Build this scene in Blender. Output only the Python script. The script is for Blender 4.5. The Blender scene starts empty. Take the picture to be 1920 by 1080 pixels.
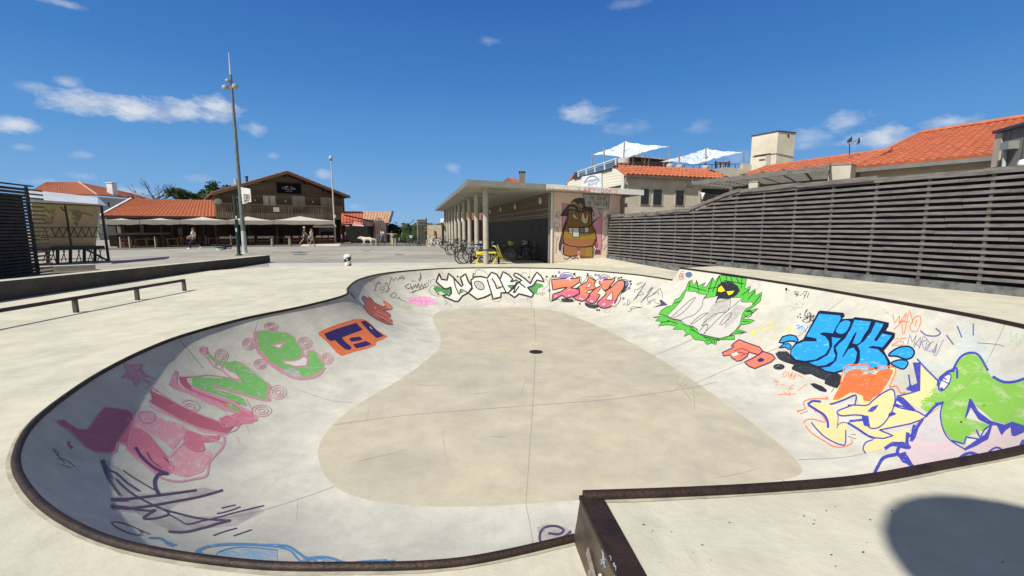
import bpy, bmesh, math, random
import numpy as np
from mathutils import Vector, Matrix, Euler
from mathutils.bvhtree import BVHTree
from mathutils.geometry import delaunay_2d_cdt
random.seed(7)
SC = bpy.context.scene
COL = SC.collection
R = math.radians
# ------------------------------------------------------------------ camera model
FPX, PITCH, HA = 830.0, math.atan(112/830.0), 1.62
CP, SP = math.cos(PITCH), math.sin(PITCH)
SB = 0.37          # height of the raised deck
PZ = -0.06         # level of the plaza paving
CAM = Vector((0, 0, HA))
def ray(x, y):
    a = (x-960)/FPX; b = (540-y)/FPX
    return Vector((a, CP+SP*b, -SP+CP*b))
def G(x, y, z=0.0):
    r = ray(x, y); t = (z-HA)/r.z
    return CAM + r*t
def at(x, y, Y):
    r = ray(x, y); return CAM + r*(Y/r.y)
class VPlane:
    """a vertical wall plane standing on the line a-b"""
    def __init__(s, a, b):
        s.a = Vector((a[0], a[1])); d = Vector((b[0], b[1]))-s.a
        s.d = d.normalized(); s.n = Vector((s.d.y, -s.d.x))
        if s.n.dot(-s.a) < 0: s.n = -s.n        # n looks towards the camera side
    def hit(s, x, y, off=0.0):
        r = ray(x, y); r2 = Vector((r.x, r.y))
        t = (s.a + s.n*off).dot(s.n)/r2.dot(s.n)
        return CAM + r*t
    def n3(s): return Vector((s.n.x, s.n.y, 0))
    def d3(s): return Vector((s.d.x, s.d.y, 0))

# ------------------------------------------------------------------ mesh builder
class MB:
    def __init__(s): s.v = []; s.f = []; s.m = []
    def add(s, vs, fs, mi=0):
        o = len(s.v); s.v += [Vector(v) for v in vs]
        s.f += [tuple(i+o for i in f) for f in fs]; s.m += [mi]*len(fs); return s
    def box(s, c, size, rz=0.0, mi=0, rot=None):
        c = Vector(c); hx, hy, hz = size[0]/2, size[1]/2, size[2]/2
        M = rot if rot is not None else Matrix.Rotation(rz, 3, 'Z')
        vs = [c + M @ Vector((x*hx, y*hy, z*hz)) for z in (-1, 1) for y in (-1, 1) for x in (-1, 1)]
        return s.add(vs, [(0,2,3,1),(4,5,7,6),(0,1,5,4),(2,6,7,3),(0,4,6,2),(1,3,7,5)], mi)
    def beam(s, a, b, w, h, mi=0, up=(0,0,1)):
        """rectangular bar from a to b, w sideways, h along up"""
        a, b = Vector(a), Vector(b); d = (b-a); L = d.length
        if L < 1e-6: return s
        d.normalize(); u = Vector(up); x = d.cross(u)
        if x.length < 1e-4: x = d.cross(Vector((0,1,0)))
        x.normalize(); u = x.cross(d).normalized()
        vs = [p + x*(sx*w/2) + u*(sz*h/2) for p in (a, b) for sz in (-1, 1) for sx in (-1, 1)]
        return s.add(vs, [(0,1,3,2),(4,6,7,5),(0,4,5,1),(2,3,7,6),(0,2,6,4),(1,5,7,3)], mi)
    def tube(s, pts, r, n=8, mi=0, closed=False, cap=True):
        pts = [Vector(p) for p in pts]; N = len(pts)
        rs = r if isinstance(r, (list, tuple)) else [r]*N
        o = len(s.v); prev = None
        for i, p in enumerate(pts):
            if closed: d = pts[(i+1) % N]-pts[i-1]
            else: d = pts[min(i+1, N-1)]-pts[max(i-1, 0)]
            d = d.normalized() if d.length > 1e-9 else Vector((0,0,1))
            if prev is None:
                x = d.cross(Vector((0,0,1)))
                if x.length < 1e-3: x = d.cross(Vector((0,1,0)))
            else: x = prev - d*prev.dot(d)
            x.normalize(); prev = x; y = d.cross(x)
            for k in range(n):
                a = 2*math.pi*k/n; s.v.append(p + (x*math.cos(a)+y*math.sin(a))*rs[i])
        M = N if closed else N-1
        for i in range(M):
            for k in range(n):
                a = o+i*n+k; b = o+i*n+(k+1) % n; j = (i+1) % N
                s.f.append((a, b, o+j*n+(k+1) % n, o+j*n+k)); s.m.append(mi)
        if cap and not closed:
            s.f.append(tuple(o+k for k in range(n))[::-1]); s.m.append(mi)
            s.f.append(tuple(o+(N-1)*n+k for k in range(n))); s.m.append(mi)
        return s
    def lathe(s, c, prof, n=16, mi=0, axis=None):
        """prof: (radius, height) pairs from bottom to top"""
        c = Vector(c); M = axis if axis is not None else Matrix.Identity(3)
        o = len(s.v)
        for r, z in prof:
            for k in range(n):
                a = 2*math.pi*k/n; s.v.append(c + M @ Vector((r*math.cos(a), r*math.sin(a), z)))
        for i in range(len(prof)-1):
            for k in range(n):
                s.f.append((o+i*n+k, o+i*n+(k+1)%n, o+(i+1)*n+(k+1)%n, o+(i+1)*n+k)); s.m.append(mi)
        s.f.append(tuple(o+k for k in range(n))[::-1]); s.m.append(mi)
        s.f.append(tuple(o+(len(prof)-1)*n+k for k in range(n))); s.m.append(mi)
        return s
    def prism(s, pts, ext, mi=0):
        """flat polygon pts (3d) extruded by vector ext"""
        pts = [Vector(p) for p in pts]; n = len(pts); e = Vector(ext)
        s.add(pts+[p+e for p in pts], [tuple(range(n))[::-1], tuple(range(n, 2*n))] +
              [(i, (i+1) % n, n+(i+1) % n, n+i) for i in range(n)], mi)
        return s
    def quad(s, a, b, c, d, mi=0): return s.add([a, b, c, d], [(0,1,2,3)], mi)
    def make(s, name, mats, parent=None, smooth=False, world=True, fix=True):
        me = bpy.data.meshes.new(name)
        base = parent.location if (parent is not None and world) else Vector((0,0,0))
        if parent is not None and world and parent.parent is not None: base = parent['_base'] if '_base' in parent else Vector((0,0,0))
        if parent is not None and world and '_w' in parent: base = Vector(parent['_w'])
        me.from_pydata([tuple(v-base) for v in s.v], [], s.f)
        if not isinstance(mats, (list, tuple)): mats = [mats]
        for m in mats: me.materials.append(m)
        me.polygons.foreach_set('material_index', s.m)
        if fix:
            bm = bmesh.new(); bm.from_mesh(me); bmesh.ops.recalc_face_normals(bm, faces=bm.faces); bm.to_mesh(me); bm.free()
        if smooth:
            me.polygons.foreach_set('use_smooth', [True]*len(me.polygons))
            if smooth != 'all':
                try: me.set_sharp_from_angle(angle=R(38))
                except Exception: pass
        me.update()
        o = bpy.data.objects.new(name, me); COL.objects.link(o)
        if parent is not None:
            o.parent = parent
            o['_w'] = tuple(base)
        return o
def thing(name, label, cat, loc=(0,0,0), group=None, kind=None):
    o = bpy.data.objects.new(name, None); COL.objects.link(o)
    o.location = Vector(loc); o.empty_display_size = 0.2
    o['label'] = label; o['category'] = cat; o['_w'] = tuple(o.location)
    if group: o['group'] = group
    if kind: o['kind'] = kind
    return o
def tag(o, label=None, cat=None, group=None, kind=None):
    if label: o['label'] = label
    if cat: o['category'] = cat
    if group: o['group'] = group
    if kind: o['kind'] = kind
    return o
def copy_tree(o, parent=None):
    c = o.copy(); COL.objects.link(c)
    if parent is not None: c.parent = parent
    for ch in list(o.children): copy_tree(ch, c)
    return c
def place(proto, used, loc, rz, label, group=None, scale=None):
    """first call moves the prototype itself, later calls copy it"""
    o = proto if not used.get(proto.name) else copy_tree(proto)
    used[proto.name] = True
    o.location = Vector(loc); o.rotation_euler = (0, 0, rz)
    if scale: o.scale = (scale,)*3 if not isinstance(scale, tuple) else scale
    o['label'] = label
    if group: o['group'] = group
    return o
def arr(s): return [tuple(float(t) for t in p.split(',')) for p in s.split()]
def catmull(p, closed=False, k=6):
    n = len(p); out = []
    if n < 3: return [tuple(q) for q in p]
    rng = n if closed else n-1
    for i in range(rng):
        if closed: a, b, c, d = p[i-1], p[i], p[(i+1) % n], p[(i+2) % n]
        else: a, b, c, d = p[max(i-1, 0)], p[i], p[i+1], p[min(i+2, n-1)]
        for j in range(k):
            t = j/k
            out.append(tuple(0.5*((2*b[q]) + (-a[q]+c[q])*t + (2*a[q]-5*b[q]+4*c[q]-d[q])*t*t + (-a[q]+3*b[q]-3*c[q]+d[q])*t**3) for q in range(len(b))))
    if not closed: out.append(tuple(p[-1]))
    return out

# ------------------------------------------------------------------ materials
MATS = {}
def lin(c):
    """sRGB 0-255 to linear"""
    return tuple(((v/255)/12.92 if v/255 <= 0.04045 else ((v/255+0.055)/1.055)**2.4) for v in c)
def mat(name, col, rough=0.7, var=0.12, scale=3.0, bump=0.0, metal=0.0, stretch=None, col2=None, spec=0.4, bscale=None, alpha=None, detail=6, lo=0.35, hi=0.65, dist=0.0):
    """noise-varied surface; col/col2 linear base colours; col2 mixes in by noise"""
    if name in MATS: return MATS[name]
    m = bpy.data.materials.new(name); m.use_nodes = True
    nt = m.node_tree; N = nt.nodes; L = nt.links; b = N['Principled BSDF']
    b.inputs['Roughness'].default_value = rough; b.inputs['Metallic'].default_value = metal
    b.inputs['Specular IOR Level'].default_value = spec
    tc = N.new('ShaderNodeTexCoord'); mp = N.new('ShaderNodeMapping'); L.new(tc.outputs['Object'], mp.inputs['Vector'])
    if stretch: mp.inputs['Scale'].default_value = stretch
    nz = N.new('ShaderNodeTexNoise'); nz.inputs['Scale'].default_value = scale; nz.inputs['Detail'].default_value = detail; nz.inputs['Roughness'].default_value = 0.62
    nz.inputs['Distortion'].default_value = dist
    L.new(mp.outputs[0], nz.inputs['Vector'])
    cr = N.new('ShaderNodeValToRGB'); L.new(nz.outputs['Fac'], cr.inputs['Fac'])
    c2 = col2 if col2 else tuple(v*(1-var) for v in col); c1 = col if col2 else tuple(min(1, v*(1+var)) for v in col)
    cr.color_ramp.elements[0].position = lo; cr.color_ramp.elements[1].position = hi
    cr.color_ramp.elements[0].color = (*c2, 1); cr.color_ramp.elements[1].color = (*c1, 1)
    L.new(cr.outputs[0], b.inputs['Base Color'])
    if bump:
        n2 = N.new('ShaderNodeTexNoise'); n2.inputs['Scale'].default_value = bscale or scale*6; n2.inputs['Detail'].default_value = 4
        L.new(mp.outputs[0], n2.inputs['Vector'])
        bp = N.new('ShaderNodeBump'); bp.inputs['Strength'].default_value = bump; bp.inputs['Distance'].default_value = 0.02
        L.new(n2.outputs['Fac'], bp.inputs['Height']); L.new(bp.outputs[0], b.inputs['Normal'])
    if alpha is not None: b.inputs['Alpha'].default_value = alpha
    MATS[name] = m; return m
def concrete(name, base, blot, dark, s1=0.45, s2=3.0, bump=0.25, rough=0.8, cracks=0.0, speck=0.45, stain=0.3, slab=None):
    """weathered concrete: broad blotches, fine mottling, dark pits and faint streaks"""
    m = bpy.data.materials.new(name); m.use_nodes = True
    nt = m.node_tree; N = nt.nodes; L = nt.links; b = N['Principled BSDF']
    b.inputs['Roughness'].default_value = rough; b.inputs['Specular IOR Level'].default_value = 0.3
    tc = N.new('ShaderNodeTexCoord')
    def noise(sc, det, rg=0.6, vec=None, dist=0):
        n = N.new('ShaderNodeTexNoise'); n.inputs['Scale'].default_value = sc; n.inputs['Detail'].default_value = det
        n.inputs['Roughness'].default_value = rg; n.inputs['Distortion'].default_value = dist
        L.new(vec if vec else tc.outputs['Object'], n.inputs['Vector']); return n.outputs['Fac']
    def ramp(f, p0, p1, c0=(0,0,0,1), c1=(1,1,1,1)):
        r = N.new('ShaderNodeValToRGB'); L.new(f, r.inputs['Fac'])
        r.color_ramp.elements[0].position = p0; r.color_ramp.elements[1].position = p1
        r.color_ramp.elements[0].color = c0; r.color_ramp.elements[1].color = c1; return r.outputs[0]
    def mix(fac, a, c, mode='MIX', f=None):
        x = N.new('ShaderNodeMix'); x.data_type = 'RGBA'; x.blend_type = mode
        if f is not None: x.inputs['Factor'].default_value = f
        else: L.new(fac, x.inputs['Factor'])
        if isinstance(a, tuple): x.inputs[6].default_value = (*a, 1)
        else: L.new(a, x.inputs[6])
        if isinstance(c, tuple): x.inputs[7].default_value = (*c, 1)
        else: L.new(c, x.inputs[7])
        return x.outputs[2]
    c = mix(ramp(noise(s1, 5, 0.6, dist=0.6), 0.4, 0.62), base, blot)
    g = ramp(noise(s2, 8, 0.72), 0.3, 0.72, (0.80, 0.80, 0.79, 1), (1.09, 1.09, 1.08, 1))
    c = mix(None, c, g, 'MULTIPLY', 1.0)
    # worn darker patches
    mp = N.new('ShaderNodeMapping'); mp.inputs['Scale'].default_value = (1.0, 0.35, 1.0); mp.inputs['Rotation'].default_value = (0, 0, 0.5); L.new(tc.outputs['Object'], mp.inputs['Vector'])
    st = ramp(noise(s2*0.7, 7, 0.7, mp.outputs[0], 1.2), 0.56, 0.74, (0,0,0,1), (stain, stain, stain, 1))
    c = mix(st, c, dark)
    sp = N.new('ShaderNodeTexVoronoi'); sp.inputs['Scale'].default_value = 5.0; sp.inputs['Randomness'].default_value = 1.0; L.new(tc.outputs['Object'], sp.inputs['Vector'])
    pit = ramp(sp.outputs['Distance'], 0.02, 0.045, (speck, speck, speck, 1), (0,0,0,1))
    c = mix(pit, c, tuple(v*0.35 for v in dark))
    if slab:
        bk = N.new('ShaderNodeTexBrick'); L.new(tc.outputs['Object'], bk.inputs['Vector']); bk.inputs['Scale'].default_value = 1; bk.inputs['Brick Width'].default_value = slab[0]; bk.inputs['Row Height'].default_value = slab[1]
        bk.inputs['Mortar Size'].default_value = .035; bk.inputs['Color1'].default_value = (.88,.88,.88,1); bk.inputs['Color2'].default_value = (1.1,1.09,1.06,1); bk.inputs['Mortar'].default_value = (.72,.71,.69,1)
        c = mix(None, c, bk.outputs['Color'], 'MULTIPLY', 1.0)
    L.new(c, b.inputs['Base Color'])
    bp = N.new('ShaderNodeBump'); bp.inputs['Strength'].default_value = bump; bp.inputs['Distance'].default_value = 0.015
    L.new(noise(s2*7, 6, 0.7), bp.inputs['Height']); L.new(bp.outputs[0], b.inputs['Normal'])
    MATS[name] = m; return m
def boards(name, col, col2, axis='Z', pitch=0.15, rough=0.8, gap=0.25, grain=(2, 2, 30)):
    """timber boards: lines across one axis, grain noise, a tone of its own for each board"""
    m = bpy.data.materials.new(name); m.use_nodes = True
    nt = m.node_tree; N = nt.nodes; L = nt.links; b = N['Principled BSDF']; b.inputs['Roughness'].default_value = rough
    tc = N.new('ShaderNodeTexCoord'); sx = N.new('ShaderNodeSeparateXYZ'); L.new(tc.outputs['Object'], sx.inputs[0])
    def mth(op, a, bb=None):
        x = N.new('ShaderNodeMath'); x.operation = op
        for i, q in enumerate((a, bb)):
            if q is None: continue
            if isinstance(q, (int, float)): x.inputs[i].default_value = q
            else: L.new(q, x.inputs[i])
        return x.outputs[0]
    k = mth('DIVIDE', sx.outputs[axis], pitch); fr = mth('FRACT', k); fl = mth('FLOOR', k)
    wn = N.new('ShaderNodeTexWhiteNoise'); wn.noise_dimensions = '1D'; L.new(fl, wn.inputs['W'])
    mp = N.new('ShaderNodeMapping'); mp.inputs['Scale'].default_value = grain; L.new(tc.outputs['Object'], mp.inputs[0])
    nz = N.new('ShaderNodeTexNoise'); nz.inputs['Scale'].default_value = 1.0; nz.inputs['Detail'].default_value = 6; L.new(mp.outputs[0], nz.inputs['Vector'])
    f = mth('ADD', mth('MULTIPLY', wn.outputs['Value'], 0.55), mth('MULTIPLY', nz.outputs['Fac'], 0.6))
    cr = N.new('ShaderNodeValToRGB'); L.new(f, cr.inputs['Fac']); cr.color_ramp.elements[0].position = 0.2; cr.color_ramp.elements[1].position = 0.9
    cr.color_ramp.elements[0].color = (*col, 1); cr.color_ramp.elements[1].color = (*col2, 1)
    gl = mth('LESS_THAN', fr, gap*0.4)
    x = N.new('ShaderNodeMix'); x.data_type = 'RGBA'; L.new(gl, x.inputs['Factor']); L.new(cr.outputs[0], x.inputs[6]); x.inputs[7].default_value = (*[v*0.25 for v in col], 1)
    L.new(x.outputs[2], b.inputs['Base Color'])
    MATS[name] = m; return m
# ------------------------------------------------------------------ camera, sun, sky
cd = bpy.data.cameras.new('camera'); cam = bpy.data.objects.new('camera', cd); COL.objects.link(cam)
cam.location = CAM; cam.rotation_euler = (math.pi/2-PITCH, 0, 0)
cd.sensor_width = 36; cd.lens = FPX/1920*36; cd.clip_start = 0.05; cd.clip_end = 5000
SC.camera = cam
SUN_AZ, SUN_EL = R(45), R(50)          # light travels towards (cos az, sin az)
sdir = Vector((math.cos(SUN_AZ)*math.cos(SUN_EL), math.sin(SUN_AZ)*math.cos(SUN_EL), -math.sin(SUN_EL)))
sl = bpy.data.lights.new('sun', 'SUN'); sl.energy = 4.45; sl.angle = R(0.55); sl.color = (1.0, 0.965, 0.88)
so = bpy.data.objects.new('sun', sl); COL.objects.link(so); so.rotation_euler = sdir.to_track_quat('-Z', 'Y').to_euler(); so.location = (-20, -15, 25)
w = bpy.data.worlds.new('World'); SC.world = w; w.use_nodes = True
N = w.node_tree.nodes; L = w.node_tree.links; bg = N['Background']; bg.inputs['Strength'].default_value = 0.060
sky = N.new('ShaderNodeTexSky'); sky.sky_type = 'NISHITA'; sky.sun_disc = False
sky.sun_elevation = SUN_EL
tosun = -sdir; sky.sun_rotation = math.atan2(tosun.x, tosun.y)
sky.air_density = 1.0; sky.dust_density = 0.35; sky.ozone_density = 3.0; sky.altitude = 10
tc = N.new('ShaderNodeTexCoord')
hsv = N.new('ShaderNodeHueSaturation'); hsv.inputs['Saturation'].default_value = 0.45; hsv.inputs['Value'].default_value = 1.0
L.new(sky.outputs[0], hsv.inputs['Color'])
sxyz = N.new('ShaderNodeSeparateXYZ'); L.new(tc.outputs['Generated'], sxyz.inputs[0])
gr = N.new('ShaderNodeValToRGB'); L.new(sxyz.outputs['Z'], gr.inputs['Fac'])
gr.color_ramp.elements[0].position = 0.0; gr.color_ramp.elements[1].position = 0.62
SKYK = 0.93/(0.060*2**0.34)
def skc(c): return (*[v*SKYK for v in lin(c)], 1)
gr.color_ramp.elements[0].color = skc((148,190,230)); gr.color_ramp.elements[1].color = skc((44,88,165))
for p_, c_ in ((.06,(130,180,229)),(.16,(100,160,221)),(.30,(72,132,203)),(.45,(54,107,183))):
    e_ = gr.color_ramp.elements.new(p_); e_.color = skc(c_)
wy = N.new('ShaderNodeMapRange'); wy.interpolation_type = 'SMOOTHSTEP'; L.new(sxyz.outputs['Y'], wy.inputs['Value'])
wy.inputs['From Min'].default_value = -.05; wy.inputs['From Max'].default_value = .4
sm = N.new('ShaderNodeMix'); sm.data_type = 'RGBA'; L.new(wy.outputs[0], sm.inputs['Factor']); L.new(hsv.outputs[0], sm.inputs[6]); L.new(gr.outputs[0], sm.inputs[7])
# clouds: soft ellipsoids in direction space, broken up by noise
nz = N.new('ShaderNodeTexNoise'); nz.inputs['Scale'].default_value = 19; nz.inputs['Detail'].default_value = 9; nz.inputs['Roughness'].default_value = 0.66
mpn = N.new('ShaderNodeMapping'); mpn.inputs['Scale'].default_value = (1, 1, 2.0)
L.new(tc.outputs['Generated'], mpn.inputs[0]); L.new(mpn.outputs[0], nz.inputs['Vector'])
def mth(op, a, b=None, clamp=False):
    x = N.new('ShaderNodeMath'); x.operation = op; x.use_clamp = clamp
    for i, q in enumerate((a, b)):
        if q is None: continue
        if isinstance(q, (int, float)): x.inputs[i].default_value = q
        else: L.new(q, x.inputs[i])
    return x.outputs[0]
nf = mth('MULTIPLY', mth('SUBTRACT', nz.outputs['Fac'], 0.5), 2.9)
tot = None
for cx, cy, cw, ch, op in [(165,192,62,24,.85),(250,205,80,22,.95),(340,208,80,20,.9),(405,203,38,22,.8),(28,234,42,18,.85),(122,154,26,11,.5),(62,161,36,10,.32),
        (482,240,26,14,.55),(42,276,18,8,.42),(158,290,20,8,.25),(605,328,18,10,.5),(512,292,14,7,.28),(375,335,28,9,.22),(150,330,36,8,.35),
        (95,343,45,9,.4),(250,360,60,9,.5),(110,4,36,7,.4),(912,76,22,9,.28),(1100,212,50,22,.62),(1180,238,48,14,.25),(1310,238,28,12,.2),
        (1515,257,38,22,.42),(1590,230,46,19,.5),(1650,260,50,26,.85),(1775,229,44,15,.6),(1385,297,30,14,.3),(848,313,16,10,.3),(665,387,24,8,.28),(1170,8,40,10,.2)]:
    d = ray(cx, cy).normalized(); r_ = d.cross(Vector((0,0,1))).normalized(); u_ = r_.cross(d)
    M = Matrix((r_, u_, -d)).transposed()
    sc = 1/ray(cx, cy).length
    mp = N.new('ShaderNodeMapping'); mp.vector_type = 'TEXTURE'
    mp.inputs['Location'].default_value = d; mp.inputs['Rotation'].default_value = M.to_euler()
    mp.inputs['Scale'].default_value = (cw/FPX*sc*1.02, ch/FPX*sc*1.05, 0.3)
    L.new(tc.outputs['Generated'], mp.inputs[0])
    ln = N.new('ShaderNodeVectorMath'); ln.operation = 'LENGTH'; L.new(mp.outputs[0], ln.inputs[0])
    f = mth('ADD', mth('SUBTRACT', 1.0, ln.outputs['Value']), nf)
    f = mth('MULTIPLY', mth('MULTIPLY', f, 1.15, True), op)
    inside = mth('LESS_THAN', ln.outputs['Value'], 1.9)
    f = mth('MULTIPLY', f, mth('MULTIPLY', mth('SUBTRACT', 1.9, ln.outputs['Value']), 1.6, True))
    tot = f if tot is None else mth('MAXIMUM', tot, f)
n3 = N.new('ShaderNodeTexNoise'); n3.inputs['Scale'].default_value = 30; n3.inputs['Detail'].default_value = 5; L.new(tc.outputs['Generated'], n3.inputs['Vector'])
cr = N.new('ShaderNodeValToRGB'); L.new(n3.outputs['Fac'], cr.inputs['Fac'])
cr.color_ramp.elements[0].position = .3; cr.color_ramp.elements[1].position = .65
cr.color_ramp.elements[0].color = (6.2, 7.2, 9.0, 1); cr.color_ramp.elements[1].color = (9.9, 10.4, 11.2, 1)
mx = N.new('ShaderNodeMix'); mx.data_type = 'RGBA'; L.new(tot, mx.inputs['Factor']); L.new(sm.outputs[2], mx.inputs[6]); L.new(cr.outputs[0], mx.inputs[7])
L.new(mx.outputs[2], bg.inputs['Color'])
SC.view_settings.view_transform = 'Standard'; SC.view_settings.look = 'None'; SC.view_settings.gamma = 1.0
SC.view_settings.exposure = 0.34
SC.cycles.max_bounces = 6; SC.cycles.diffuse_bounces = 3; SC.cycles.transparent_max_bounces = 8
# ------------------------------------------------------------------ materials of the park
M_deck = concrete('deck_concrete', (.585,.55,.43), (.50,.475,.385), (.35,.33,.255), s1=.5, s2=2.2, bump=.35, stain=.55, speck=.5)
M_wall = concrete('bowl_concrete', (.59,.565,.485), (.50,.485,.42), (.33,.32,.27), s1=.7, s2=2.4, bump=.25, rough=.62, stain=.45, speck=.35)
M_floor = concrete('bowl_floor_concrete', (.50,.452,.338), (.445,.41,.318), (.33,.305,.245), s1=.6, s2=1.8, bump=.15, rough=.6, stain=.4, speck=.3)
M_plaza = concrete('plaza_paving', (.37,.345,.295), (.31,.29,.25), (.21,.195,.175), s1=.15, s2=.7, bump=.15, stain=.5, speck=.2, slab=(5.0, 1.6))
M_rust = mat('rusty_steel', (.040,.021,.014), .6, scale=9, col2=(.017,.010,.008), bump=.3, spec=.5, metal=.3)
M_plate = mat('steel_plate', (.12,.088,.06), .5, scale=5, col2=(.05,.034,.024), bump=.2, metal=.4)
# ------------------------------------------------------------------ the bowl
# pairs: rim plan point (at its own level) / floor-edge plan point / arc end angle
ZF = -1.17
TA = [  # level A part of the rim, from the far step round the left side to the near step
 ((5.04,13.72),(2.42,12.66)),((4.42,15.30),(2.08,13.58)),((3.27,16.70),(1.57,14.69)),((1.87,17.80),(0.94,15.29)),((0.26,18.18),(0.05,15.56)),
 ((-1.38,18.18),(-0.95,15.47)),((-2.97,17.76),(-1.75,15.26)),((-4.2,16.66),(-2.30,14.93)),((-4.72,15.61),(-2.50,14.6)),((-4.86,14.50),(-2.54,14.2)),
 ((-4.79,13.4),(-2.45,13.41)),((-4.46,11.94),(-2.10,12.1)),((-4.10,10.9),(-1.82,11.0)),((-4.12,10.1),(-1.71,10.1)),((-4.39,8.97),(-1.86,8.95)),((-4.82,7.85),(-2.12,7.85)),
 ((-4.99,6.64),(-2.47,6.75)),((-4.91,5.81),(-2.57,6.0)),((-4.70,5.01),(-2.53,5.55)),((-4.42,4.3),(-2.43,5.22)),((-4.02,3.54),(-2.28,4.94)),
 ((-3.55,2.98),(-2.07,4.64)),((-3.05,2.59),(-1.85,4.43)),((-2.51,2.28),(-1.58,4.29)),((-1.96,2.07),(-1.3,4.2)),((-1.31,1.95),(-.94,4.15)),
 ((-.82,1.93),(-.55,4.14)),((-.25,1.96),(-.1,4.16)),((.315,2.04),(.36,4.21))]
TB = [  # raised part, from the near step round the right side to the far step
 ((.335,1.925),(.36,4.21)),((.78,1.95),(.78,4.26)),((1.25,1.99),(1.2,4.32)),((1.75,2.06),(1.7,4.38)),((2.3,2.2),(2.2,4.46)),((2.92,2.37),(2.65,4.54)),
 ((3.8,2.68),(2.98,4.61)),((4.7,3.12),(3.22,4.69)),((5.5,3.68),(3.36,4.80)),((6.15,4.42),(3.42,4.93)),((6.5,5.3),(3.46,5.12)),((6.62,6.2),(3.49,5.6)),
 ((6.58,7.1),(3.47,6.3)),((6.47,8.2),(3.42,7.1)),((6.33,9.41),(3.33,8.1)),((6.1,10.7),(3.19,9.2)),((5.8,12.2),(2.88,10.9)),((5.31,13.95),(2.42,12.66))]
PM = R(63)
def arc_at_zero(b):
    rim, fl = Vector(b[0]), Vector(b[1]); p0 = math.acos(1-(1-math.cos(PM))*(-ZF)/(SB-ZF))
    q = fl + (rim-fl)*(math.sin(p0)/math.sin(PM)); return (q.x, q.y)
TA[0] = (arc_at_zero(TB[-1]), TB[-1][1]); TA[-1] = (arc_at_zero(TB[0]), TB[0][1])
def resamp(T, k=9):
    flat = [(a[0], a[1], b[0], b[1]) for a, b in T]
    return catmull(flat, False, k)
colsA, colsB = resamp(TA, 18), resamp(TB, 24)
NR = 52
def column(c, top):
    """points of one cross-section from the floor edge up to the rim (an elliptic arc)"""
    rim = Vector((c[0], c[1])); fl = Vector((c[2], c[3])); h = top-ZF; run = (rim-fl).length; d = (rim-fl)/run
    full = SB-ZF; pm = PM
    if top < .1: pm = math.acos(1-(1-math.cos(PM))*h/full)
    out = []
    for j in range(NR+1):
        p = pm*j/NR
        x = run*math.sin(p)/math.sin(pm); z = ZF + h*(1-math.cos(p))/(1-math.cos(pm))
        q = fl + d*x; out.append(Vector((q.x, q.y, z)))
    return out
bowl = thing('skate_bowl', 'kidney-shaped concrete skate bowl covered in graffiti sunk into the cream deck', 'skate bowl', (0, 8, 0))
wall = MB(); rimA = []; rimB = []; foot = []
for cols, top, rim in ((colsA, 0.0, rimA), (colsB, SB, rimB)):
    o = len(wall.v)
    for c in cols:
        q = column(c, top); wall.v += q; rim.append(q[-1]); foot.append(q[0].copy())
    n = len(cols)
    for i in range(n-1):
        for j in range(NR):
            wall.f.append((o+i*(NR+1)+j, o+(i+1)*(NR+1)+j, o+(i+1)*(NR+1)+j+1, o+i*(NR+1)+j+1)); wall.m.append(0)
wall_o = wall.make('bowl_wall', M_wall, bowl, smooth='all', fix=False)
floor_pts = []
for p in foot:
    if not floor_pts or (p-floor_pts[-1]).length > 1e-3: floor_pts.append(p)
if (floor_pts[0]-floor_pts[-1]).length < 1e-2: floor_pts.pop()
def fill_flat(loop, z, extra=None):
    r = delaunay_2d_cdt([Vector((p[0], p[1])) for p in loop], [(i, (i+1) % len(loop)) for i in range(len(loop))], [], 1, 1e-5)
    return [Vector((v.x, v.y, z)) for v in r[0]], [tuple(f) for f in r[2]]
mb = MB(); v_, f_ = fill_flat(floor_pts, ZF); mb.add(v_, f_)
floor_o = mb.make('bowl_floor', M_floor, bowl, fix=True)
for o in (floor_o,):
    for p in o.data.polygons:
        if p.normal.z < 0: p.flip()
# coping: steel tube along each rim
up = Vector((0,0,.004))
MB().tube([p+up for p in rimA], .025, 10).make('coping', M_rust, bowl, smooth=True)
MB().tube([p+up for p in rimB], .029, 10).make('coping', M_rust, bowl, smooth=True)
gm_ = MB(); rg = random.Random(8); o_ = 0
for rim_, c_s, zz in ((rimA, colsA, .0), (rimB, colsB, SB)):
    b = len(gm_.v)
    for p, c in zip(rim_, c_s):
        d = (Vector((c[0], c[1]))-Vector((c[2], c[3]))).normalized(); d3 = Vector((d.x, d.y, 0)); q = Vector((p.x, p.y, zz+.003)); w_ = .046+.004*math.sin(len(gm_.v)*.05)+rg.uniform(-.002,.002)
        gm_.v += [q+d3*.012, q+d3*w_]
    for i in range(len(rim_)-1): gm_.f.append((b+2*i, b+2*i+1, b+2*i+3, b+2*i+2)); gm_.m.append(0)
gm_.make('coping_grout', mat('grout', (.42,.39,.30), .85, scale=9, col2=(.28,.26,.21)), bowl, fix=False)
# drain
dp = G(1005, 660, ZF)
MB().lathe(dp+Vector((0,0,.002)), [(.155,0),(.155,.006)], 24).make('drain_cover', mat('drain_iron', (.012,.012,.012), .5), bowl)
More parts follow.
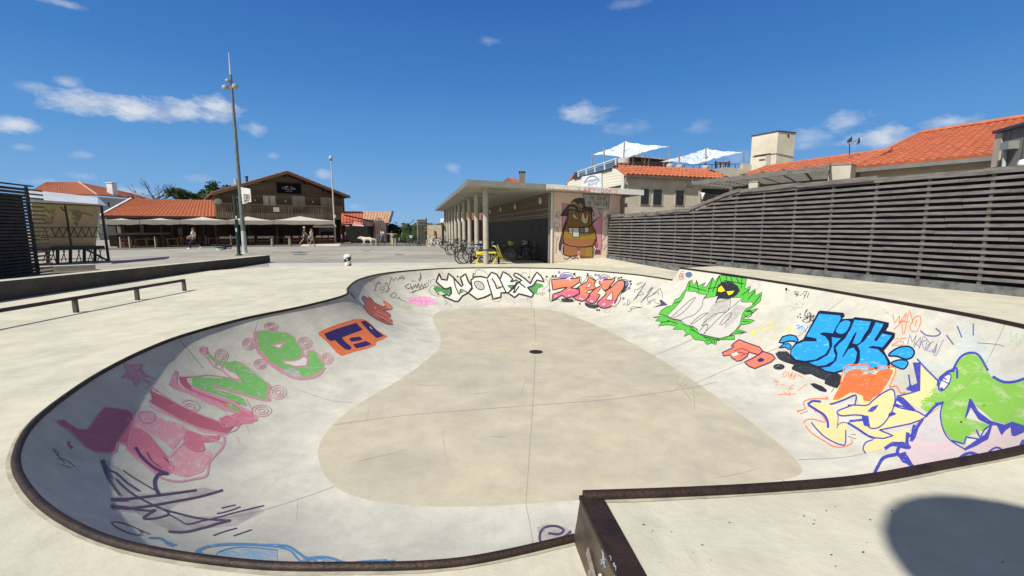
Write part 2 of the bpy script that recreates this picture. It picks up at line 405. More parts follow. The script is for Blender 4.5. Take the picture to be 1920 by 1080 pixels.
# ------------------------------------------------------------------ decks
U = Vector((-.132, 1)).normalized()
cA = Vector(rimA[-1].xy); cB = Vector(rimB[0].xy)
back = cB - U*4.6
M_kerb_line = [(5.0,23.2),(9.4,8.0)]
FL0, FL1 = Vector((4.55,21.2)), Vector((9.4,8.0)); FLD = (FL1-FL0).normalized()
FEND = FL0 + FLD*21.5
far_corner = G(1350, 498.5, SB)
deckA = [Vector(p.xy) for p in rimA] + [cA-U*.02, back, Vector((-16, back.y)), Vector((-16, 8.5)), Vector((-10.75,18.6)), Vector((2.0,20.55)), Vector((4.5,21.5))]
kA = FL0 + FLD*6.55
deckA += [kA, Vector((far_corner.x, far_corner.y))+Vector((.02,.0)), Vector(rimB[-1].xy)]
# deck sheets with an edge going down to the plaza
def slab(loop, z, low, name, m, label):
    mb = MB(); v, f = fill_flat(loop, z); mb.add(v, f); n = len(loop)
    b = len(mb.v); mb.v += [Vector((p[0], p[1], z)) for p in loop] + [Vector((p[0], p[1], low)) for p in loop]
    for i in range(n):
        j = (i+1) % n
        if Vector(loop[i]).y > 18 or name == 'raised_deck': mb.f.append((b+i, b+j, b+n+j, b+n+i)); mb.m.append(0)
    o = mb.make(name, m); tag(o, label, None, None, 'structure'); return o
slab(deckA, 0.0, PZ-.02, 'skate_park_deck', M_deck, 'cream concrete deck around the left and far side of the bowl')
fd = Vector((far_corner.x, far_corner.y))
deckB = [Vector(p.xy) for p in rimB] + [fd]
kB = fd + Vector((0,0))
deckB += [FL0+FLD*6.9+Vector((-.02,-.05)), FEND, Vector((FEND.x, back.y)), back]
mb = MB(); v, f = fill_flat(deckB, SB); mb.add(v, f)
e0, e1 = Vector(rimB[-1]), Vector((fd.x, fd.y, SB)); mb.quad(e0, e1, e1-Vector((0,0,SB+.02)), e0-Vector((0,0,SB+.02)))
o = mb.make('raised_deck', M_deck); tag(o, 'higher concrete deck right of the bowl, along the slatted fence', None, None, 'structure')
for p in o.data.polygons:
    if abs(p.normal.z) > .5 and p.normal.z < 0: p.flip()
# steel plate on the side of the step and its top angle
plate = thing('step_edge_plate', 'rusty steel plate facing the step between the two deck levels, nearest to the viewer', 'steel edge', (cB.x, cB.y, 0))
col0 = [p for p in column(colsB[0], SB) if p.z > -.35]
side = [Vector(p) for p in col0]; a3 = lambda p, z: Vector((p.x, p.y, z))
nrm = Vector((-U.y, U.x, 0))   # to the left
poly = side + [a3(cB-U*4.5, SB), a3(cB-U*4.5, -.1)]
MB().prism([p+nrm*.004 for p in poly], nrm*.012).make('side_plate', M_plate, plate)
tp = MB()
tp.prism([a3(cB, SB+.012)+nrm*.022, a3(cB-U*4.5, SB+.012)+nrm*.022, a3(cB-U*4.5, SB+.012)-nrm*.085, a3(cB, SB+.012)-nrm*.085], (0,0,-.02))
tp.make('top_angle', M_rust, plate)
fr_ = MB(); pA = a3(cB-U*.42, -.0)+nrm*.024
for (a, b, wd) in (((-.13,.20),(-.62,-.02),.05),((-.16,.13),(-.30,-.04),.03),((-.36,.12),(-.48,-.06),.05)):
    fr_.beam(a3(cB+U*a[0], a[1])+nrm*.0185, a3(cB+U*b[0], b[1])+nrm*.0185, wd, .004, up=nrm)
fr_.make('scraped_paint', mat('scraped_grey', (.30,.26,.23), .6, scale=20, col2=(.16,.12,.1)), plate)
# the plaza
mb = MB(); S = 1500
for x0 in (-S,): mb.quad((-S,-60,PZ), (S,-60,PZ), (S,S,PZ), (-S,S,PZ))
hole = None
# ground is one sheet with the park cut out
outer = [Vector((-S,-S)), Vector((S,-S)), Vector((S,S)), Vector((-S,S))]
inner = [Vector((-15.5,-2.2)), Vector((12.0,-2.2)), Vector((12,6)), Vector((7.4,14.6)), Vector((4.4,21.1)), Vector((2.0,20.2)), Vector((-10.7,18.3)), Vector((-15.5,9.3))]
vs = outer+inner; ed = [(0,1),(1,2),(2,3),(3,0)] + [(4+i, 4+(i+1) % 8) for i in range(8)]
r = delaunay_2d_cdt(vs, ed, [], 0, 1e-5)
def inside(p, poly):
    c = False; n = len(poly)
    for i in range(n):
        a, b = poly[i], poly[(i+1) % n]
        if (a.y > p.y) != (b.y > p.y) and p.x < (b.x-a.x)*(p.y-a.y)/(b.y-a.y)+a.x: c = not c
    return c
mb = MB(); fs = [tuple(f) for f in r[2] if not inside(sum((r[0][i] for i in f), Vector((0,0)))/len(f), inner)]
mb.add([Vector((p.x, p.y, PZ)) for p in r[0]], fs)
o = mb.make('ground', M_plaza); tag(o, 'grey paved plaza reaching back to the restaurants', None, None, 'structure')
for p in o.data.polygons:
    if p.normal.z < 0: p.flip()

wd_ = MB(); wd_.add([Vector((1.75,20.3,.003)), Vector((6.5,16.0,.003)), Vector((4.62,21.3,.21)), Vector((4.3,21.35,.21)), Vector((1.9,20.6,.003))], [(0,1,2,3,4)])
o = wd_.make('ramp', M_deck, fix=False); tag(o, 'deck rising gently towards the foot of the mural wall and the fence', None, None, 'structure')
# ------------------------------------------------------------------ paint on the bowl: thin skins lying on the curved concrete
def bvh_of(objs):
    vs, fs = [], []
    for o in objs:
        b = len(vs); off = Vector(o['_w']); vs += [v.co+off for v in o.data.vertices]; fs += [tuple(b+i for i in p.vertices) for p in o.data.polygons]
    return BVHTree.FromPolygons(vs, fs)
BV = bvh_of([wall_o, floor_o])
def on_bowl(x, y, lift):
    r = ray(x, y).normalized(); h, n, i, d = BV.ray_cast(CAM, r)
    if h is None: return None
    if n.dot(r) > 0: n = -n
    return h + n*lift*(1+(d/5)**1.5)
def paint(name, col, cover=1.0, rough=.45, scale=4.0, base=(.5,.475,.40), var=.12, col2=None, thr=.5):
    """paint coat; cover < 1 lets worn concrete show through in scratchy patches"""
    if name in MATS: return MATS[name]
    m = bpy.data.materials.new(name); m.use_nodes = True
    N = m.node_tree.nodes; L = m.node_tree.links; b = N['Principled BSDF']; b.inputs['Roughness'].default_value = rough; b.inputs['Specular IOR Level'].default_value = .3
    tc = N.new('ShaderNodeTexCoord'); nz = N.new('ShaderNodeTexNoise'); nz.inputs['Scale'].default_value = scale; nz.inputs['Detail'].default_value = 6; nz.inputs['Roughness'].default_value = .7
    mp = N.new('ShaderNodeMapping'); mp.inputs['Scale'].default_value = (1, 1, 3.0); L.new(tc.outputs['Object'], mp.inputs[0]); L.new(mp.outputs[0], nz.inputs['Vector'])
    c = N.new('ShaderNodeMix'); c.data_type = 'RGBA'; L.new(nz.outputs['Fac'], c.inputs['Factor'])
    c.inputs[6].default_value = (*[v*(1-var) for v in (col2 or col)], 1); c.inputs[7].default_value = (*[min(1, v*(1+var)) for v in col], 1)
    if cover < 1:
        n2 = N.new('ShaderNodeTexNoise'); n2.inputs['Scale'].default_value = scale*1.7; n2.inputs['Detail'].default_value = 8; n2.inputs['Roughness'].default_value = .75
        L.new(mp.outputs[0], n2.inputs['Vector'])
        r = N.new('ShaderNodeValToRGB'); L.new(n2.outputs['Fac'], r.inputs['Fac']); w0 = .35+.3*cover
        r.color_ramp.elements[0].position = w0-.03; r.color_ramp.elements[1].position = w0+.07
        r.color_ramp.elements[0].color = (0,0,0,1); r.color_ramp.elements[1].color = (1,1,1,1)
        k = N.new('ShaderNodeMath'); k.operation = 'MULTIPLY'; L.new(r.outputs[0], k.inputs[0]); k.inputs[1].default_value = .75
        x = N.new('ShaderNodeMix'); x.data_type = 'RGBA'; L.new(k.outputs[0], x.inputs['Factor']); L.new(c.outputs[2], x.inputs[6]); x.inputs[7].default_value = (*base, 1)
        L.new(x.outputs[2], b.inputs['Base Color'])
    else: L.new(c.outputs[2], b.inputs['Base Color'])
    MATS[name] = m; return m
def haze_paint(name, col, a=.6, scale=3.0):
    """a dusty overspray: paint broken up by fine holes"""
    if name in MATS: return MATS[name]
    m = paint(name, col); N = m.node_tree.nodes; L = m.node_tree.links; b = N['Principled BSDF']
    tc = N.new('ShaderNodeTexCoord'); nz = N.new('ShaderNodeTexNoise'); nz.inputs['Scale'].default_value = scale; nz.inputs['Detail'].default_value = 8; nz.inputs['Roughness'].default_value = .8
    L.new(tc.outputs['Object'], nz.inputs['Vector']); r = N.new('ShaderNodeMapRange'); L.new(nz.outputs['Fac'], r.inputs['Value'])
    r.inputs['From Min'].default_value = .3; r.inputs['From Max'].default_value = .7; r.inputs['To Min'].default_value = max(0, a-.35); r.inputs['To Max'].default_value = min(1, a+.25)
    L.new(r.outputs[0], b.inputs['Alpha']); return m
def cdt_fill(pix, step):
    """triangulate a pixel-space outline with inner points so that the skin can follow the curve"""
    out = []; n = len(pix)
    for i in range(n):
        a, b = Vector(pix[i][:2]), Vector(pix[(i+1) % n][:2]); k = max(1, int((b-a).length/step))
        for j in range(k): out.append(a.lerp(b, j/k))
    xs = [p.x for p in out]; ys = [p.y for p in out]; ins = []
    y = min(ys)+step*.5
    while y < max(ys):
        x = min(xs)+step*.5
        while x < max(xs):
            ins.append(Vector((x+.13*math.sin(y*3.1), y+.13*math.cos(x*2.7)))); x += step*1.3
        y += step*1.3
    r = delaunay_2d_cdt(out+ins, [(i, (i+1) % len(out)) for i in range(len(out))], [], 1, 1e-4)
    return r[0], [tuple(f) for f in r[2]]
class Graf:
    def __init__(s, name, label, frame, proj=None, step=3.6):
        s.name, s.label = name, label; s.fr(frame); s.mb = MB(); s.mats = []; s.proj = proj or on_bowl; s.step = step; s.layer = 0
    def fr(s, f): s.f = f; return s
    def T(s, p): return (s.f[0]+p[0]*s.f[2], s.f[1]+p[1]*s.f[2])
    def mi(s, m):
        if m not in s.mats: s.mats.append(m)
        return s.mats.index(m)
    def lift(s, lay): return .0004+.0002*lay
    def fill(s, pts, m, lay=1, smooth=False, step=None):
        p = arr(pts) if isinstance(pts, str) else pts
        if smooth: p = catmull(p, True, 4)
        V, F = cdt_fill([s.T(q) for q in p], step or s.step)
        idx = {}; vs = []
        for i, v in enumerate(V):
            q = s.proj(v.x, v.y, s.lift(lay))
            if q is not None: idx[i] = len(vs); vs.append(q)
        s.mb.add(vs, [tuple(idx[i] for i in f) for f in F if all(i in idx for i in f)], s.mi(m)); return s
    def line(s, pts, w, m, lay=3, closed=False, smooth=True, taper=False):
        for part in (pts.split(';') if isinstance(pts, str) else [pts]):
            p = arr(part) if isinstance(part, str) else part
            if smooth and len(p) > 2: p = catmull(p, closed, 4)
            q = [Vector(s.T(a)) for a in p]; n = len(q)
            if closed: q.append(q[0].copy())
            d = [q[0]]
            for i in range(len(q)-1):
                k = max(1, int((q[i+1]-q[i]).length/s.step))
                for j in range(1, k+1): d.append(q[i].lerp(q[i+1], j/k))
            hw = w*s.f[2]/2; L_, R_ = [], []
            for i, c in enumerate(d):
                a = d[i-1] if i else (d[-2] if closed else d[0]); b = d[i+1] if i < len(d)-1 else (d[1] if closed else d[-1])
                t = (b-a)
                if t.length < 1e-6: t = Vector((1,0))
                t.normalize(); nn = Vector((-t.y, t.x)); h = hw
                if taper: h = hw*max(.15, min(1, 4*min(i, len(d)-1-i)/len(d)+.1))
                if not closed and i in (0, len(d)-1): c = c + (t if i else -t)*hw*.4
                L_.append(s.proj(*(c+nn*h), s.lift(lay))); R_.append(s.proj(*(c-nn*h), s.lift(lay)))
            vs, fs = [], []
            for i in range(len(d)-1):
                if None in (L_[i], R_[i], L_[i+1], R_[i+1]): continue
                o = len(vs); vs += [L_[i], R_[i], R_[i+1], L_[i+1]]; fs.append((o, o+1, o+2, o+3))
            s.mb.add(vs, fs, s.mi(m))
        return s
    def both(s, pts, m, lm, w, lay=1, smooth=False):
        """fill and outline"""
        s.fill(pts, m, lay, smooth)
        return s.line(arr(pts) if isinstance(pts, str) else pts, w, lm, lay+2, True, smooth)
    def dot(s, pts, r, m, lay=2, ry=None):
        for c in (arr(pts) if isinstance(pts, str) else pts):
            s.fill([(c[0]+r*math.cos(a*.7854), c[1]+(ry or r)*math.sin(a*.7854)) for a in range(8)], m, lay, True)
        return s
    def done(s, parent):
        o = s.mb.make(s.name, s.mats, parent, smooth='all', fix=False)
        for p in o.data.polygons:
            c = p.center + Vector(o['_w'])
            if p.normal.dot(CAM-c) < 0: p.flip()
        if s.label: o['label'] = s.label
        return o
W1=(90,590,.3056);W2=(360,580,.20375);W3=(680,490,.19792);W4=(1020,500,.13542);W5=(1450,570,.17588);W6=(1490,670,.16667);W7=(1640,600,.28718);W8=(80,820,.23146)
Z1=(0,540,.5);Z2=(560,490,.375);Z3=(1200,490,.21302);Z4=(1400,560,.33333);ZN=(560,700,.375);ZB=(1060,910,.15736);PX=(0,0,1)
P_pink = paint('pink_paint', (.53,.16,.21), .8, scale=5); P_pale = paint('faded_pink_paint', (.60,.27,.31), .62, scale=6); P_rose = paint('rose_line_paint', (.54,.25,.30), .85, scale=8)
P_deep = paint('deep_pink_paint', (.42,.11,.15), .9, scale=5, var=.12)
P_green = paint('green_paint', (.17,.42,.11), .74, scale=6, base=(.45,.47,.38)); P_navy = paint('navy_paint', (.035,.022,.10), 1); P_orange = paint('orange_paint', (.62,.15,.045), .84, scale=6)
P_violet = paint('violet_marker', (.075,.045,.10), .93, scale=14); P_blue = paint('blue_chalk', (.07,.21,.42), .85, scale=9); P_black = paint('black_paint', (.025,.025,.028), .97, scale=12)
P_char = paint('charcoal_marker', (.03,.03,.035), .88, scale=14); P_white = paint('white_paint', (.62,.60,.54), .95, scale=2.5); P_fern = paint('fern_paint', (.075,.25,.07), .9)
P_coral = paint('coral_paint', (.74,.20,.09), 1, col2=(.68,.15,.13), scale=1.5, var=.05); P_mauve = paint('mauve_paint', (.50,.12,.17), .97, scale=3); P_purple = paint('purple_paint', (.20,.14,.36), .95)
P_brick = paint('brick_paint', (.42,.085,.045), .95, scale=7); P_rosec = paint('candy_pink_paint', (.75,.34,.52), .9, scale=5)
P_leaf = paint('leaf_green_paint', (.085,.43,.04), .86, scale=9); P_ink = paint('ink_line', (.02,.025,.02), 1); P_yel = paint('yellow_paint', (.85,.62,.01), 1); P_plum = paint('plum_paint', (.13,.03,.07), .95); P_soft = paint('soft_grey_wash', (.36,.35,.33), .45, scale=5)
P_sky = paint('cyan_paint', (.008,.25,.66), .84, col2=(.04,.33,.68), scale=5, base=(.35,.6,.8)); P_out = paint('outline_navy', (.012,.014,.04), 1); P_tan = paint('sand_yellow_paint', (.70,.57,.27), .74, scale=3); P_ultra = paint('ultramarine_paint', (.05,.055,.34), .85, scale=14)
P_lime = paint('lime_paint', (.21,.44,.065), .66, scale=2.0, base=(.47,.50,.30)); P_blush = paint('blush_paint', (.60,.47,.47), .7, scale=2); P_oline = paint('orange_line', (.78,.17,.06), 1)
P_blank = paint('blank_letter_paint', (.53,.50,.455), .9, scale=2.5); P_mist = haze_paint('white_overspray', (.66,.72,.70), .55); P_dust = haze_paint('violet_overspray', (.20,.15,.24), .12, 6); P_ochre = paint('ochre_line', (.68,.55,.12), .7, scale=9); P_joint = paint('joint_line', (.27,.255,.22), 1)
P_bluew = paint('blue_wash', (.22,.36,.50), .55, scale=6)
# --- joints and cracks in the concrete
g = Graf('expansion_joint', 'thin dark saw-cut joints across the bowl', PX)
g.line('993,504 996,577;1001,578 1005,640;1004,668 999,760 992,860 986,945;986,945 994,985 1003,1040', 1.0, P_joint, 0, smooth=False)
g.line('625,797 760,779 999,760 1150,748 1290,728 1345,716', .8, P_joint, 0); g.line('627,912 560,936 480,960 400,975', 1.0, P_joint, 0)
g.line('1497,862 1600,855 1683,826 1733,783 1800,737 1846,686 1885,607', 1.1, P_joint, 0); g.line('1306,718 1380,685 1483,640 1530,600 1583,560', .9, P_joint, 0)
g.line('335,637 352,655 380,690', 1.2, P_joint, 0); g.line('1221,669 1290,640 1330,618', .8, P_joint, 0); g.line('560,731 590,742 625,752 660,755', .7, P_joint, 0); g.line('1467,900 1483,908', 1, P_joint, 0)
g.line('1077,1034 1050,1034 1010,1041', 1.4, P_char, 1)
g.done(bowl)
# --- pink and green lettering on the left
g = Graf('graffiti', 'large pink and green bubble letters painted along the left wall', W1)
g.both('48,650 100,645 130,670 180,700 240,705 270,670 300,620 345,568 420,575 485,585 520,610 528,650 505,720 490,790 470,800 425,785 415,840 370,850 300,845 235,815 180,760 125,705 80,685', P_deep, P_rose, 7, 1)
g.fill('540,600 600,595 660,620 720,650 820,670 850,700 840,740 800,790 765,830 700,770 610,720 560,700 520,720 528,650', P_pale, 1)
g.fill('505,700 560,695 620,735 740,880 790,945 740,985 690,975 640,960 560,890 480,825', P_pink, 2)
g.fill('740,870 790,810 840,800 930,850 990,840 1010,850 985,900 950,965 850,1000 790,985 730,960', P_pale, 2)
g.fill('850,705 950,740 1060,745 1040,775 990,785 950,785 965,830 940,845 880,840 830,800 830,760', P_pink, 3)
g.line('480,825 560,890 640,960 700,1005 800,1025 900,1008 970,990 985,930 1000,890 1070,815 1080,750 1040,735', 13, P_rose, 4); g.line('950,740 1060,790 1070,820', 9, P_rose, 4)
g.line('620,560 700,600 840,660 960,720 1080,725', 11, P_pale, 2); g.line('560,600 640,600 650,650 590,665 560,640', 4, P_rose, 4, True);g.line('820,690 850,760 790,830 750,880', 8, P_rose, 4)
g.fill('625,460 660,480 760,530 860,580 950,620 1060,665 1140,690 1100,730 1040,720 950,700 860,670 760,620 690,580 640,545', P_deep, 3)
g.line('610,470 640,450 760,530 860,580 950,620 1060,660', 8, P_rose, 5); g.line('620,520 640,550 760,620 860,670 960,705 1100,735', 9, P_rose, 5)
g.fill('740,430 760,380 780,338 795,350 790,420 830,450 960,500 1080,550 1178,590 1178,610 1090,590 960,535 850,480 760,450', P_rose, 3)
g.fill('805,385 850,378 850,410 880,440 960,470 1100,520 1178,545 1178,590 1060,545 930,490 840,450 810,420', P_deep, 2)
# coils
g.line('1060,640 1100,620 1140,640 1130,680 1080,690 1055,665;1080,650 1110,645 1120,670 1090,675;1090,690 1140,650 1170,640 1178,670 1150,710 1100,725', 5, P_rose, 6)
g.line('815,545 850,525 900,535 930,570 900,595;830,560 860,545 895,560 890,585 850,575 830,560;845,565 870,560 880,570', 4, P_rose, 6)
g.line('780,345 800,380 880,380 1000,372 1178,400', 7, P_rose, 5)
# star
g.both('465,300 510,310 580,305 570,345 610,385 560,395 545,440 520,395 450,385 490,350', P_pale, P_rose, 6, 1); g.line('450,385 570,345;510,310 560,395;580,305 520,395;545,440 490,350;565,330 600,370 660,400;560,395 650,420;600,400 640,450 660,470', 4, P_rose, 4, smooth=False)
g.fill('120,775 140,780 135,800 160,810 140,830 118,800', P_deep, 1)
g.line('1150,750 1175,760;1160,765 1178,790', 3, P_rose, 2)
g.fr(W2)
g.fill('0,615 60,620 180,630 330,635 400,660 455,672 400,590 330,555 290,520 210,500 150,440 150,390 170,420 250,470 330,485 400,475 450,500 520,545 600,610 690,680 720,720 700,770 720,835 650,830 520,800 400,770 260,730 180,715 250,745 380,780 470,820 500,870 495,895 420,860 300,810 180,770 60,730 0,715', P_green, 3)
g.line('70,360 110,345 150,400 170,440 210,495 290,520 330,560 400,590 455,672 400,655 330,630', 9, P_rose, 5); g.line('70,360 80,400 130,440 190,520 270,560 330,610 420,660', 12, P_rose, 5)
g.fill('75,355 140,345 135,420 100,400', P_rose, 4)
g.line('390,475 450,495 520,540 600,600 690,680', 5, P_rose, 5); g.line('690,680 720,720 690,780 720,835', 22, P_rose, 4); g.line('180,715 260,725 400,765 520,800 650,835 720,840', 18, P_rose, 4)
g.line('0,720 120,770 260,820 390,870 440,900 530,950', 30, P_rose, 4); g.line('0,755 100,800 250,860 400,925 560,960', 22, P_pink, 3); g.line('500,830 520,870 560,940', 8, P_rose, 5)
g.fill('300,870 360,875 430,920 460,950 420,950 350,910', P_green, 6); g.fill('250,1000 330,985 420,950 560,950 610,1000 600,1030 480,1055 400,1080 300,1075 255,1030', P_pink, 3)
for cx, cy, rx, ry in ((268,425,62,58),(725,160,62,38),(520,320,58,52),(628,505,56,44),(1040,310,62,54),(1245,455,52,50),(790,765,78,62),(640,935,92,52),(510,1025,62,26)):
    for k in (1, .66, .33): g.line([(cx+rx*k*math.cos(a*.524), cy+ry*k*math.sin(a*.524)) for a in range(12)], 6, P_rose, 5, True)
g.fill('560,205 620,195 740,190 880,215 940,250 970,310 1010,350 1030,400 1040,440 1060,380 1110,370 1180,420 1215,480 1220,545 1180,600 1110,640 1000,655 900,630 830,590 740,530 680,470 620,400 580,360 570,280', P_rose, 3)
g.fill('600,215 660,195 740,205 880,220 935,255 960,310 1000,360 1015,410 990,450 900,475 820,470 880,510 960,540 1040,530 1080,480 1065,430 1075,385 1120,390 1180,430 1210,500 1200,560 1110,610 1030,630 960,600 880,570 800,530 720,480 650,400 620,380 600,300', P_green, 4)
g.fill('730,325 800,310 880,290 850,320 800,368', P_rose, 5); g.fill('755,335 800,325 830,325 800,355', P_white, 6)
g.fill('830,480 920,478 990,460 1030,440 1060,460 1050,515 1000,520 930,525 860,505', P_white, 5); g.line('830,475 920,478 990,460 1035,435 1065,470 1050,520 990,528 920,520 840,485', 8, P_rose, 6, True)
g.fill('840,560 930,540 990,580 1010,625 920,620 850,590', P_soft, 5); g.fill('1160,420 1210,440 1195,475 1160,450', P_pale, 5)
g.line('600,205 580,270 590,370 680,480 780,560 860,600 960,640 1080,640 1180,600 1225,540', 10, P_rose, 5)
g.line('210,480 215,520;280,495 270,540;400,520 380,560;480,560 560,590;200,670 210,710;100,690 130,740;640,790 600,770;230,760 330,800', 12, P_soft, 5)
g.done(bowl)
g = Graf('graffiti', 'dark violet scribbled tag below the pink letters', W8)
g.fr(W8).line('495,190 530,260 590,290 680,370 780,435;500,210 520,300 560,380 620,470;590,340 660,410 740,470 850,530 960,580 1100,620 1250,655 1400,670 1520,675', 15, P_violet, 6)
g.line('485,190 500,230 540,330', 34, P_violet, 6); g.line('560,505 700,498 900,475 1100,450 1240,430;555,565 700,575 900,550 1100,515 1280,480 1455,430', 17, P_violet, 6); g.line('560,505 680,505;560,560 690,575', 26, P_violet, 7)
g.line('650,270 720,320 820,380 940,450 950,465', 10, P_violet, 6); g.line('750,85 790,150 850,210 920,260 1010,295', 22, P_violet, 8); g.line('1000,295 940,300 905,350 910,410 935,460', 26, P_violet, 8)
g.line('700,575 850,595 910,590 850,625 810,660 900,658 980,640 1020,620 980,590', 13, P_violet, 6); g.line('1010,620 1100,670 1170,705 1280,680 1400,655 1600,600 1790,555', 10, P_violet, 6); g.line('1020,765 1150,768 1300,735 1420,700 1515,675', 19, P_violet, 6)
g.line('1450,575 1510,560 1560,550;1410,620 1500,600 1600,565;1380,797 1470,765 1570,738;1545,800 1620,775 1690,750', 9, P_violet, 6); g.line('555,690 620,690 740,730 800,775 770,792 680,770 590,725 555,690;770,745 860,785', 8, P_violet, 6)
g.line('840,120 880,190 960,250;980,165 1020,205', 6, P_violet, 8)
g.fill('480,180 560,200 640,270 780,440 640,480 560,420 490,280', P_dust, 2); g.fill('560,480 900,450 1300,410 1480,440 1100,540 1000,600 700,610 560,590', P_dust, 2); g.fill('700,580 900,600 1100,640 1500,640 1750,560 1800,600 1560,720 1300,740 1100,790 900,700', P_dust, 2)
g.line('80,90 130,130 110,150;120,170 200,190 260,240;90,110 180,210;150,220 230,250', 5, P_char, 1)
g.done(bowl)
g = Graf('graffiti', 'pale blue chalky swirl along the near rim', W8)
g.line('1250,920 1340,885 1500,868 1700,870 1901,885', 22, P_blue, 4); g.line('1250,920 1300,965 1400,990', 40, P_blue, 4); g.line('1400,980 1420,935 1500,905 1640,890 1901,915', 9, P_blue, 4); g.line('1080,945 1200,960 1330,990', 12, P_blue, 4)
g.fill('1400,985 1420,940 1520,905 1700,900 1901,925 1901,1020 1640,1015', P_bluew, 2); g.line('860,815 960,820 1000,860 1050,885;960,830 1075,875', 14, P_blue, 4)
g.fr(ZN).line('-160,860 -60,865 0,900 40,925 100,920 160,925 240,950 330,955 480,940', 14, P_blue, 4); g.line('0,945 60,930 120,955 200,955 330,940 440,935;-100,870 -40,890 10,940 90,950;30,940 110,925 180,950', 9, P_blue, 5); g.line('90,960 140,930 190,960;120,960 160,940', 6, P_bluew, 6)
g.done(bowl)
g = Graf('graffiti', 'small violet heart-shaped squiggle by the near step', ZN)
g.line('1250,800 1300,805 1325,785 1290,765 1240,768 1212,790 1205,830 1225,846 1290,835 1340,810 1360,790', 12, P_violet, 3); g.line('1290,825 1340,838 1400,830', 9, P_violet, 3); g.fill('1190,770 1240,750 1340,770 1370,800 1400,840 1300,850 1210,860', P_dust, 1)
g.done(bowl)
g = Graf('graffiti', 'orange framed letters TEI filled with dark purple', W2)
g.fill('1160,215 1215,185 1330,140 1500,90 1575,90 1620,110 1700,190 1800,250 1760,275 1695,300 1690,330 1620,360 1500,390 1440,410 1375,430 1330,400 1250,310 1170,240', P_orange, 2)
g.fill('1215,225 1330,180 1510,125 1570,190 1500,215 1380,260 1400,290 1470,350 1455,375 1410,370 1350,320 1315,285 1275,295 1240,270', P_navy, 3)
g.fill('1550,115 1595,105 1650,145 1700,195 1765,245 1700,268 1640,215 1580,150', P_navy, 3); g.fill('1445,275 1470,260 1545,252 1570,280 1530,292 1465,300', P_navy, 3); g.fill('1480,325 1600,292 1655,320 1590,345 1510,360', P_navy, 3)
g.line('1635,162 1655,185', 6, P_white, 5)
g.done(bowl)
g = Graf('graffiti', 'brown-orange hand-like letter with a hooked thumb at the far left corner', (640,500,.1111))
g.both('345,520 375,490 430,530 470,545 440,500 500,540 560,610 640,650 720,680 740,650 700,580 760,600 830,650 865,700 820,730 740,735 700,740 780,770 820,800 835,855 780,850 700,810 620,780 700,830 820,880 870,925 830,930 740,905 620,850 740,920 840,950 875,980 800,980 700,945 560,870 450,790 380,700 360,650 400,660 380,600 340,550', P_brick, P_ink, 7, 2)
g.fill('705,585 760,605 830,650 862,700 820,725 760,700', P_coral, 4); g.line('560,800 700,870 860,960;600,760 740,830 850,900', 18, P_coral, 4); g.line('560,690 580,705', 14, P_white, 5); g.line('340,540 400,590;345,520 410,560;365,500 430,560;370,650 440,700', 14, P_purple, 4)
g.line('140,430 190,490 250,560', 22, P_ink, 2, taper=True); g.done(bowl)
g = Graf('graffiti', 'spindly black marker letters strung along the far left wall', W3)
g.line('155,190 130,215 115,270 105,278 130,275;140,215 160,205 175,215;175,240 160,262 185,275 205,262 195,240 215,235;215,215 230,222 245,235 240,262 215,285 245,280 255,255;210,212 225,200 250,222 262,180 275,150 290,185 315,150 335,180 355,140 390,145 345,165 400,155 380,180', 3.5, P_char, 2, smooth=False)
g.line('270,320 285,300 310,305 318,325 300,345 275,340 268,322;325,360 345,340 355,360 410,385', 3.5, P_char, 2); g.line('180,290 240,290;250,310 270,335', 2.5, P_char, 2)
g.line('440,210 400,238 430,262 455,250;450,215 470,275 480,225 490,255 500,215 515,260 525,205 540,265 560,215 570,255 590,210 600,250 625,225 600,205;455,295 480,290 540,270 600,245;475,300 500,275;545,110 548,180;530,160 538,190;550,175 552,140', 6, P_char, 2, smooth=False)
g.dot('465,188 480,187 495,188 622,183 620,200', 4, P_char); g.done(bowl)
g = Graf('graffiti', 'small candy pink bubble letters', W3)
g.both('428,350 460,340 500,345 540,335 590,335 640,345 645,365 690,380 710,390 680,405 640,405 600,420 550,425 510,415 480,400 440,385', P_rosec, P_rosec, 6, 1); g.line('450,375 500,372 560,385 640,380;500,345 490,370;540,340 545,375;590,340 600,375;560,390 550,415;610,385 600,412', 3, P_mauve, 3)
g.line('380,430 420,400 460,410 430,440 480,430;400,440 440,420', 3, P_ochre, 1); g.done(bowl)
g = Graf('graffiti', 'white letters NOMI with thick black outline and green shading on the far wall', W3)
g.fill('668,262 680,238 710,230 740,250 800,255 820,200 850,230 830,310 790,315 740,285 700,295', P_fern, 1); g.fill('1480,210 1560,190 1620,200 1700,215 1715,240 1660,260 1650,310 1620,310 1540,250', P_fern, 1)
g.both('695,195 725,115 745,170 800,180 812,115 860,155 935,240 950,225 925,155 975,120 1000,190 1030,230 1040,260 1000,300 945,330 905,382 870,380 790,345 755,325 800,318 815,330 840,305 835,245 800,262 770,260 745,240', P_white, P_black, 15, 2)
g.both('1025,180 1060,150 1120,145 1180,160 1220,105 1270,125 1300,175 1330,100 1385,130 1420,170 1400,200 1455,180 1475,195 1450,235 1380,300 1310,300 1310,340 1235,360 1220,310 1160,340 1085,362 1040,330 1000,300 1035,250', P_white, P_black, 15, 3)
g.both('1430,130 1440,115 1470,120 1530,160 1590,215 1610,165 1650,105 1690,140 1720,195 1650,180 1620,225 1610,235 1560,250 1620,310 1600,342 1540,325 1480,310 1440,345 1380,305 1430,240 1480,200 1510,180 1450,150', P_white, P_black, 15, 4)
g.fill('1060,200 1100,190 1140,215 1150,260 1110,270 1070,240', P_soft, 5); g.line('1060,200 1100,190 1140,215 1150,260 1110,270 1070,240', 8, P_black, 6, True)
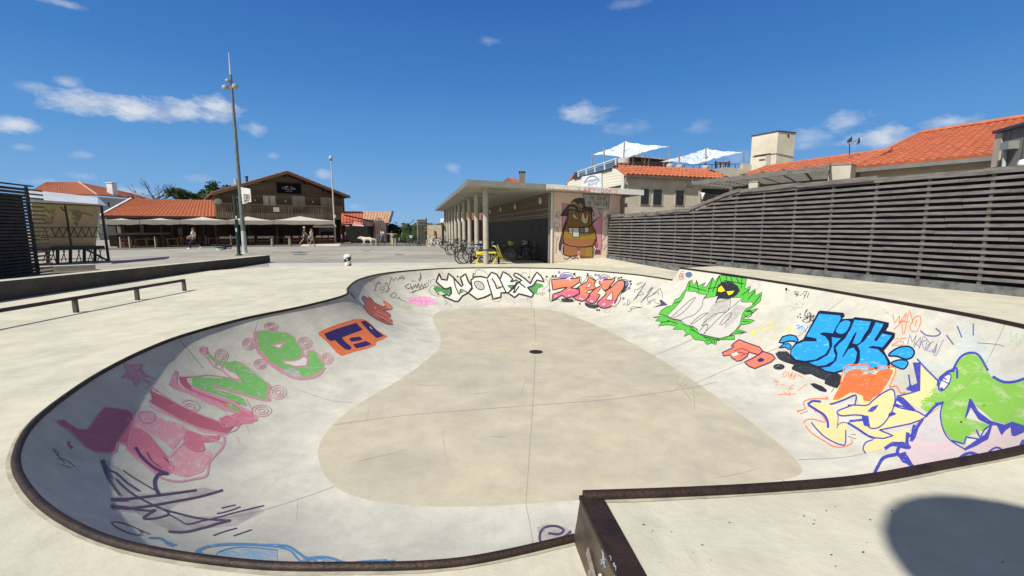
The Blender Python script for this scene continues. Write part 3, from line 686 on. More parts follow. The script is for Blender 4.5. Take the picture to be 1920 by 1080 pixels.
g.fill('1370,230 1430,225 1410,265', P_fern, 5); g.line('1370,230 1430,225 1410,265', 6, P_black, 6, True, False); g.fill('915,260 960,295 930,305', P_fern, 5); g.line('860,155 880,245 915,320 930,265 1000,300', 10, P_black, 6, smooth=False)
g.line('1180,175 1210,270 1225,320;1250,200 1270,260 1330,240 1360,300;1300,175 1330,240;1455,200 1430,300;1225,165 1250,205;1480,240 1440,300;1540,250 1480,200', 13, P_black, 6, smooth=False); g.fill('1255,215 1300,235 1310,265 1275,270', P_soft, 5)
g.line('630,270 650,310 700,330 750,325;630,275 650,235 700,225;1065,140 1070,95 1100,78 1150,95 1185,130;1500,130 1530,102 1565,125;1700,160 1750,180 1755,230 1700,270;640,215 645,180 680,170;1215,360 1260,385 1305,370 1305,345;1565,345 1563,370;760,340 800,390 780,410;820,400 850,430', 3, P_char, 1)
g.dot('1050,120 1045,140 900,145 700,290 715,310 1575,150 1745,145', 9, P_char, 1); g.dot('1800,140 1830,142', 11, P_black, 1, 8); g.line('1650,320 1680,300 1690,325;1700,290 1705,330;1712,300 1725,310', 4, P_char, 1); g.done(bowl)
g = Graf('graffiti', 'coral and pink letters ZERO with navy bubbles on the far wall', W4)
g.fill('215,160 230,120 280,95 330,105 380,105 410,135 410,175 300,180', P_purple, 1); g.fill('765,200 780,150 830,135 880,140 895,175 870,200', P_purple, 1); g.fill('1110,190 1160,200 1180,240 1150,290 1120,345 1070,370 1100,280', P_char, 1); g.fill('1130,200 1170,210 1175,250 1130,270', P_purple, 2)
g.fill('230,440 300,440 400,450 410,480 340,490 250,480', P_char, 1); g.fill('560,490 640,520 730,525 760,560 700,585 620,570 570,540', P_char, 1)
g.line('80,440 90,480 120,478 200,450 240,485 380,490 430,470;80,440 80,180 150,150 210,150 240,100 300,80 370,90 430,110 450,150 510,130 515,200 500,240 560,200 600,140 640,120 720,190 770,150 810,115 870,120 910,150 930,175 1000,140 1030,185 1110,175 1180,205 1200,250 1150,320 1060,390 1060,450 1010,530 960,560', 8, P_ink, 1)
g.both('105,180 300,165 440,165 498,150 490,215 420,265 360,300 490,305 495,375 400,420 310,440 245,400 180,440 110,470 125,385 240,345 330,285 230,300 120,325', P_coral, P_ink, 15, 3)
g.fill('130,395 240,350 320,330 488,315 488,370 395,415 310,435 245,395 180,432 125,450', P_mauve, 4); g.line('300,330 370,300;280,290 350,280', 7, P_ink, 5); g.fill('310,335 370,305 360,320', P_white, 5)
g.both('620,140 715,200 690,260 720,300 680,320 620,330 580,365 620,370 640,400 600,440 575,470 520,485 440,460 405,430 490,380 490,320 440,310 510,260 600,210', P_coral, P_ink, 15, 3); g.fill('410,430 490,390 560,400 600,440 570,465 520,478 445,455', P_mauve, 4); g.fill('590,290 640,225 640,270', P_white, 5); g.line('585,300 640,215 650,275 585,305', 7, P_ink, 6); g.fill('565,350 630,335 620,365', P_white, 5)
g.both('770,240 760,210 830,185 930,180 985,150 975,200 920,260 880,330 830,330 800,290 730,380 780,390 740,460 700,510 640,510 575,480 640,370 720,300 800,260', P_coral, P_ink, 15, 3); g.fill('580,475 640,410 750,400 735,460 700,505 640,502', P_mauve, 4); g.fill('730,375 800,295 820,340', P_white, 5); g.line('880,320 930,270 900,310', 6, P_ink, 6)
g.both('920,300 980,240 1040,195 1100,195 1115,250 1090,320 1030,400 1000,470 950,540 870,575 790,570 735,510 800,440 860,380 850,330', P_coral, P_ink, 15, 3, True); g.fill('740,510 820,450 900,470 1010,440 950,535 870,568 795,563', P_mauve, 4, True); g.fill('860,450 940,360 935,460', P_white, 5); g.line('855,455 945,350 945,465 855,460', 8, P_ink, 6)
g.fill('330,160 350,150 345,130 355,150 400,130 360,165 370,210 345,175 290,180', P_white, 6); g.fill('955,525 965,480 972,520 1000,525 968,535 960,560 952,538 920,540', P_white, 6); g.fill('800,180 835,165 810,195 815,220 795,200 770,205', P_white, 6)
g.dot('165,412 500,440 530,450 650,480 670,485 820,525 840,520 350,400', 10, P_white, 6); g.dot('425,95 415,110 605,100 600,125 1040,160 1070,152 735,600 765,605 495,515 1200,200 1205,240', 14, P_char, 1); g.dot('715,115 760,120 210,80 75,330 1180,300 1100,440', 20, P_purple, 1); g.dot('125,130 165,130 35,140', 15, P_char, 1)
g.line('800,610 860,605 830,630 880,640 920,600 900,640;940,630 990,615', 5, P_soft, 1); g.line('145,265 160,295 185,270;200,275 215,290 240,265 245,290', 5, P_brick, 6); g.done(bowl)
g = Graf('graffiti', 'thin sharp scratchy letters ending in a violet arrow', W4)
g.line('1280,245 1340,210;1290,260 1370,215;1250,360 1255,320 1300,315 1370,260;1400,230 1340,330 1240,470;1410,225 1310,380 1270,450;1330,340 1390,385 1300,400;1150,540 1200,500 1160,450 1155,540;1100,515 1105,535;1115,500 1125,535;1500,290 1420,400 1340,500;1515,285 1460,370 1370,470;1490,285 1430,360;1430,430 1580,350 1590,400;1430,430 1440,490 1540,450 1530,500 1600,515;1440,500 1490,490;1610,300 1640,380 1640,430;1610,300 1510,380;1420,520 1480,515;1160,630 1220,600 1190,580 1230,555 1360,565 1290,570 1200,590', 6, P_char, 2, smooth=False)
g.fill('1595,465 1630,460 1715,532 1600,550 1500,570 1620,520', P_violet, 3); g.done(bowl)
g = Graf('graffiti', 'spiky green creature with yellow eyes and blank grey block letters', Z3)
g.both('400,255 430,180 460,165 465,215 490,195 500,165 515,220 580,185 545,235 590,220 640,140 660,180 700,125 720,122 940,152 930,200 925,245 975,220 950,290 1015,245 1015,310 1075,270 1060,350 1000,400 940,440 1040,415 990,460 930,490 900,510 960,510 1010,520 960,550 890,560 860,600 940,625 880,640 820,640 760,665 830,650 835,690 790,690 700,690 640,690 560,660 500,630 400,540 300,510 200,470 165,470 190,430 240,400 285,390 310,340 350,320 385,270', P_leaf, P_ink, 5, 1)
g.both('115,495 200,480 280,510 360,540 430,580 490,580 520,640 620,670 720,690 800,650 830,655 835,690 740,690 680,690 670,735 630,720 590,735 560,700 480,690 440,640 385,665 410,630 380,600 330,600 290,600 320,570 240,560 160,570 200,530 135,525 170,500', P_leaf, P_ink, 4, 2)
g.fill('690,215 720,180 800,180 860,215 880,260 850,300 800,330 760,345 690,370 665,300', P_char, 3); g.fill('670,280 690,200 720,235 740,180 770,225 800,190 820,235 850,215 880,250 860,290 800,325 700,320', P_black, 4)
g.both('690,235 720,212 755,262 720,275 685,270', P_yel, P_black, 5, 5); g.both('760,265 835,258 815,290 780,303', P_yel, P_black, 5, 5)
g.both('240,480 320,400 385,320 405,262 500,272 520,290 590,295 560,330 690,305 670,370 790,330 810,320 910,322 890,360 995,362 985,395 930,420 900,470 880,560 840,610 780,660 700,680 600,660 510,635 505,600 470,575 400,560 360,520 280,505', P_blank, P_ink, 4, 5)
g.fill('700,330 790,335 770,430 690,470 600,540 540,560 600,450 640,380', P_soft, 6); g.fill('850,380 930,400 890,460 820,540 740,600 760,500', P_soft, 6)
g.line('270,500 380,400 450,340 490,320 440,390 370,460 285,505;590,295 555,350 545,400 480,470 400,500 360,520;600,455 470,550 455,545 545,470 595,455;545,570 600,510 680,460 760,445 790,400 800,330;700,555 720,560 790,500 805,452 760,480 705,550;560,640 610,590 700,500 780,430 900,330;510,635 575,560 600,570 570,640;500,285 500,270;690,305 665,370;540,570 600,560', 4.5, P_char, 7)
g.line('440,180 430,250;500,180 520,270;640,150 600,280;700,130 640,270;720,200 700,130;760,130 770,200;800,140 830,220;850,150 880,200;900,150 890,240;960,250 900,300;1015,260 950,340;1060,300 1000,380;740,170 920,200;600,240 680,230;430,220 580,260;930,440 1000,450;900,530 960,530;850,620 920,630;560,670 700,700;440,600 490,620;240,520 330,550;180,540 260,530;310,370 370,350;580,690 600,700;610,690 640,720;650,690 660,720', 6, P_ink, 5)
g.line('930,440 960,435 985,450 975,485 940,490 920,470', 5, P_ink, 6); g.done(bowl)
g = Graf('graffiti', 'tiny red lettering and a round blue-grey spot beside the far step', Z3)
g.dot('430,118', 30, paint('slate_spot', (.10,.13,.22), .9, scale=12), 2, 25); g.line('365,85 395,92;372,85 374,92;350,105 390,112;350,118 385,130;345,130 385,145;345,120 350,150;360,100 372,150;345,155 375,162;380,110 378,150', 5, paint('red_tag', (.55,.08,.06), .8, scale=20), 2); g.done(bowl)
g = Graf('graffiti', 'small orange block letters TEO outlined in purple', Z3)
g.both('800,745 870,690 960,725 1050,755 1078,785 1050,825 990,810 960,800 940,840 890,875 855,880 800,845 830,820 735,835 725,805 800,770 830,750', P_coral, P_plum, 11, 2, False); g.both('1085,795 1160,820 1192,855 1150,890 1060,925 1010,945 960,925 920,890 1000,850', P_coral, P_plum, 12, 2)
g.fill('1030,870 1060,850 1095,860 1090,880 1050,890', P_navy, 5); g.line('830,790 900,770 960,800 890,830;860,800 920,810', 7, P_plum, 5); g.fill('800,820 850,800 870,820 820,840', P_white, 5); g.done(bowl)
g = Graf('graffiti', 'faint grey and black marker tags near the right rim', Z3)
g.dot('1288,247', 10, P_char, 2, 15); g.dot('1312,255 1288,278', 5, P_char); g.line('1370,265 1400,275 1360,295 1400,290 1375,310;1355,262 1385,300;1405,305 1440,280 1450,310;1440,270 1475,262 1440,330;1490,275 1470,320', 5, P_char, 2, smooth=False)
g.line('1400,355 1440,375 1420,385;1360,375 1400,385;1300,400 1350,395 1330,440;1350,410 1430,405;1370,415 1360,440;1380,350 1385,370', 5, P_soft, 2)
g.line('1450,480 1460,440 1475,425 1450,470 1480,500 1430,520 1450,535;1480,455 1470,510 1500,465 1490,540;1510,460 1500,520 1530,470 1520,540;1440,500 1540,480;1460,540 1520,520', 6, P_black, 2); g.dot('1410,465 1415,495 1390,490 1495,455', 7, P_black); g.line('1375,570 1400,560 1395,600;1380,590 1430,570;1400,600 1430,565 1425,610;1440,580 1460,620;1480,570 1450,625', 6, P_sky, 2)
g.line('1130,520 1160,555 1210,520;1040,610 1090,570 1190,560 1100,610 1050,605;1100,620 1200,590 1250,640 1200,680 1140,670 1160,640;1010,680 1080,690 1040,715', 5, P_ochre, 2); g.dot('995,625 1310,600', 22, P_ochre, 1); g.line('1180,940 1250,900;1400,620 1430,650', 3, P_soft, 1); g.done(bowl)
g = Graf('graffiti', 'big sky blue letters SICK with navy outline and black drop shadow', W5)
g.fill('20,530 60,505 150,505 200,560 300,600 500,640 640,700 720,760 760,830 680,900 600,875 545,850 550,815 480,790 400,750 330,755 200,700 195,680 220,650 120,620 60,590', P_black, 1); g.fill('20,530 60,505 150,510 210,600 120,620 50,580', P_char, 2); g.fill('200,690 330,660 500,700 640,760 560,810 400,745', P_char, 2)
g.dot('60,670', 62, P_char, 1, 32); g.fill('390,850 440,845 520,875 575,920 560,942 500,930 430,890', P_black, 1)
g.both('60,410 100,350 180,330 240,345 265,385 255,410 220,400 170,395 100,418', P_sky, P_out, 15, 3); g.both('60,470 110,430 170,425 195,450 170,490 130,462', P_sky, P_out, 12, 3)
g.both('1230,550 1290,490 1380,455 1460,460 1505,510 1480,570 1410,590 1320,560', P_sky, P_out, 17, 3, True); g.both('1255,635 1330,600 1420,605 1435,645 1390,695 1320,675', P_sky, P_out, 15, 3, True)
g.fill('320,375 480,80 500,70 750,95 765,130 730,160 850,155 870,140 1050,160 1235,200 1230,240 1200,285 1300,310 1295,360 1180,500 1250,620 1240,690 1100,700 760,720 640,745 500,690 400,640 250,620 180,560 180,490 230,420', P_out, 3)
g.fill('345,352 490,100 720,120 728,160 640,320 540,310 500,320 560,345 600,400 605,470 560,540 450,600 340,615 240,600 185,545 190,490 240,430 330,395 460,395 460,375', P_sky, 5); g.line('345,352 490,100 720,120 728,160 640,320 540,310 500,320 560,345 600,400 605,470 560,540 450,600 340,615 240,600 185,545 190,490 240,430 330,395 460,395 460,375', 11, P_out, 7, True, False)
g.fill('830,200 790,290 740,325 690,320 665,295 680,240 730,185 790,172', P_sky, 5, True); g.line('830,200 790,290 740,325 690,320 665,295 680,240 730,185 790,172', 11, P_out, 7, True, True); g.fill('620,350 730,365 700,400 650,450 650,500 670,550 650,610 560,660 480,670 420,650 370,625 480,600 580,540 625,450', P_sky, 5); g.line('620,350 730,365 700,400 650,450 650,500 670,550 650,610 560,660 480,670 420,650 370,625 480,600 580,540 625,450', 11, P_out, 7, True, False)
g.fill('865,165 1050,185 1020,270 970,340 930,420 900,440 840,425 890,300 860,340 740,570 800,480 860,460 900,520 880,620 800,690 650,735 560,720 500,680 600,665 670,600 680,530 660,470 700,420 760,370 820,270', P_sky, 5); g.line('865,165 1050,185 1020,270 970,340 930,420 900,440 840,425 890,300 860,340 740,570 800,480 860,460 900,520 880,620 800,690 650,735 560,720 500,680 600,665 670,600 680,530 660,470 700,420 760,370 820,270', 11, P_out, 7, True, False)
g.fill('1090,190 1185,210 1150,280 1080,390 1100,395 1160,310 1270,335 1250,370 1170,470 1060,455 1020,465 1120,480 1190,550 1225,620 1220,660 1000,700 850,710 920,600 920,500 890,440 960,400 1040,300', P_sky, 5); g.line('1090,190 1185,210 1150,280 1080,390 1100,395 1160,310 1270,335 1250,370 1170,470 1060,455 1020,465 1120,480 1190,550 1225,620 1220,660 1000,700 850,710 920,600 920,500 890,440 960,400 1040,300', 11, P_out, 7, True, False)
g.line('510,318 575,335 660,345', 14, P_out, 7); g.line('640,700 700,770 650,890 620,940', 6, P_char, 4); g.done(bowl)
g = Graf('graffiti', 'orange letter filled over the blue ones with a pale yellow foot', W6)
g.fill('400,500 450,400 520,290 540,160 600,90 740,85 830,90 930,130 960,95 1060,100 1130,120 1120,190 1030,330 960,430 880,490 820,540 740,540 690,430 560,480 440,530', P_tan, 2); g.fill('540,260 560,150 610,100 740,95 820,100 840,150 780,180 700,160 620,170', P_bluew, 9); g.fill('800,160 880,145 905,185 830,180', P_bluew, 9); g.fill('930,150 960,100 1050,105 1060,140 940,170', P_bluew, 9)
g.fill('430,480 520,300 580,180 650,140 750,130 770,200 850,180 900,200 960,150 1060,130 1110,150 1100,200 1030,320 960,420 880,460 850,500 780,490 760,430 680,400 620,400 560,440 480,480', P_orange, 10)
g.line('520,290 545,160 600,95 720,85 830,90 825,130 890,130 925,150 950,100 1050,105 1130,120 1135,180 1070,330', 11, P_oline, 11); g.line('1100,200 1060,310', 9, P_white, 11); g.line('770,140 765,230 720,300;900,200 840,330;760,150 900,160', 5, P_brick, 11); g.done(bowl)
g = Graf('graffiti', 'pale yellow letters with ultramarine outline and an orange contour', W6)
g.fill('150,520 200,495 300,500 380,530 440,580 480,700 600,740 560,950 500,980 430,960 330,900 230,800 180,730 330,760 390,790 350,680 240,590', P_tan, 1); g.fill('480,610 560,570 680,540 820,535 960,430 1080,370 1120,400 1130,500 1100,560 1380,610 1470,670 1400,720 1200,770 960,820 1110,885 1000,915 880,905 720,830 620,750 770,720 790,660 560,660 500,650', P_tan, 1)
g.fill('880,930 1100,850 1300,800 1290,930 1100,970 1030,1020 800,1080 770,1010', P_tan, 1)
g.line('400,530 450,520 560,480 690,430 680,530', 17, P_ultra, 13); g.line('600,540 700,540 820,540 890,480 1000,400 1100,360 1130,440 1120,540 1080,640 1000,750 920,800 840,790 810,720 790,665 680,650 560,660 500,650 480,610 560,575 640,545', 15, P_ultra, 5)
g.fill('755,655 830,660 850,790 780,770 760,700', P_ultra, 6); g.fill('820,610 870,560 945,535 910,590 870,620', P_ultra, 6); g.line('620,720 760,705;600,740 700,800 820,880 900,910', 24, P_ultra, 4); g.line('880,905 1000,915 1110,885 950,820 1100,790 1300,750 1440,700 1475,665 1380,610 1200,575 1110,540', 15, P_ultra, 5, smooth=False)
g.line('150,530 200,495 290,500;160,540 240,590 330,650 370,720 375,790', 26, P_ultra, 4); g.line('190,735 240,800 330,890 430,950 520,985 570,975 575,820', 14, P_ultra, 5); g.line('480,610 490,700 475,800;490,760 540,735 610,745', 9, P_ultra, 5)
g.fill('1150,440 1220,450 1380,610 1200,560 1120,540', P_ultra, 5); g.fill('1150,490 1220,545 1140,520', P_white, 6); g.fill('1060,630 1110,615 1150,640 1100,660 1050,680', P_ultra, 6)
g.fill('1330,60 1420,60 1415,380 1330,390 1250,360 1280,340 1380,290', P_ultra, 5); g.line('1285,200 1300,310;1270,350 1310,310', 17, P_ultra, 4); g.line('1150,440 1280,410 1400,370', 14, P_ultra, 5); g.line('1380,20 1480,130 1610,260', 16, P_ultra, 5)
g.fill('1400,80 1600,280 1560,420 1400,580 1300,520 1200,440 1400,390', P_tan, 2); g.fill('1140,520 1220,550 1150,490', P_white, 6)
g.line('1480,665 1550,590 1620,520', 18, P_ultra, 5); g.line('1440,700 1380,790 1340,920 1300,880;1280,860 1260,960 1290,1020;1020,1030 1100,970 1220,970 1300,1020;1180,990 1150,1080', 34, P_ultra, 5, smooth=False); g.line('880,930 800,960 770,1030 800,1080', 14, P_ultra, 4)
g.line('40,605 120,580 100,510 160,475 260,465 380,470;100,740 140,700 220,700 345,730 300,640 220,600;120,770 200,860 330,940 430,1000 540,1010 640,970 640,920', 12, P_oline, 3); g.line('1070,340 1150,330 1190,400 1250,400', 14, P_oline, 6); g.dot('360,453 40,605', 13, P_oline); g.line('60,640 150,605;600,890 690,920;640,870 690,870', 5, P_char, 2); g.done(bowl)
g = Graf('graffiti', 'orange scrawled words OUF LE-C with a star', W5)
g.line('110,735 135,720 140,760 110,780 105,740;160,725 165,780 200,735;205,730 180,800;180,765 240,770;240,740 210,815;260,750 325,795;0,830 60,825;20,800 50,860 20,870;80,860 120,865;220,865 180,880 165,910 210,900;350,860 260,925;50,965 240,960;110,935 180,985;160,930 180,960', 7, P_oline, 2, smooth=False); g.done(bowl)
g = Graf('graffiti', 'orange scrawl WAFO 25 beside the blue letters', W5)
g.line('1275,110 1295,205 1350,120 1345,205 1420,95 1400,190;1290,270 1390,170;1370,210 1380,320;1395,320 1420,210 1440,100;1330,190 1450,190;1450,60 1475,140 1490,200;1520,130 1570,130 1575,200 1530,300 1470,290 1455,240 1500,150 1525,135;1530,170 1510,240;1300,380 1330,365 1330,400 1260,445 1330,440;1420,362 1360,370 1345,400 1390,405 1380,435 1335,450', 9, P_oline, 2, smooth=False); g.done(bowl)
g = Graf('graffiti', 'thin violet signature MARDEAU above the green creature', W7)
P_vi = paint('violet_line', (.13,.12,.30), .9)
g.line('215,160 230,95 245,145 275,95 255,165;255,180 300,110 295,180 265,150;290,190 320,105 345,125 310,145 320,190;330,190 345,130 365,155 325,200;385,140 345,165 365,170 335,200 370,205;375,215 410,150 395,220 370,190;400,180 385,225 400,235 450,130', 4, P_vi, 2, smooth=False); g.line('310,80 340,100 400,105 430,85 400,55;300,70 310,80;470,100 515,160;540,40 570,115;645,25 645,100', 9, P_vi, 2); g.line('670,150 800,160 845,175', 3, P_char, 1)
g.line('890,70 895,150 930,85 925,160 975,100;895,200 975,130', 5, paint('pale_green_line', (.35,.50,.33), .6, scale=9), 1); g.done(bowl)
g = Graf('graffiti', 'lime green creature with navy outline and pink thorns at the right edge', W7)
g.fill('420,400 470,300 540,240 620,170 680,170 740,230 800,330 900,370 975,350 975,410 900,410 800,390 720,330 680,250 620,210 560,250 500,340', P_mist, 1); g.fill('540,0 600,20 680,60 730,150 760,260 700,260 620,200 520,240 440,330 360,330 280,270 270,220 330,270 400,300 480,280 540,190 540,100', P_mist, 0)
g.fill('420,400 480,350 520,310 560,255 620,220 680,240 720,300 760,370 840,410 975,395 1010,400 1010,690 900,690 780,660 640,540 620,520 600,640 760,690 720,720 600,760 590,810 510,790 450,720 425,600 440,550 340,600 280,550 350,480', P_lime, 2)
g.fill('440,560 425,620 450,720 520,810 600,850 700,790 760,700 790,680 820,745 850,680 900,680 910,750 1010,690 1010,860 880,880 700,900 640,870 560,900 420,960 260,990 150,990 160,860 220,840 250,750 300,680 360,620', P_blush, 1); g.fill('300,700 420,600 430,720 470,790 330,800 270,770', P_mist, 2)
g.fill('150,880 200,860 260,960 180,930', P_ultra, 5); g.line('70,840 110,815 160,820 190,830 225,835;160,830 150,870 200,920 270,970;215,740 210,830;260,690 240,790;0,1000 20,960 60,900 140,880', 22, P_ultra, 5)
g.line('425,455 415,410 440,370 500,330 535,315 540,380;520,310 560,245 620,215 680,230 730,310 740,330', 14, P_ultra, 5); g.line('520,330 480,340 430,380', 20, P_ultra, 5); g.line('775,372 840,405 910,405 975,385 1010,370', 17, P_ultra, 5)
g.both('420,440 440,390 480,355 500,370 485,420 450,460 425,460', P_white, P_ultra, 9, 5, True); g.line('430,390 490,420;450,380 470,390', 7, P_ultra, 8); g.line('430,455 445,450', 18, P_ultra, 8)
g.fill('620,515 635,520 680,600 760,660 850,685 900,665 975,690 1010,690 1010,720 920,760 895,755 890,700 860,720 830,755 800,690 770,690 745,775 600,850 580,845 720,750 760,690 680,650 630,570 600,640 590,640', P_ultra, 6)
g.line('590,850 660,820 740,775;505,790 585,810 600,765 680,780;665,720 690,770 720,715 760,690', 10, P_ultra, 6, smooth=False); g.fill('605,775 670,780 600,830', P_white, 5); g.fill('685,728 725,728 705,760', P_white, 5)
g.line('445,545 430,620 450,720 500,790 600,850', 9, P_ultra, 4); g.line('335,630 400,560 450,540;400,550 445,545', 17, P_ultra, 5)
g.fill('520,950 560,890 620,865 680,890 720,905 640,930', P_tan, 3); g.line('515,960 560,900 620,870 670,880', 20, P_ultra, 5); g.line('670,900 690,880 740,880 720,915 680,915;740,870 790,835 830,850 770,890;750,880 840,900;790,890 870,855 875,880 820,905', 12, P_ultra, 6); g.fill('700,885 740,885 720,905', P_white, 5); g.line('975,790 930,870', 24, P_ultra, 5); g.dot('565,668', 8, P_ink, 4, 5)
g.line('455,555 560,470 660,360 740,270', 3, P_joint, 5); g.fill('950,830 1010,780 1010,860 930,880', P_ultra, 5); g.done(bowl)
# tag on the steel plate
def on_plate(x, y, lift):
    r = ray(x, y); n = nrm; p0 = a3(cB, 0)+n*.0165
    t = (p0-CAM).dot(n)/r.dot(n); return CAM + r*t + n*lift
g = Graf('graffiti', 'small pale blue paint-marker tag on the step plate', ZB, on_plate)
g.line('440,770 450,850 430,940;420,890 480,880;440,900 480,975;455,800 470,980', 12, P_bluew, 1); g.line('540,930 515,880 525,840 545,860 545,940 560,960 585,920 570,1000 600,950 600,1050 580,1075', 6, paint('pale_marker', (.55,.66,.70), 1), 1); g.dot('415,1070', 22, P_white, 1)
g.done(plate)
P_scuff = haze_paint('wheel_scuff', (.33,.30,.25), .22, 9); P_stain = haze_paint('dirt_stain', (.30,.27,.22), .22, 2.2)
g = Graf('scuff_marks', 'faint grey wheel scuffs and dirt on the concrete', PX); rs_ = random.Random(9)
for _ in range(22):
    x, y = rs_.uniform(620,1480), rs_.uniform(590,930); a_ = rs_.uniform(-.5,.5)+(1.57 if rs_.random() < .3 else 0); L_ = rs_.uniform(30,150)*(y-480)/350; c_ = rs_.uniform(-.25,.25)
    g.line([(x+L_*t_*math.cos(a_+c_*t_), y+L_*t_*math.sin(a_+c_*t_)*.45) for t_ in (-.5,-.25,0,.25,.5)], rs_.uniform(.8,2.2)*(y-480)/350, P_scuff, 0, taper=True)
for _ in range(16):
    s_ = rs_.random(); x, y = (rs_.uniform(180,560), rs_.uniform(620,1000)) if s_ < .4 else ((rs_.uniform(720,1240), rs_.uniform(515,600)) if s_ < .7 else (rs_.uniform(1250,1750), rs_.uniform(560,830)))
    L_ = rs_.uniform(20,70); a_ = rs_.uniform(0,3.1); g.line([(x+L_*t_*math.cos(a_), y+L_*t_*math.sin(a_)) for t_ in (-.5,0,.5)], rs_.uniform(.8,2), P_scuff, 0, taper=True)
g.done(bowl)
# small chips, pebbles and leaves lying about: little dark flecks on floor and deck
rnd = random.Random(3)
# ------------------------------------------------------------------ park furniture and the slatted fence
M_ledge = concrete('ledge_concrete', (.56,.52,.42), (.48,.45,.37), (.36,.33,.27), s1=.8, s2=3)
M_ledgeface = mat('ledge_shade_face', (.075,.066,.052), .7, scale=2.5, col2=(.045,.04,.034), bump=.2)  # shade on the ledge side is put into this dark colour
M_darksteel = mat('dark_steel', (.035,.028,.025), .5, scale=8, bump=.1, metal=.3)
VL = VPlane(G(0, 564.4), G(350, 512.5))
hL = VL.hit(180, (528.5+478)/2-.0)  # only used to sanity-check
pA_, pB_ = VL.hit(0, 528.5), VL.hit(505, 478.5)
zt = pA_.z
lg = thing('concrete_ledge', 'long low skate ledge with a side coloured dark as in shade and a bright top running along the left', 'ledge', (pA_.x, pA_.y, 0))
ld = VL.d3(); a0 = Vector((pA_.x, pA_.y, 0)) - ld*(6 if ld.y > 0 else -6); e0 = Vector((pB_.x, pB_.y, 0))
nn = VL.n3()
zb2 = pB_.z
top_edge = [Vector((a0.x, a0.y, zt-(zb2-zt)*.6)), Vector((e0.x, e0.y, zb2))]
thick = .42
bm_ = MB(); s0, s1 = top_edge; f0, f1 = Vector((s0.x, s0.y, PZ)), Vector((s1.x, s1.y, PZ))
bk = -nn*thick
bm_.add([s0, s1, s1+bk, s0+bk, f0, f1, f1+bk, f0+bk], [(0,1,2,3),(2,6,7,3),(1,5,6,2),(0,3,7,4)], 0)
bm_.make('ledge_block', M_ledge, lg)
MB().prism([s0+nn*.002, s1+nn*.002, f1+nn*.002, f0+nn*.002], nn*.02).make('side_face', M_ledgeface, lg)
# grind rail
r0, r1 = G(143, 586), G(346, 545.5); rd = (r1-r0); rl = rd.length; rd.normalize(); RH = .31
rail = thing('grind_rail', 'low square steel grind rail standing on the deck in front of the shade-toned ledge', 'skate rail', tuple(r0))
st = r0 - rd*7.5
MB().beam(st+Vector((0,0,RH-.03)), r1+rd*.03+Vector((0,0,RH-.03)), .06, .06).make('rail_bar', M_darksteel, rail)
mid = G(258, 562.7)
for p in (r1, mid, r0, r0-(mid-r0).normalized()*2.3, r0-(mid-r0).normalized()*4.6):
    MB().beam(p, p+Vector((0,0,RH-.06)), .075, .055, up=(rd.x, rd.y, 0)).make('rail_post', mat('post_steel', (.10,.09,.075), .5, scale=6, metal=.4), rail)
# ---- slatted timber fence on the right
M_slat = mat('weathered_slat', (.20,.188,.175), .8, scale=2.5, col2=(.09,.084,.08), stretch=(1,1,8), bump=.3)
M_slatd = mat('weathered_batten', (.12,.118,.11), .8, scale=4)
M_backing = mat('dark_backing', (.013,.009,.026), .9, scale=3)  # near-black navy sheet behind the slats
M_kerb = mat('fence_kerb', (.15,.155,.155), .7, scale=4, col2=(.055,.057,.06), bump=.2, lo=.4, hi=.6)
fence = thing('slatted_fence', 'tall grey weathered timber fence of horizontal slats along the right of the bowl', 'fence', (FL0.x, FL0.y, 0))
FN = Vector((-FLD.y, FLD.x)); 
if FN.dot(-FL0) < 0: FN = -FN
F3 = lambda u, z, off=0: Vector((FL0.x+FLD.x*u+FN.x*off, FL0.y+FLD.y*u+FN.y*off, z))
FP = VPlane(FL0, FL1)
def uz(x, y): h = FP.hit(x, y); return ((h.xy-FL0).dot(FLD), h.z)
u1, z1 = uz(1142, 404); u2, z2 = uz(1288, 393); u3, z3 = uz(1365, 362); u4, z4 = uz(1380, 355); u5, z5 = uz(1920, 313)
ULEN = 21.5
TOPS = [(-.05, z1), (u2, z2), (u3, z3), (u4, z4), (u5, z5), (ULEN, z5)]
def top_at(u):
    for (a, za), (b, zb) in zip(TOPS, TOPS[1:]):
        if u <= b: return za+(zb-za)*max(0, (u-a))/(b-a)
    return z5
uk = 6.75      # where the raised deck begins
pitch = .128
sl_ = MB(); rnd = random.Random(5)
for k in range(40):
    z = .26 - pitch + pitch*k
    if z > z4+.1: break
    us = 0.0 if z > SB+.22 else 0.0
    if z > SB+.2: segs_end = ULEN
    else: segs_end = uk
    # slat is present where the top line is above it
    u = 0.0; run = None
    while u <= segs_end+.01:
        ok = top_at(u) > z+.05
        if ok and run is None: run = u
        if (not ok or u >= segs_end-.01) and run is not None:
            a = run
            while a < u-.1:      # individual boards butt-jointed with slight misalignment
                b = min(u, a+3.1+rnd.random()*.6 if a > run else a+1.2+rnd.random()*2)
                dz = rnd.uniform(-.006, .006); dz2 = rnd.uniform(-.006, .006)
                sl_.beam(F3(a+.004, z+dz, .0), F3(b-.004, z+dz2, .0), .028, .062)
                a = b
            run = None
        u += .1
    if run is not None:
        a = run
        while a < segs_end-.1:
            b = min(segs_end, a+3.1); sl_.beam(F3(a+.004, z, .0), F3(b-.004, z, .0), .028, .062); a = b
sl_.make('slats', M_slat, fence)
u = .02; i = 0
while u < ULEN:
    b = (.0 if u < uk else SB)
    MB().beam(F3(u, b+.12, -.045), F3(u, top_at(u)-.02, -.045), .05, .06, up=(FLD.x, FLD.y, 0)).make('fence_post', M_slatd, fence)
    u += 1.0 if u > u3 else .92
mm = MB()
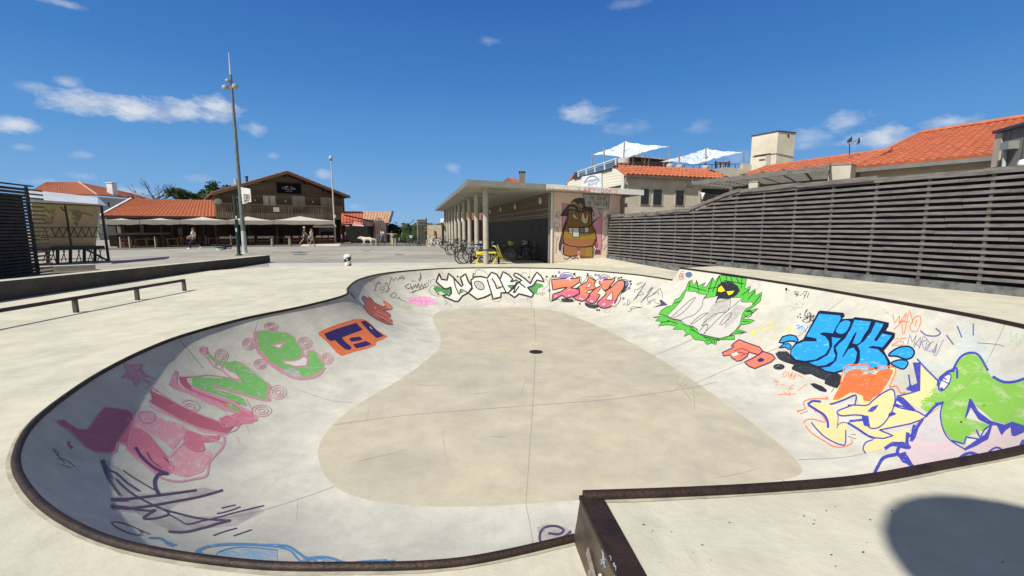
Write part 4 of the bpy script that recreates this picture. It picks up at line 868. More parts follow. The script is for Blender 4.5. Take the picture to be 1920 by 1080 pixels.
for a, b in zip([0, u2, u3, u4], [u2, u3, u4, ULEN]):
    pts = [F3(a, PZ, -.16), F3(b, PZ, -.16), F3(b, top_at(b)-.12, -.16), F3(a, top_at(a)-.12, -.16)]
    mm.prism(pts, Vector((-FN.x, -FN.y, 0))*.03)
mm.make('backing_panel', M_backing, fence)
cp_ = MB(); u = -.05
while u < ULEN:
    step_ = .9 if u < u2 else (.55 if u < u4 else 1.9)
    b = min(u+step_, ULEN); za, zb = top_at(max(u,0)), top_at(b)
    zz = (za+zb)/2 if u < u2 or u > u4 else None
    if zz is None: cp_.beam(F3(u, za-.03, -.01), F3(b-.02, zb-.03, -.01), .12, .10)
    else: cp_.beam(F3(u, zz-.035+rnd.uniform(-.02,.02), -.01-.004*(int(u*7)%3)), F3(b+.05, zz-.035+rnd.uniform(-.02,.02), -.01-.004*(int(u*7)%3)), .13, .11)
    u = b
cp_.make('top_cap', M_slat, fence)
kb = MB(); kb.beam(F3(0, .24, -.03), F3(uk, .07, -.03), .12, .22); kb.beam(F3(uk, SB+.075, -.03), F3(ULEN, SB+.075, -.03), .12, .17); kb.make('fence_kerb', M_kerb, fence)
# ---- dark slatted screen at the far left
L0, L1 = G(-160, 545, PZ), G(76, 514, PZ)
VS = VPlane(L0, L1); zs = VS.hit(61, 351).z; zs0 = VS.hit(0, 345).z
M_sdark = mat('shaded_dark_slat', (.055,.045,.038), .85, scale=3, col2=(.03,.025,.024))  # dark timber, its colour deepened for the face turned from the sun
scr = thing('slatted_screen', 'dark slatted timber screen, its colour deepened as in shade, standing behind the ledge at the far left', 'screen', tuple(L1))
sd = VS.d3(); 
if sd.y < 0: sd = -sd
Lz = lambda s_, z, off=0: Vector((L1.x, L1.y, 0)) + sd*s_ + VS.n3()*off + Vector((0,0,z))
endS = (VS.hit(62, 420).xy-L1.xy).dot(sd.xy); endR = (VS.hit(84, 420).xy-L1.xy).dot(sd.xy)
a = MB(); z = .0
while z < zs: a.beam(Lz(-9, z), Lz(endS, z), .03, .085); z += .115
a.make('slats', M_sdark, scr)
MB().prism([Lz(-9, PZ, -.2), Lz(endS, PZ, -.2), Lz(endS, zs-.35, -.2), Lz(-9, zs-.35, -.2)], -VS.n3()*.03).make('backing_panel', M_backing, scr)
for s_ in (endS, endS-1.6, endS-3.2, endS-4.8): MB().beam(Lz(s_, PZ, -.06), Lz(s_, zs, -.06), .07, .07).make('screen_post', M_sdark, scr)
MB().beam(Lz(-9, zs+.03, -.02), Lz(endS+.2, zs+.03, -.02), .14, .04).make('top_cap', M_sdark, scr)
a = MB(); z = .0
while z < zs: a.beam(Lz(endS, z, -.0), Lz(endS+.75, z, -.05), .03, .06); z += .15
a.make('return_slats', mat('lit_slat', (.15,.12,.095), .85, scale=3), scr)  # paler copy of the slats, coloured as if sunlit
# ---- low concrete block in front of the stall
b0, b1 = G(70, 513, PZ), G(180, 506.5, PZ)
BP = VPlane(b0, b1); bh = BP.hit(180, 496).z
blk = MB(); blk.prism([Vector((b0.x-.6, b0.y, PZ)), Vector((b1.x, b1.y, PZ)), Vector((b1.x, b1.y, bh)), Vector((b0.x-.6, b0.y, bh))], -BP.n3()*.5)
tag(blk.make('concrete_block', M_ledge), 'low concrete block between the dark screen and the steel legs of the stall', 'block')
# ---- covered market stall / trailer
ST = VPlane(G(72, 500, PZ), G(203.6, 489.3, PZ))
stall = thing('market_stall', 'shuttered market stall with a yellow graffitied tarpaulin and white awning roof', 'market stall', tuple(G(203.6, 489.3, PZ)))
M_tarp = mat('yellow_tarpaulin', (.56,.43,.20), .55, scale=1.6, col2=(.46,.36,.18), bump=.3, bscale=2)
M_awn = mat('white_awning', (.62,.63,.62), .5, scale=2, col2=(.50,.52,.53))
M_frame = mat('brown_frame', (.06,.035,.02), .6, scale=4)
sn = ST.n3()
# tarp: gently waved sheet with thickness
def sheet(quad, nu, nv, amp, seed=0, thick=.02):
    a, b, c, d = [Vector(p) for p in quad]; mb = MB(); n_ = (b-a).cross(d-a).normalized(); rr = random.Random(seed)
    ph = [rr.uniform(0, 6) for _ in range(6)]
    for side in (0, 1):
        for j in range(nv+1):
            for i in range(nu+1):
                u, v = i/nu, j/nv; p = a.lerp(b, u).lerp(d.lerp(c, u), v)
                p = p + n_*(amp*(math.sin(u*9+ph[0]+v*2)+.6*math.sin(u*21+ph[1])+.5*math.sin(v*7+ph[2]+u*3)) - side*thick)
                mb.v.append(p)
        o = side*(nu+1)*(nv+1)
        for j in range(nv):
            for i in range(nu): mb.f.append((o+j*(nu+1)+i, o+j*(nu+1)+i+1, o+(j+1)*(nu+1)+i+1, o+(j+1)*(nu+1)+i)); mb.m.append(0)
    return mb
q = [ST.hit(66, 463.5, -.35), ST.hit(181, 460.5, -.35), ST.hit(187, 386, -.35), ST.hit(60, 379, -.35)]
sheet(q, 40, 14, .018, 3).make('tarpaulin', M_tarp, stall, smooth='all')
rt = [ST.hit(50, 375.5, .25), ST.hit(184, 385, .25), ST.hit(184, 377, -1.6)+Vector((0,0,.15)), ST.hit(50, 364, -1.6)+Vector((0,0,.15))]
aw = MB(); n_up = Vector((0,0,.06)); aw.prism(rt, n_up); tipp = ST.hit(200.6, 385.5, -.3)
aw.add([rt[1], rt[1]+n_up, rt[2]+n_up, tipp, rt[2]], [(0,1,3),(1,2,3),(0,3,4),(2,4,3)]); aw.make('awning_roof', M_awn, stall)
fr = MB()
def hb(x, y, x2, y2, w=.05, off=0): fr.beam(ST.hit(x, y, off), ST.hit(x2, y2, off), w, w)
hb(190,386,204,489,.08); hb(122,385,134,462,.06,.0); hb(113,388,121,396,.04); hb(72,427,186,426,.04); hb(76,445,184,444,.04); hb(60,380,188,386,.05)
k = 76
while k < 178: hb(k, 445, k+7, 427, .025); hb(k+7, 427, k+14, 445, .025); k += 14
fr.make('steel_frame', M_frame, stall)
hbm = MB(); hbm.prism([ST.hit(60,463,.1), ST.hit(196,460.5,.1), ST.hit(197,467,.1), ST.hit(60,471,.1)], -sn*1.9); hbm.make('floor_platform', M_darksteel, stall)
lm = mat('stall_leg', (.03,.035,.035), .6)
for x, yb in ((90,495),(108,494),(132,493),(158,491),(178,490)):
    m_ = MB(); m_.beam(ST.hit(x, 466, -.2), ST.hit(x, yb, -.2), .09, .09); m_.make('leg', lm, stall)
br = MB()
for x in (84, 98, 118, 146, 168, 186): br.tube([ST.hit(x, 468, -.6), ST.hit(x+6, 490, -.5)], .02, 5); br.tube([ST.hit(x+4, 468, -.6), ST.hit(x-3, 490, -.5)], .02, 5)
br.beam(ST.hit(160,467,.0), ST.hit(203,489,0), .07, .07); br.beam(ST.hit(78,487,-.5), ST.hit(190,484,-.5), .03, .03)
br.make('bracing', lm, stall)
def on_tarp(x, y, lift): return ST.hit(x, y, -.35+.05+lift*3)
P_olive = paint('olive_tag_paint', (.22,.17,.08), .8, scale=5)
g = Graf('graffiti', 'faded dark tags on the yellow tarpaulin', (80,330,.15737), on_tarp)
g.line('10,420 60,400 80,440 140,400 130,450 170,460;0,500 40,470 90,520 130,480 110,560 60,540;20,540 90,575', 9, P_olive, 1); g.line('320,420 360,400 370,470 410,400 400,500 440,410 450,480 480,440 560,460 600,470;350,490 400,520 460,470 430,540;380,560 420,590 400,530', 10, P_olive, 1)
g.done(stall)
# ---- columned shelter with the mural
W0 = G(1036, 493.5); wd0 = Vector((1, .22, 0)).normalized(); W1 = W0+wd0*3; MP = VPlane(W0, W1); md = MP.d3()
if md.x < 0: md = -md
cdv = Vector((-.22, 1, 0)).normalized()
sh = thing('columned_shelter', 'low concrete bike shelter with a flat overhanging roof, round columns and a monster mural', 'shelter', tuple(W0))
M_soff = mat('soffit_concrete', (.36,.34,.28), .75, scale=1.2, col2=(.28,.27,.23)); M_fas = mat('grey_fascia', (.22,.225,.20), .5, scale=2, metal=.2); M_fasw = mat('white_fascia', (.66,.66,.63), .5, scale=3, col2=(.54,.54,.51))
M_col = mat('column_concrete', (.46,.43,.35), .75, scale=2.5, col2=(.36,.34,.28), bump=.1); M_mur = mat('pale_pink_render', (.74,.55,.45), .8, scale=1.0, col2=(.64,.52,.44), bump=.1)
ZT = 3.65; C0 = G(877, 336.5, ZT); fl = VPlane(C0, C0+wd0)
C1 = fl.hit(1206.6, 356.7); Cm = fl.hit(1024, 346.4); slope = (C1.z-ZT)/(C1-C0).dot(md); THK = .23
zr = lambda p: ZT + slope*(Vector((p[0],p[1],0))-Vector((C0.x,C0.y,0))).dot(md)
LEN = 29
RP = lambda p, dz: Vector((p.x, p.y, zr(p)+dz))
ZB2 = zr(W0)-THK
corners = [C0, C1, C1+cdv*LEN, C0+cdv*LEN]
m_ = MB(); m_.add([RP(p,-.01) for p in corners]+[RP(p,-THK+.01) for p in corners], [(0,1,2,3),(4,7,6,5),(0,4,5,1),(1,5,6,2),(2,6,7,3),(3,7,4,0)]); m_.make('roof_slab', M_soff, sh)
fn = fl.n3()
MB().prism([RP(C0,-THK), RP(Cm,-THK), RP(Cm,0), RP(C0,0)], fn*.03).make('fascia', M_fas, sh)
MB().prism([RP(Cm,-THK), RP(C1,-THK), RP(C1,.01), RP(Cm,.01)], fn*.05).make('fascia', M_fasw, sh)
ls = Vector((-cdv.y, cdv.x, 0)); MB().prism([RP(C0,-THK), RP(C0,0), RP(C0+cdv*LEN,0), RP(C0+cdv*LEN,-THK)], ls*.03).make('fascia', M_fas, sh)
# walls
wE = MP.hit(1171, 400); wE = Vector((wE.x, wE.y, 0))
mwall = MB(); mwall.prism([Vector((W0.x,W0.y,PZ)), Vector((wE.x,wE.y,PZ)), Vector((wE.x,wE.y,zr(wE)-THK)), Vector((W0.x,W0.y,ZB2))], -MP.n3()*.25)
mwo = mwall.make('mural_wall', M_mur, sh)
rw = MB(); rw.prism([Vector((wE.x,wE.y,PZ)), Vector((wE.x,wE.y,zr(wE)-THK)), Vector((wE.x,wE.y,zr(wE)-THK))+cdv*14, Vector((wE.x,wE.y,PZ))+cdv*14], md*-.2); rw.make('rear_wall', M_mur, sh)
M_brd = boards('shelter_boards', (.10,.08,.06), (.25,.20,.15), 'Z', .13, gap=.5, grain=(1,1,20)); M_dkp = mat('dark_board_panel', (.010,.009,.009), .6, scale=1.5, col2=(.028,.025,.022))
sdn = Vector((-cdv.y, cdv.x, 0))  # towards the columns
Wb = Vector((W0.x, W0.y, 0)) - md*.02
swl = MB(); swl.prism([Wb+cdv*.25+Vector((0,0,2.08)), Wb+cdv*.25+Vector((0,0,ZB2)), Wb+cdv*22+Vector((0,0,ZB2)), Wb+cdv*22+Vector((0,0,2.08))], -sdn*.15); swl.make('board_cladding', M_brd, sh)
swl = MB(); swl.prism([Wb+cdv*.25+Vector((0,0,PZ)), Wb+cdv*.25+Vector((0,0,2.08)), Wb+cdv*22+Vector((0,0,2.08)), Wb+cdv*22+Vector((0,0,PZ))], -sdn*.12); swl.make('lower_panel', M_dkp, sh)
MB().beam(Wb+sdn*.05+Vector((0,0,PZ)), Wb+sdn*.05+Vector((0,0,ZB2)), .09, .12).make('corner_post', mat('corner_white', (.60,.58,.53), .6), sh)
MB().beam(Wb+sdn*.14+cdv*.1+Vector((0,0,PZ)), Wb+sdn*.14+cdv*.1+Vector((0,0,ZB2)), .07, .07).make('corner_post', M_fas, sh)
wl_m = mat('cream_lamp_glass', (.62,.57,.38), .3)
for px_, py_ in ((1015,376),(967.5,387),(940,392),(920.5,396)):
    pl = VPlane(Wb, Wb+cdv); h = pl.hit(px_, py_)
    MB().lathe(h, [(.02,0),(.17,.01),(.19,.05),(.15,.10),(.05,.13)], 14, axis=Matrix((Vector((0,0,1)).cross(sdn), Vector((0,0,1)), sdn)).transposed()).make('wall_lamp', wl_m, sh, smooth=True)
for i in range(10):
    Y = 20.2+2.86*i; X = -1.19-.22*(Y-20.2)
    MB().lathe((X, Y, PZ), [(.125,0),(.125,zr((X,Y))-THK-PZ+.015)], 20).make('column', M_col, sh, smooth=True)
    MB().beam(Vector((X,Y,zr((X,Y))-THK-.055))-md*.15, Vector((X,Y,zr((X,Y))-THK-.055))+md*1.0+Vector((0,0,slope)), .22, .12).make('beam', M_soff, sh)
X, Y = -1.19, 20.2
MB().box((X-.12, Y-.04, 2.27), (.09,.09,.12)).make('junction_box', M_fas, sh); MB().box((X-.13, Y-.02, 2.9), (.06,.06,.2)).make('junction_box', M_fas, sh)
MB().lathe((X, Y, .62), [(.14,0),(.14,.05)], 16).make('lock_chain', M_darksteel, sh)
# mural
def on_mural(x, y, lift): return MP.hit(x, y, lift)
g = Graf('mural', 'painted brown monster with big teeth holding a speech bubble', (1020,340,.148148), on_mural)
g.lift = lambda lay: .004+.003*lay; g.step = 12
A_pink = paint('mural_pink', (.58,.24,.33), 1, var=.05); A_br = paint('mural_brown', (.17,.085,.03), 1, scale=1.5, col2=(.22,.13,.035)); A_br2 = paint('mural_umber', (.28,.09,.07), .98, scale=1.2, col2=(.36,.19,.05)); A_dk = paint('mural_dark', (.055,.05,.05), 1); A_ink = paint('mural_ink', (.015,.01,.01), 1)
A_cr = paint('mural_cream', (.50,.45,.28), 1); A_wh = paint('mural_white', (.50,.52,.50), 1); A_bubble = paint('mural_bubble', (.40,.38,.36), 1); A_gr = paint('mural_slate', (.16,.19,.22), 1); A_pur = paint('mural_purple', (.14,.05,.12), 1); A_och = paint('mural_ochre', (.30,.19,.035), .98, scale=1); A_tan2 = paint('mural_tan', (.36,.24,.13), 1)
g.both('230,275 740,350 720,925 640,920 230,800', A_pink, A_br2, 7, 1, False); g.fill('640,870 715,865 710,925 640,920', A_pur, 2)
g.both('495,160 830,175 815,355 690,345 715,445 680,460 570,580 640,490 600,465 590,450 640,430 600,320 525,330', A_bubble, A_ink, 7, 2, False)
g.both('300,440 250,560 215,700 190,800 190,870 215,875 250,790 240,700', A_dk, A_ink, 6, 2); g.both('600,540 650,620 670,760 680,840 650,830 640,700', A_br2, A_ink, 6, 2)
g.both('305,330 600,350 610,560 650,620 665,720 620,820 620,960 460,965 440,890 420,940 330,950 250,930 245,790 235,700 260,600 300,500', A_br, A_ink, 9, 3)
g.fill('245,700 430,705 620,700 650,740 600,810 480,830 350,820 260,790', A_br2, 4); g.fill('250,800 420,835 425,930 330,945 255,920', A_br2, 4); g.fill('520,840 615,830 610,955 520,950', A_och, 4); g.fill('260,620 430,700 600,680 640,640 655,730 500,740 300,720 245,700', A_och, 5); g.fill('450,835 530,840 520,945 460,940', A_br2, 5)
g.line('245,780 330,815 450,830 560,825 640,810', 8, A_ink, 6); g.fill('425,880 455,878 460,935 440,905 425,930', A_pink, 7)
g.both('340,265 390,225 450,212 510,220 520,320 480,350 410,300 350,295', A_dk, A_ink, 6, 4); g.fill('335,265 390,255 430,310 420,350 360,310', A_tan2, 5)
g.both('205,435 250,370 310,300 370,300 420,320 450,350 440,400 380,360 320,360 290,440', A_dk, A_ink, 6, 5); g.fill('295,345 340,315 400,335 400,355 330,345', A_gr, 6); g.both('430,400 460,350 520,325 590,325 615,370 600,420 560,370 500,380', A_dk, A_ink, 6, 5)
g.dot('460,325', 32, A_tan2, 6, 44); g.line('460,300 445,325 460,350 480,330 465,315', 6, A_ink, 8)
g.both('365,410 375,400 410,450 445,465 440,475 390,475 362,445', A_cr, A_ink, 7, 6); g.both('475,410 500,400 520,470 555,400 560,480 545,535 500,535 470,490', A_cr, A_ink, 7, 6); g.fill('395,400 440,400 445,455 410,445', A_br, 8); g.fill('500,400 550,395 535,475 515,470', A_br, 8)
g.line('300,575 400,585 500,580 580,570', 8, A_ink, 6); g.both('310,585 365,588 360,660 320,655', A_wh, A_ink, 6, 7, False); g.both('365,588 440,588 445,705 365,700', A_wh, A_ink, 6, 8, False); g.both('448,588 508,588 505,655 450,640', A_gr, A_ink, 6, 7, False); g.both('512,585 570,585 562,645 515,648', A_wh, A_ink, 6, 7, False)
g.both('225,800 250,790 235,850 245,920 225,915 215,860', A_wh, A_ink, 5, 7); g.both('620,820 640,810 660,850 640,925 620,925 640,870', A_wh, A_ink, 5, 7)
g.line('150,420 165,385 200,385 205,400;140,440 200,440;140,440 165,455 200,470;190,410 145,430;135,600 135,530 180,525 205,560 170,600 150,570 190,650;135,690 175,750 185,690 160,740 150,910', 6, A_gr, 2, smooth=False); g.line('780,370 750,380;755,460 790,470;790,470 750,480;770,540 800,540;735,760 800,660;750,680 800,680;745,790 730,850 755,870 790,800', 6, A_gr, 2, smooth=False)
g.line('250,970 290,985 330,960 360,980 400,965 440,975;380,950 400,975', 9, A_dk, 2)
def strokes(g, word, x, y, w, h, sp, wd, m, lay, slope=0.0, sl2=0.0):
    """marker capitals drawn as strokes"""
    F = {'A':[(0,1,.5,0,1,1),(.2,.62,.8,.62)],'B':[(0,1,0,0,.8,.15,.7,.45,0,.5,.9,.7,.8,1,0,1)],'D':[(0,1,0,0,.8,.2,1,.6,.7,1,0,1)],'E':[(1,0,0,0,0,1,1,1),(0,.5,.8,.5)],'G':[(1,.15,.5,0,0,.4,.1,.9,.6,1,1,.8,1,.5,.6,.5)],'I':[(.5,0,.5,1)],'K':[(0,0,0,1),(1,0,0,.55,1,1)],
     'L':[(0,0,0,1,1,1)],'N':[(0,1,0,0,1,1,1,0)],'O':[(.5,0,0,.4,.2,1,.8,1,1,.5,.5,0)],'P':[(0,1,0,0,1,.1,.9,.5,0,.55)],'R':[(0,1,0,0,.95,.1,.9,.45,0,.5,1,1)],'S':[(1,.1,.4,0,0,.25,.9,.65,.8,.95,0,1)],'T':[(0,0,1,0),(.5,0,.5,1)],'U':[(0,0,0,.8,.5,1,1,.8,1,0)],'V':[(0,0,.5,1,1,0)],'Y':[(0,0,.5,.5,1,0),(.5,.5,.5,1)],'M':[(0,1,0,0,.5,.6,1,0,1,1)],'C':[(1,.15,.5,0,0,.4,.1,.9,.6,1,1,.85)],'F':[(1,0,0,0,0,1),(0,.5,.8,.5)],'·':[(.4,.5,.6,.5)],' ':[], 'Q':[(.5,0,0,.4,.2,1,.8,1,1,.5,.5,0),(.6,.7,1,1)]}
    for i, ch in enumerate(word):
        for st_ in F[ch]:
            pts = [(x+i*sp+st_[k]*w, y+st_[k+1]*h+(i*sp+st_[k]*w)*slope) for k in range(0, len(st_), 2)]
            g.line(pts, wd, m, lay, smooth=False)
strokes(g, 'NO RAIE', 580, 190, 26, 46, 31, 5.5, A_ink, 4, .02); strokes(g, 'NO TARTINE', 545, 250, 22, 52, 27.5, 5.5, A_ink, 4, .05)
g.done(sh)
def on_fascia(x, y, lift): return fl.hit(x, y, .055+lift)
g = Graf('fascia_tag', 'red hand-sprayed name on the white fascia', (1060,240,.148148), on_fascia); g.lift = lambda lay: .002
strokes(g, 'LARY·GOKO', 178, 752, 38, 48, 55, 6, paint('red_spray', (.62,.07,.05), 1), 1, .055)
g.done(sh)
rs = MB()
for i in range(26):
    a = fl.hit(1027+i*3.1, 355, .052); rs.box(Vector((a.x, a.y, zr(a)-THK+.03+.015*math.sin(i*2.1))), (.10, .006, .02+.02*abs(math.sin(i*1.7))), rz=math.atan2(md.y, md.x))
rs.make('rust_stain', mat('rust_stain', (.35,.16,.08), .8, scale=20), sh)
cb = MB(); cb.tube([MP.hit(1165,404,.02), MP.hit(1164,375,.02), MP.hit(1167,368,.05), MP.hit(1180,367.5,.1)], .018, 6); cb.make('cable', M_darksteel, sh)
MB().box(MP.hit(1173, 385), (.15,.1,.18)).make('wall_box', M_fas, sh)

# ------------------------------------------------------------------ buildings across the plaza
class Frame:
    def __init__(s, a, b):
        s.pl = VPlane(a, b); s.a = Vector((a[0], a[1], 0)); s.d = s.pl.d3(); s.n = s.pl.n3()
    def sz(s, x, y, off=0):
        h = s.pl.hit(x, y, off); return ((h.xy-s.a.xy).dot(s.d.xy), h.z)
    def P(s, u, z, off=0): return s.a + s.d*u + s.n*off + Vector((0,0,z))
    def H(s, x, y, off=0): return s.pl.hit(x, y, off)
    def rect(s, mb, x0, y0, x1, y1, off=0, t=.1, mi=0):
        """upright panel covering an image rectangle on this plane; t is its thickness"""
        u0, za = s.sz(x0, y0, off); u1, zb = s.sz(x1, y1, off)
        mb.prism([s.P(u0,za,off), s.P(u1,za,off), s.P(u1,zb,off), s.P(u0,zb,off)], -s.n*t, mi); return mb
    def poly(s, mb, pts, off=0, t=.1, mi=0):
        mb.prism([s.H(x, y, off) for x, y in pts], -s.n*t, mi); return mb
def roof_tiles(quad, per, rows, amp=.045, seg=6, thick=.12, step=.03):
    """quad: eave-left, eave-right, ridge-right, ridge-left; pantile waves with stepped courses"""
    a, b, c, d = [Vector(p) for p in quad]; n_ = (b-a).cross(d-a).normalized()
    if n_.z < 0: n_ = -n_
    nu = max(2, int((b-a).length/per))*seg; mb = MB(); lines = []
    for r in range(rows):
        lines += [(r/rows, 0.0), ((r+.92)/rows, -step), ]
    lines.append((1.0, 0))
    # going up the slope each course dips under the next
    vs = []
    for r in range(rows):
        for vv, hh in ((r/rows, step), ((r+1)/rows, 0.0)):
            vs.append((vv, hh))
    for vv, hh in vs:
        for i in range(nu+1):
            u = i/nu; p = a.lerp(b, u).lerp(d.lerp(c, u), vv)
            w_ = abs(math.sin(math.pi*i/seg)); mb.v.append(p + n_*(hh+amp*w_))
    for k in range(len(vs)-1):
        for i in range(nu): mb.f.append((k*(nu+1)+i, k*(nu+1)+i+1, (k+1)*(nu+1)+i+1, (k+1)*(nu+1)+i)); mb.m.append(0)
    o = len(mb.v); m_ = n_*(-thick)
    mb.v += [a+m_, b+m_, c+m_, d+m_]; N_ = len(vs)
    mb.f.append((o, o+3, o+2, o+1)); mb.m.append(0)
    mb.f.append(tuple([o, o+1]+[i for i in range(nu, -1, -1)])); mb.m.append(0)
    mb.f.append((o, 0, (N_-1)*(nu+1), o+3)); mb.m.append(0); mb.f.append((o+1, o+2, N_*(nu+1)-1, nu)); mb.m.append(0)
    mb.f.append(tuple([o+3]+[(N_-1)*(nu+1)+i for i in range(nu+1)]+[o+2])); mb.m.append(0)
    return mb
def text_mesh(body, size, origin, ex, ey, m, parent, name='lettering', thick=.01, font_shear=0):
    cu = bpy.data.curves.new(name, 'FONT'); cu.body = body; cu.size = size; cu.align_x = 'CENTER'; cu.extrude = thick/2; cu.resolution_u = 2; cu.shear = font_shear
    t = bpy.data.objects.new(name, cu); COL.objects.link(t)
    dg = bpy.context.evaluated_depsgraph_get(); dg.update(); me = bpy.data.meshes.new_from_object(t.evaluated_get(dg)); bpy.data.objects.remove(t)
    ex, ey = Vector(ex).normalized(), Vector(ey).normalized(); ez = ex.cross(ey); o3 = Vector(origin)
    mb = MB(); mb.add([o3+ex*v.co.x+ey*v.co.y+ez*v.co.z for v in me.vertices], [tuple(p.vertices) for p in me.polygons])
    return mb.make(name, m, parent, fix=False)
M_tile = mat('orange_tile', (.50,.155,.065), .75, scale=6, col2=(.33,.095,.045), bump=.2, lo=.3, hi=.7)
M_tilefar = mat('terracotta_tile', (.42,.135,.07), .8, scale=3, col2=(.30,.10,.055))
M_tiletan = mat('tan_tile', (.62,.42,.26), .8, scale=4, col2=(.40,.20,.12))
M_wallw = mat('white_render', (.55,.53,.49), .8, scale=.8, col2=(.47,.45,.41)); M_wood = boards('chalet_boards', (.075,.05,.032), (.19,.135,.095), 'Z', .2, gap=.2, grain=(.6,.6,12))
M_woodv = boards('balcony_boards', (.13,.095,.065), (.23,.175,.12), 'X', .14, gap=.5, grain=(8,8,1)); M_wooddk = mat('dark_timber', (.035,.018,.012), .7, scale=4, col2=(.06,.03,.02))
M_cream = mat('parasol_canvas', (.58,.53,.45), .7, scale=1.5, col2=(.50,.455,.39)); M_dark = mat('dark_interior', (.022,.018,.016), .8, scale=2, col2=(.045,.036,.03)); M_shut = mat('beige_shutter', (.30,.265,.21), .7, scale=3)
M_gut = mat('dark_gutter', (.045,.04,.055), .4, scale=4); M_glass = mat('dark_glass', (.015,.018,.02), .08, scale=2, spec=.6); M_white = mat('plain_white', (.72,.72,.70), .5, scale=2)
T0, T1 = G(200, 466, PZ), G(640, 457, PZ); TF = Frame(T0, T1)
# ---- long low restaurant
rest = thing('restaurant', 'long low restaurant with orange tiled roof and dark open front behind the cream parasols', 'restaurant', tuple(TF.P(8, PZ, -5)))
e0, e1 = TF.sz(189, 404.5, -4.6), TF.sz(405, 406.5, -4.6); q0, q1 = TF.sz(246, 373.5, -8.6), TF.sz(403, 375.5, -8.6)
roof_tiles([TF.P(*e0,-4.6), TF.P(*e1,-4.6), TF.P(*q1,-8.6), TF.P(*q0,-8.6)], .30, 14, .05, 4).make('roof', M_tile, rest)
MB().beam(TF.P(*e0,-4.55)-Vector((0,0,.12)), TF.P(*e1,-4.55)-Vector((0,0,.12)), .14, .14).make('gutter', M_gut, rest)
MB().beam(TF.P(e0[0],e0[1]+.03,-4.6), TF.P(q0[0],q0[1]+.03,-8.6), .16, .22).make('verge_board', M_white, rest)
a = MB(); a.prism([TF.P(e0[0]+.3,PZ,-5.4), TF.P(e1[0]+1,PZ,-5.4), TF.P(e1[0]+1,e1[1]-.15,-5.4), TF.P(e0[0]+.3,e0[1]-.15,-5.4)], -TF.n*5); a.make('wall', M_wooddk, rest)
for x0, x1 in ((205,222),(233,262),(270,298),(306,332),(345,372),(380,402)):
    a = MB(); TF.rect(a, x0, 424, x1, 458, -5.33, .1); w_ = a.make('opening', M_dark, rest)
for x0,x1,y0,y1,c in ((202,218,424,438,(.16,.17,.15)),(219,227,424,437,(.42,.40,.40)),(262,270,422,437,(.14,.14,.12)),(333,343,427,441,(.20,.19,.19)),(321,325,424,445,(.12,.10,.09))):
    a = MB(); TF.rect(a, x0, y0, x1, y1, -5.2, .06); a.make('wall_panel', mat('panel_%d' % x0, c, .6), rest)
a = MB(); TF.rect(a, 186, 437, 320, 440, -3.8, .5); a.make('counter', mat('counter_top', (.20,.17,.14), .5), rest)
pf = MB()
for k in range(60):
    v = TF.P(e0[0]+4.0+rnd.uniform(-1.2,1.6), q0[1]-1.2+rnd.uniform(-.3,.35), -7.2+rnd.uniform(-1,.8)); sz_ = .18; ax = Vector((rnd.uniform(-1,1),rnd.uniform(-1,1),rnd.uniform(-1,1))).normalized(); bx = ax.cross(Vector((0,0,1))).normalized()
    pf.quad(v-ax*sz_, v+bx*sz_, v+ax*sz_, v-bx*sz_)
crp = pf.make('roof_creeper', mat('creeper_leaf', (.10,.11,.04), .8, scale=3), rest)
# ---- giant parasols
def giant_parasol(x0, x1, yb, yp, label):
    u0 = TF.sz(x0, yb, 0)[0]; u1 = TF.sz(x1, yb, 0)[0]; zb = TF.sz((x0+x1)/2, yb, 0)[1]; D = 4.0; uc = (u0+u1)/2
    zp = TF.sz((x0+x1)/2, yp, -D/2)[1]
    t = thing('giant_parasol', label, 'parasol', tuple(TF.P(uc, PZ, -D/2)), 'cream parasols shading the restaurant terrace')
    mb = MB(); n_ = 7; apex = TF.P(uc, zp, -D/2); cs = [TF.P(u0+.02, zb+.40, 0), TF.P(u1-.02, zb+.40, 0), TF.P(u1-.02, zb+.40, -D), TF.P(u0+.02, zb+.40, -D)]
    for i in range(4):
        a, b = cs[i], cs[(i+1) % 4]
        rows = []
        for r in range(n_+1):
            f = r/n_; row = []
            for k in range(n_+1):
                p = a.lerp(b, k/n_).lerp(apex, f); sag = -.05*math.sin(math.pi*f)*(1-.3*math.sin(math.pi*k/n_)) - .03*math.sin(math.pi*k/n_)*(1-f)
                row.append(p+Vector((0,0,sag)))
            rows.append(row)
        o = len(mb.v)
        for row in rows: mb.v += row
        for r in range(n_):
            for k in range(n_): mb.f.append((o+r*(n_+1)+k, o+r*(n_+1)+k+1, o+(r+1)*(n_+1)+k+1, o+(r+1)*(n_+1)+k)); mb.m.append(0)
        row = rows[0]; o = len(mb.v); mb.v += row + [p-Vector((0,0,.40-.03*math.sin(k*2.1))) for k, p in enumerate(row)]
        for k in range(n_): mb.f.append((o+k, o+k+1, o+n_+2+k, o+n_+1+k)); mb.m.append(0)
    mb.make('canopy', M_cream, t, smooth=True, fix=False)
    MB().tube([TF.P(uc, PZ, -D/2), TF.P(uc, zp-.02, -D/2)], .045, 8).make('pole', M_gut, t)
    MB().box(TF.P(uc, PZ+.06, -D/2), (.9,.9,.12), rz=math.atan2(TF.d.y, TF.d.x)).make('base', M_gut, t)
    rb = MB()
    for c in cs: rb.beam(apex-Vector((0,0,.08)), c-Vector((0,0,.02)), .03, .03)
    rb.make('ribs', M_wooddk, t)
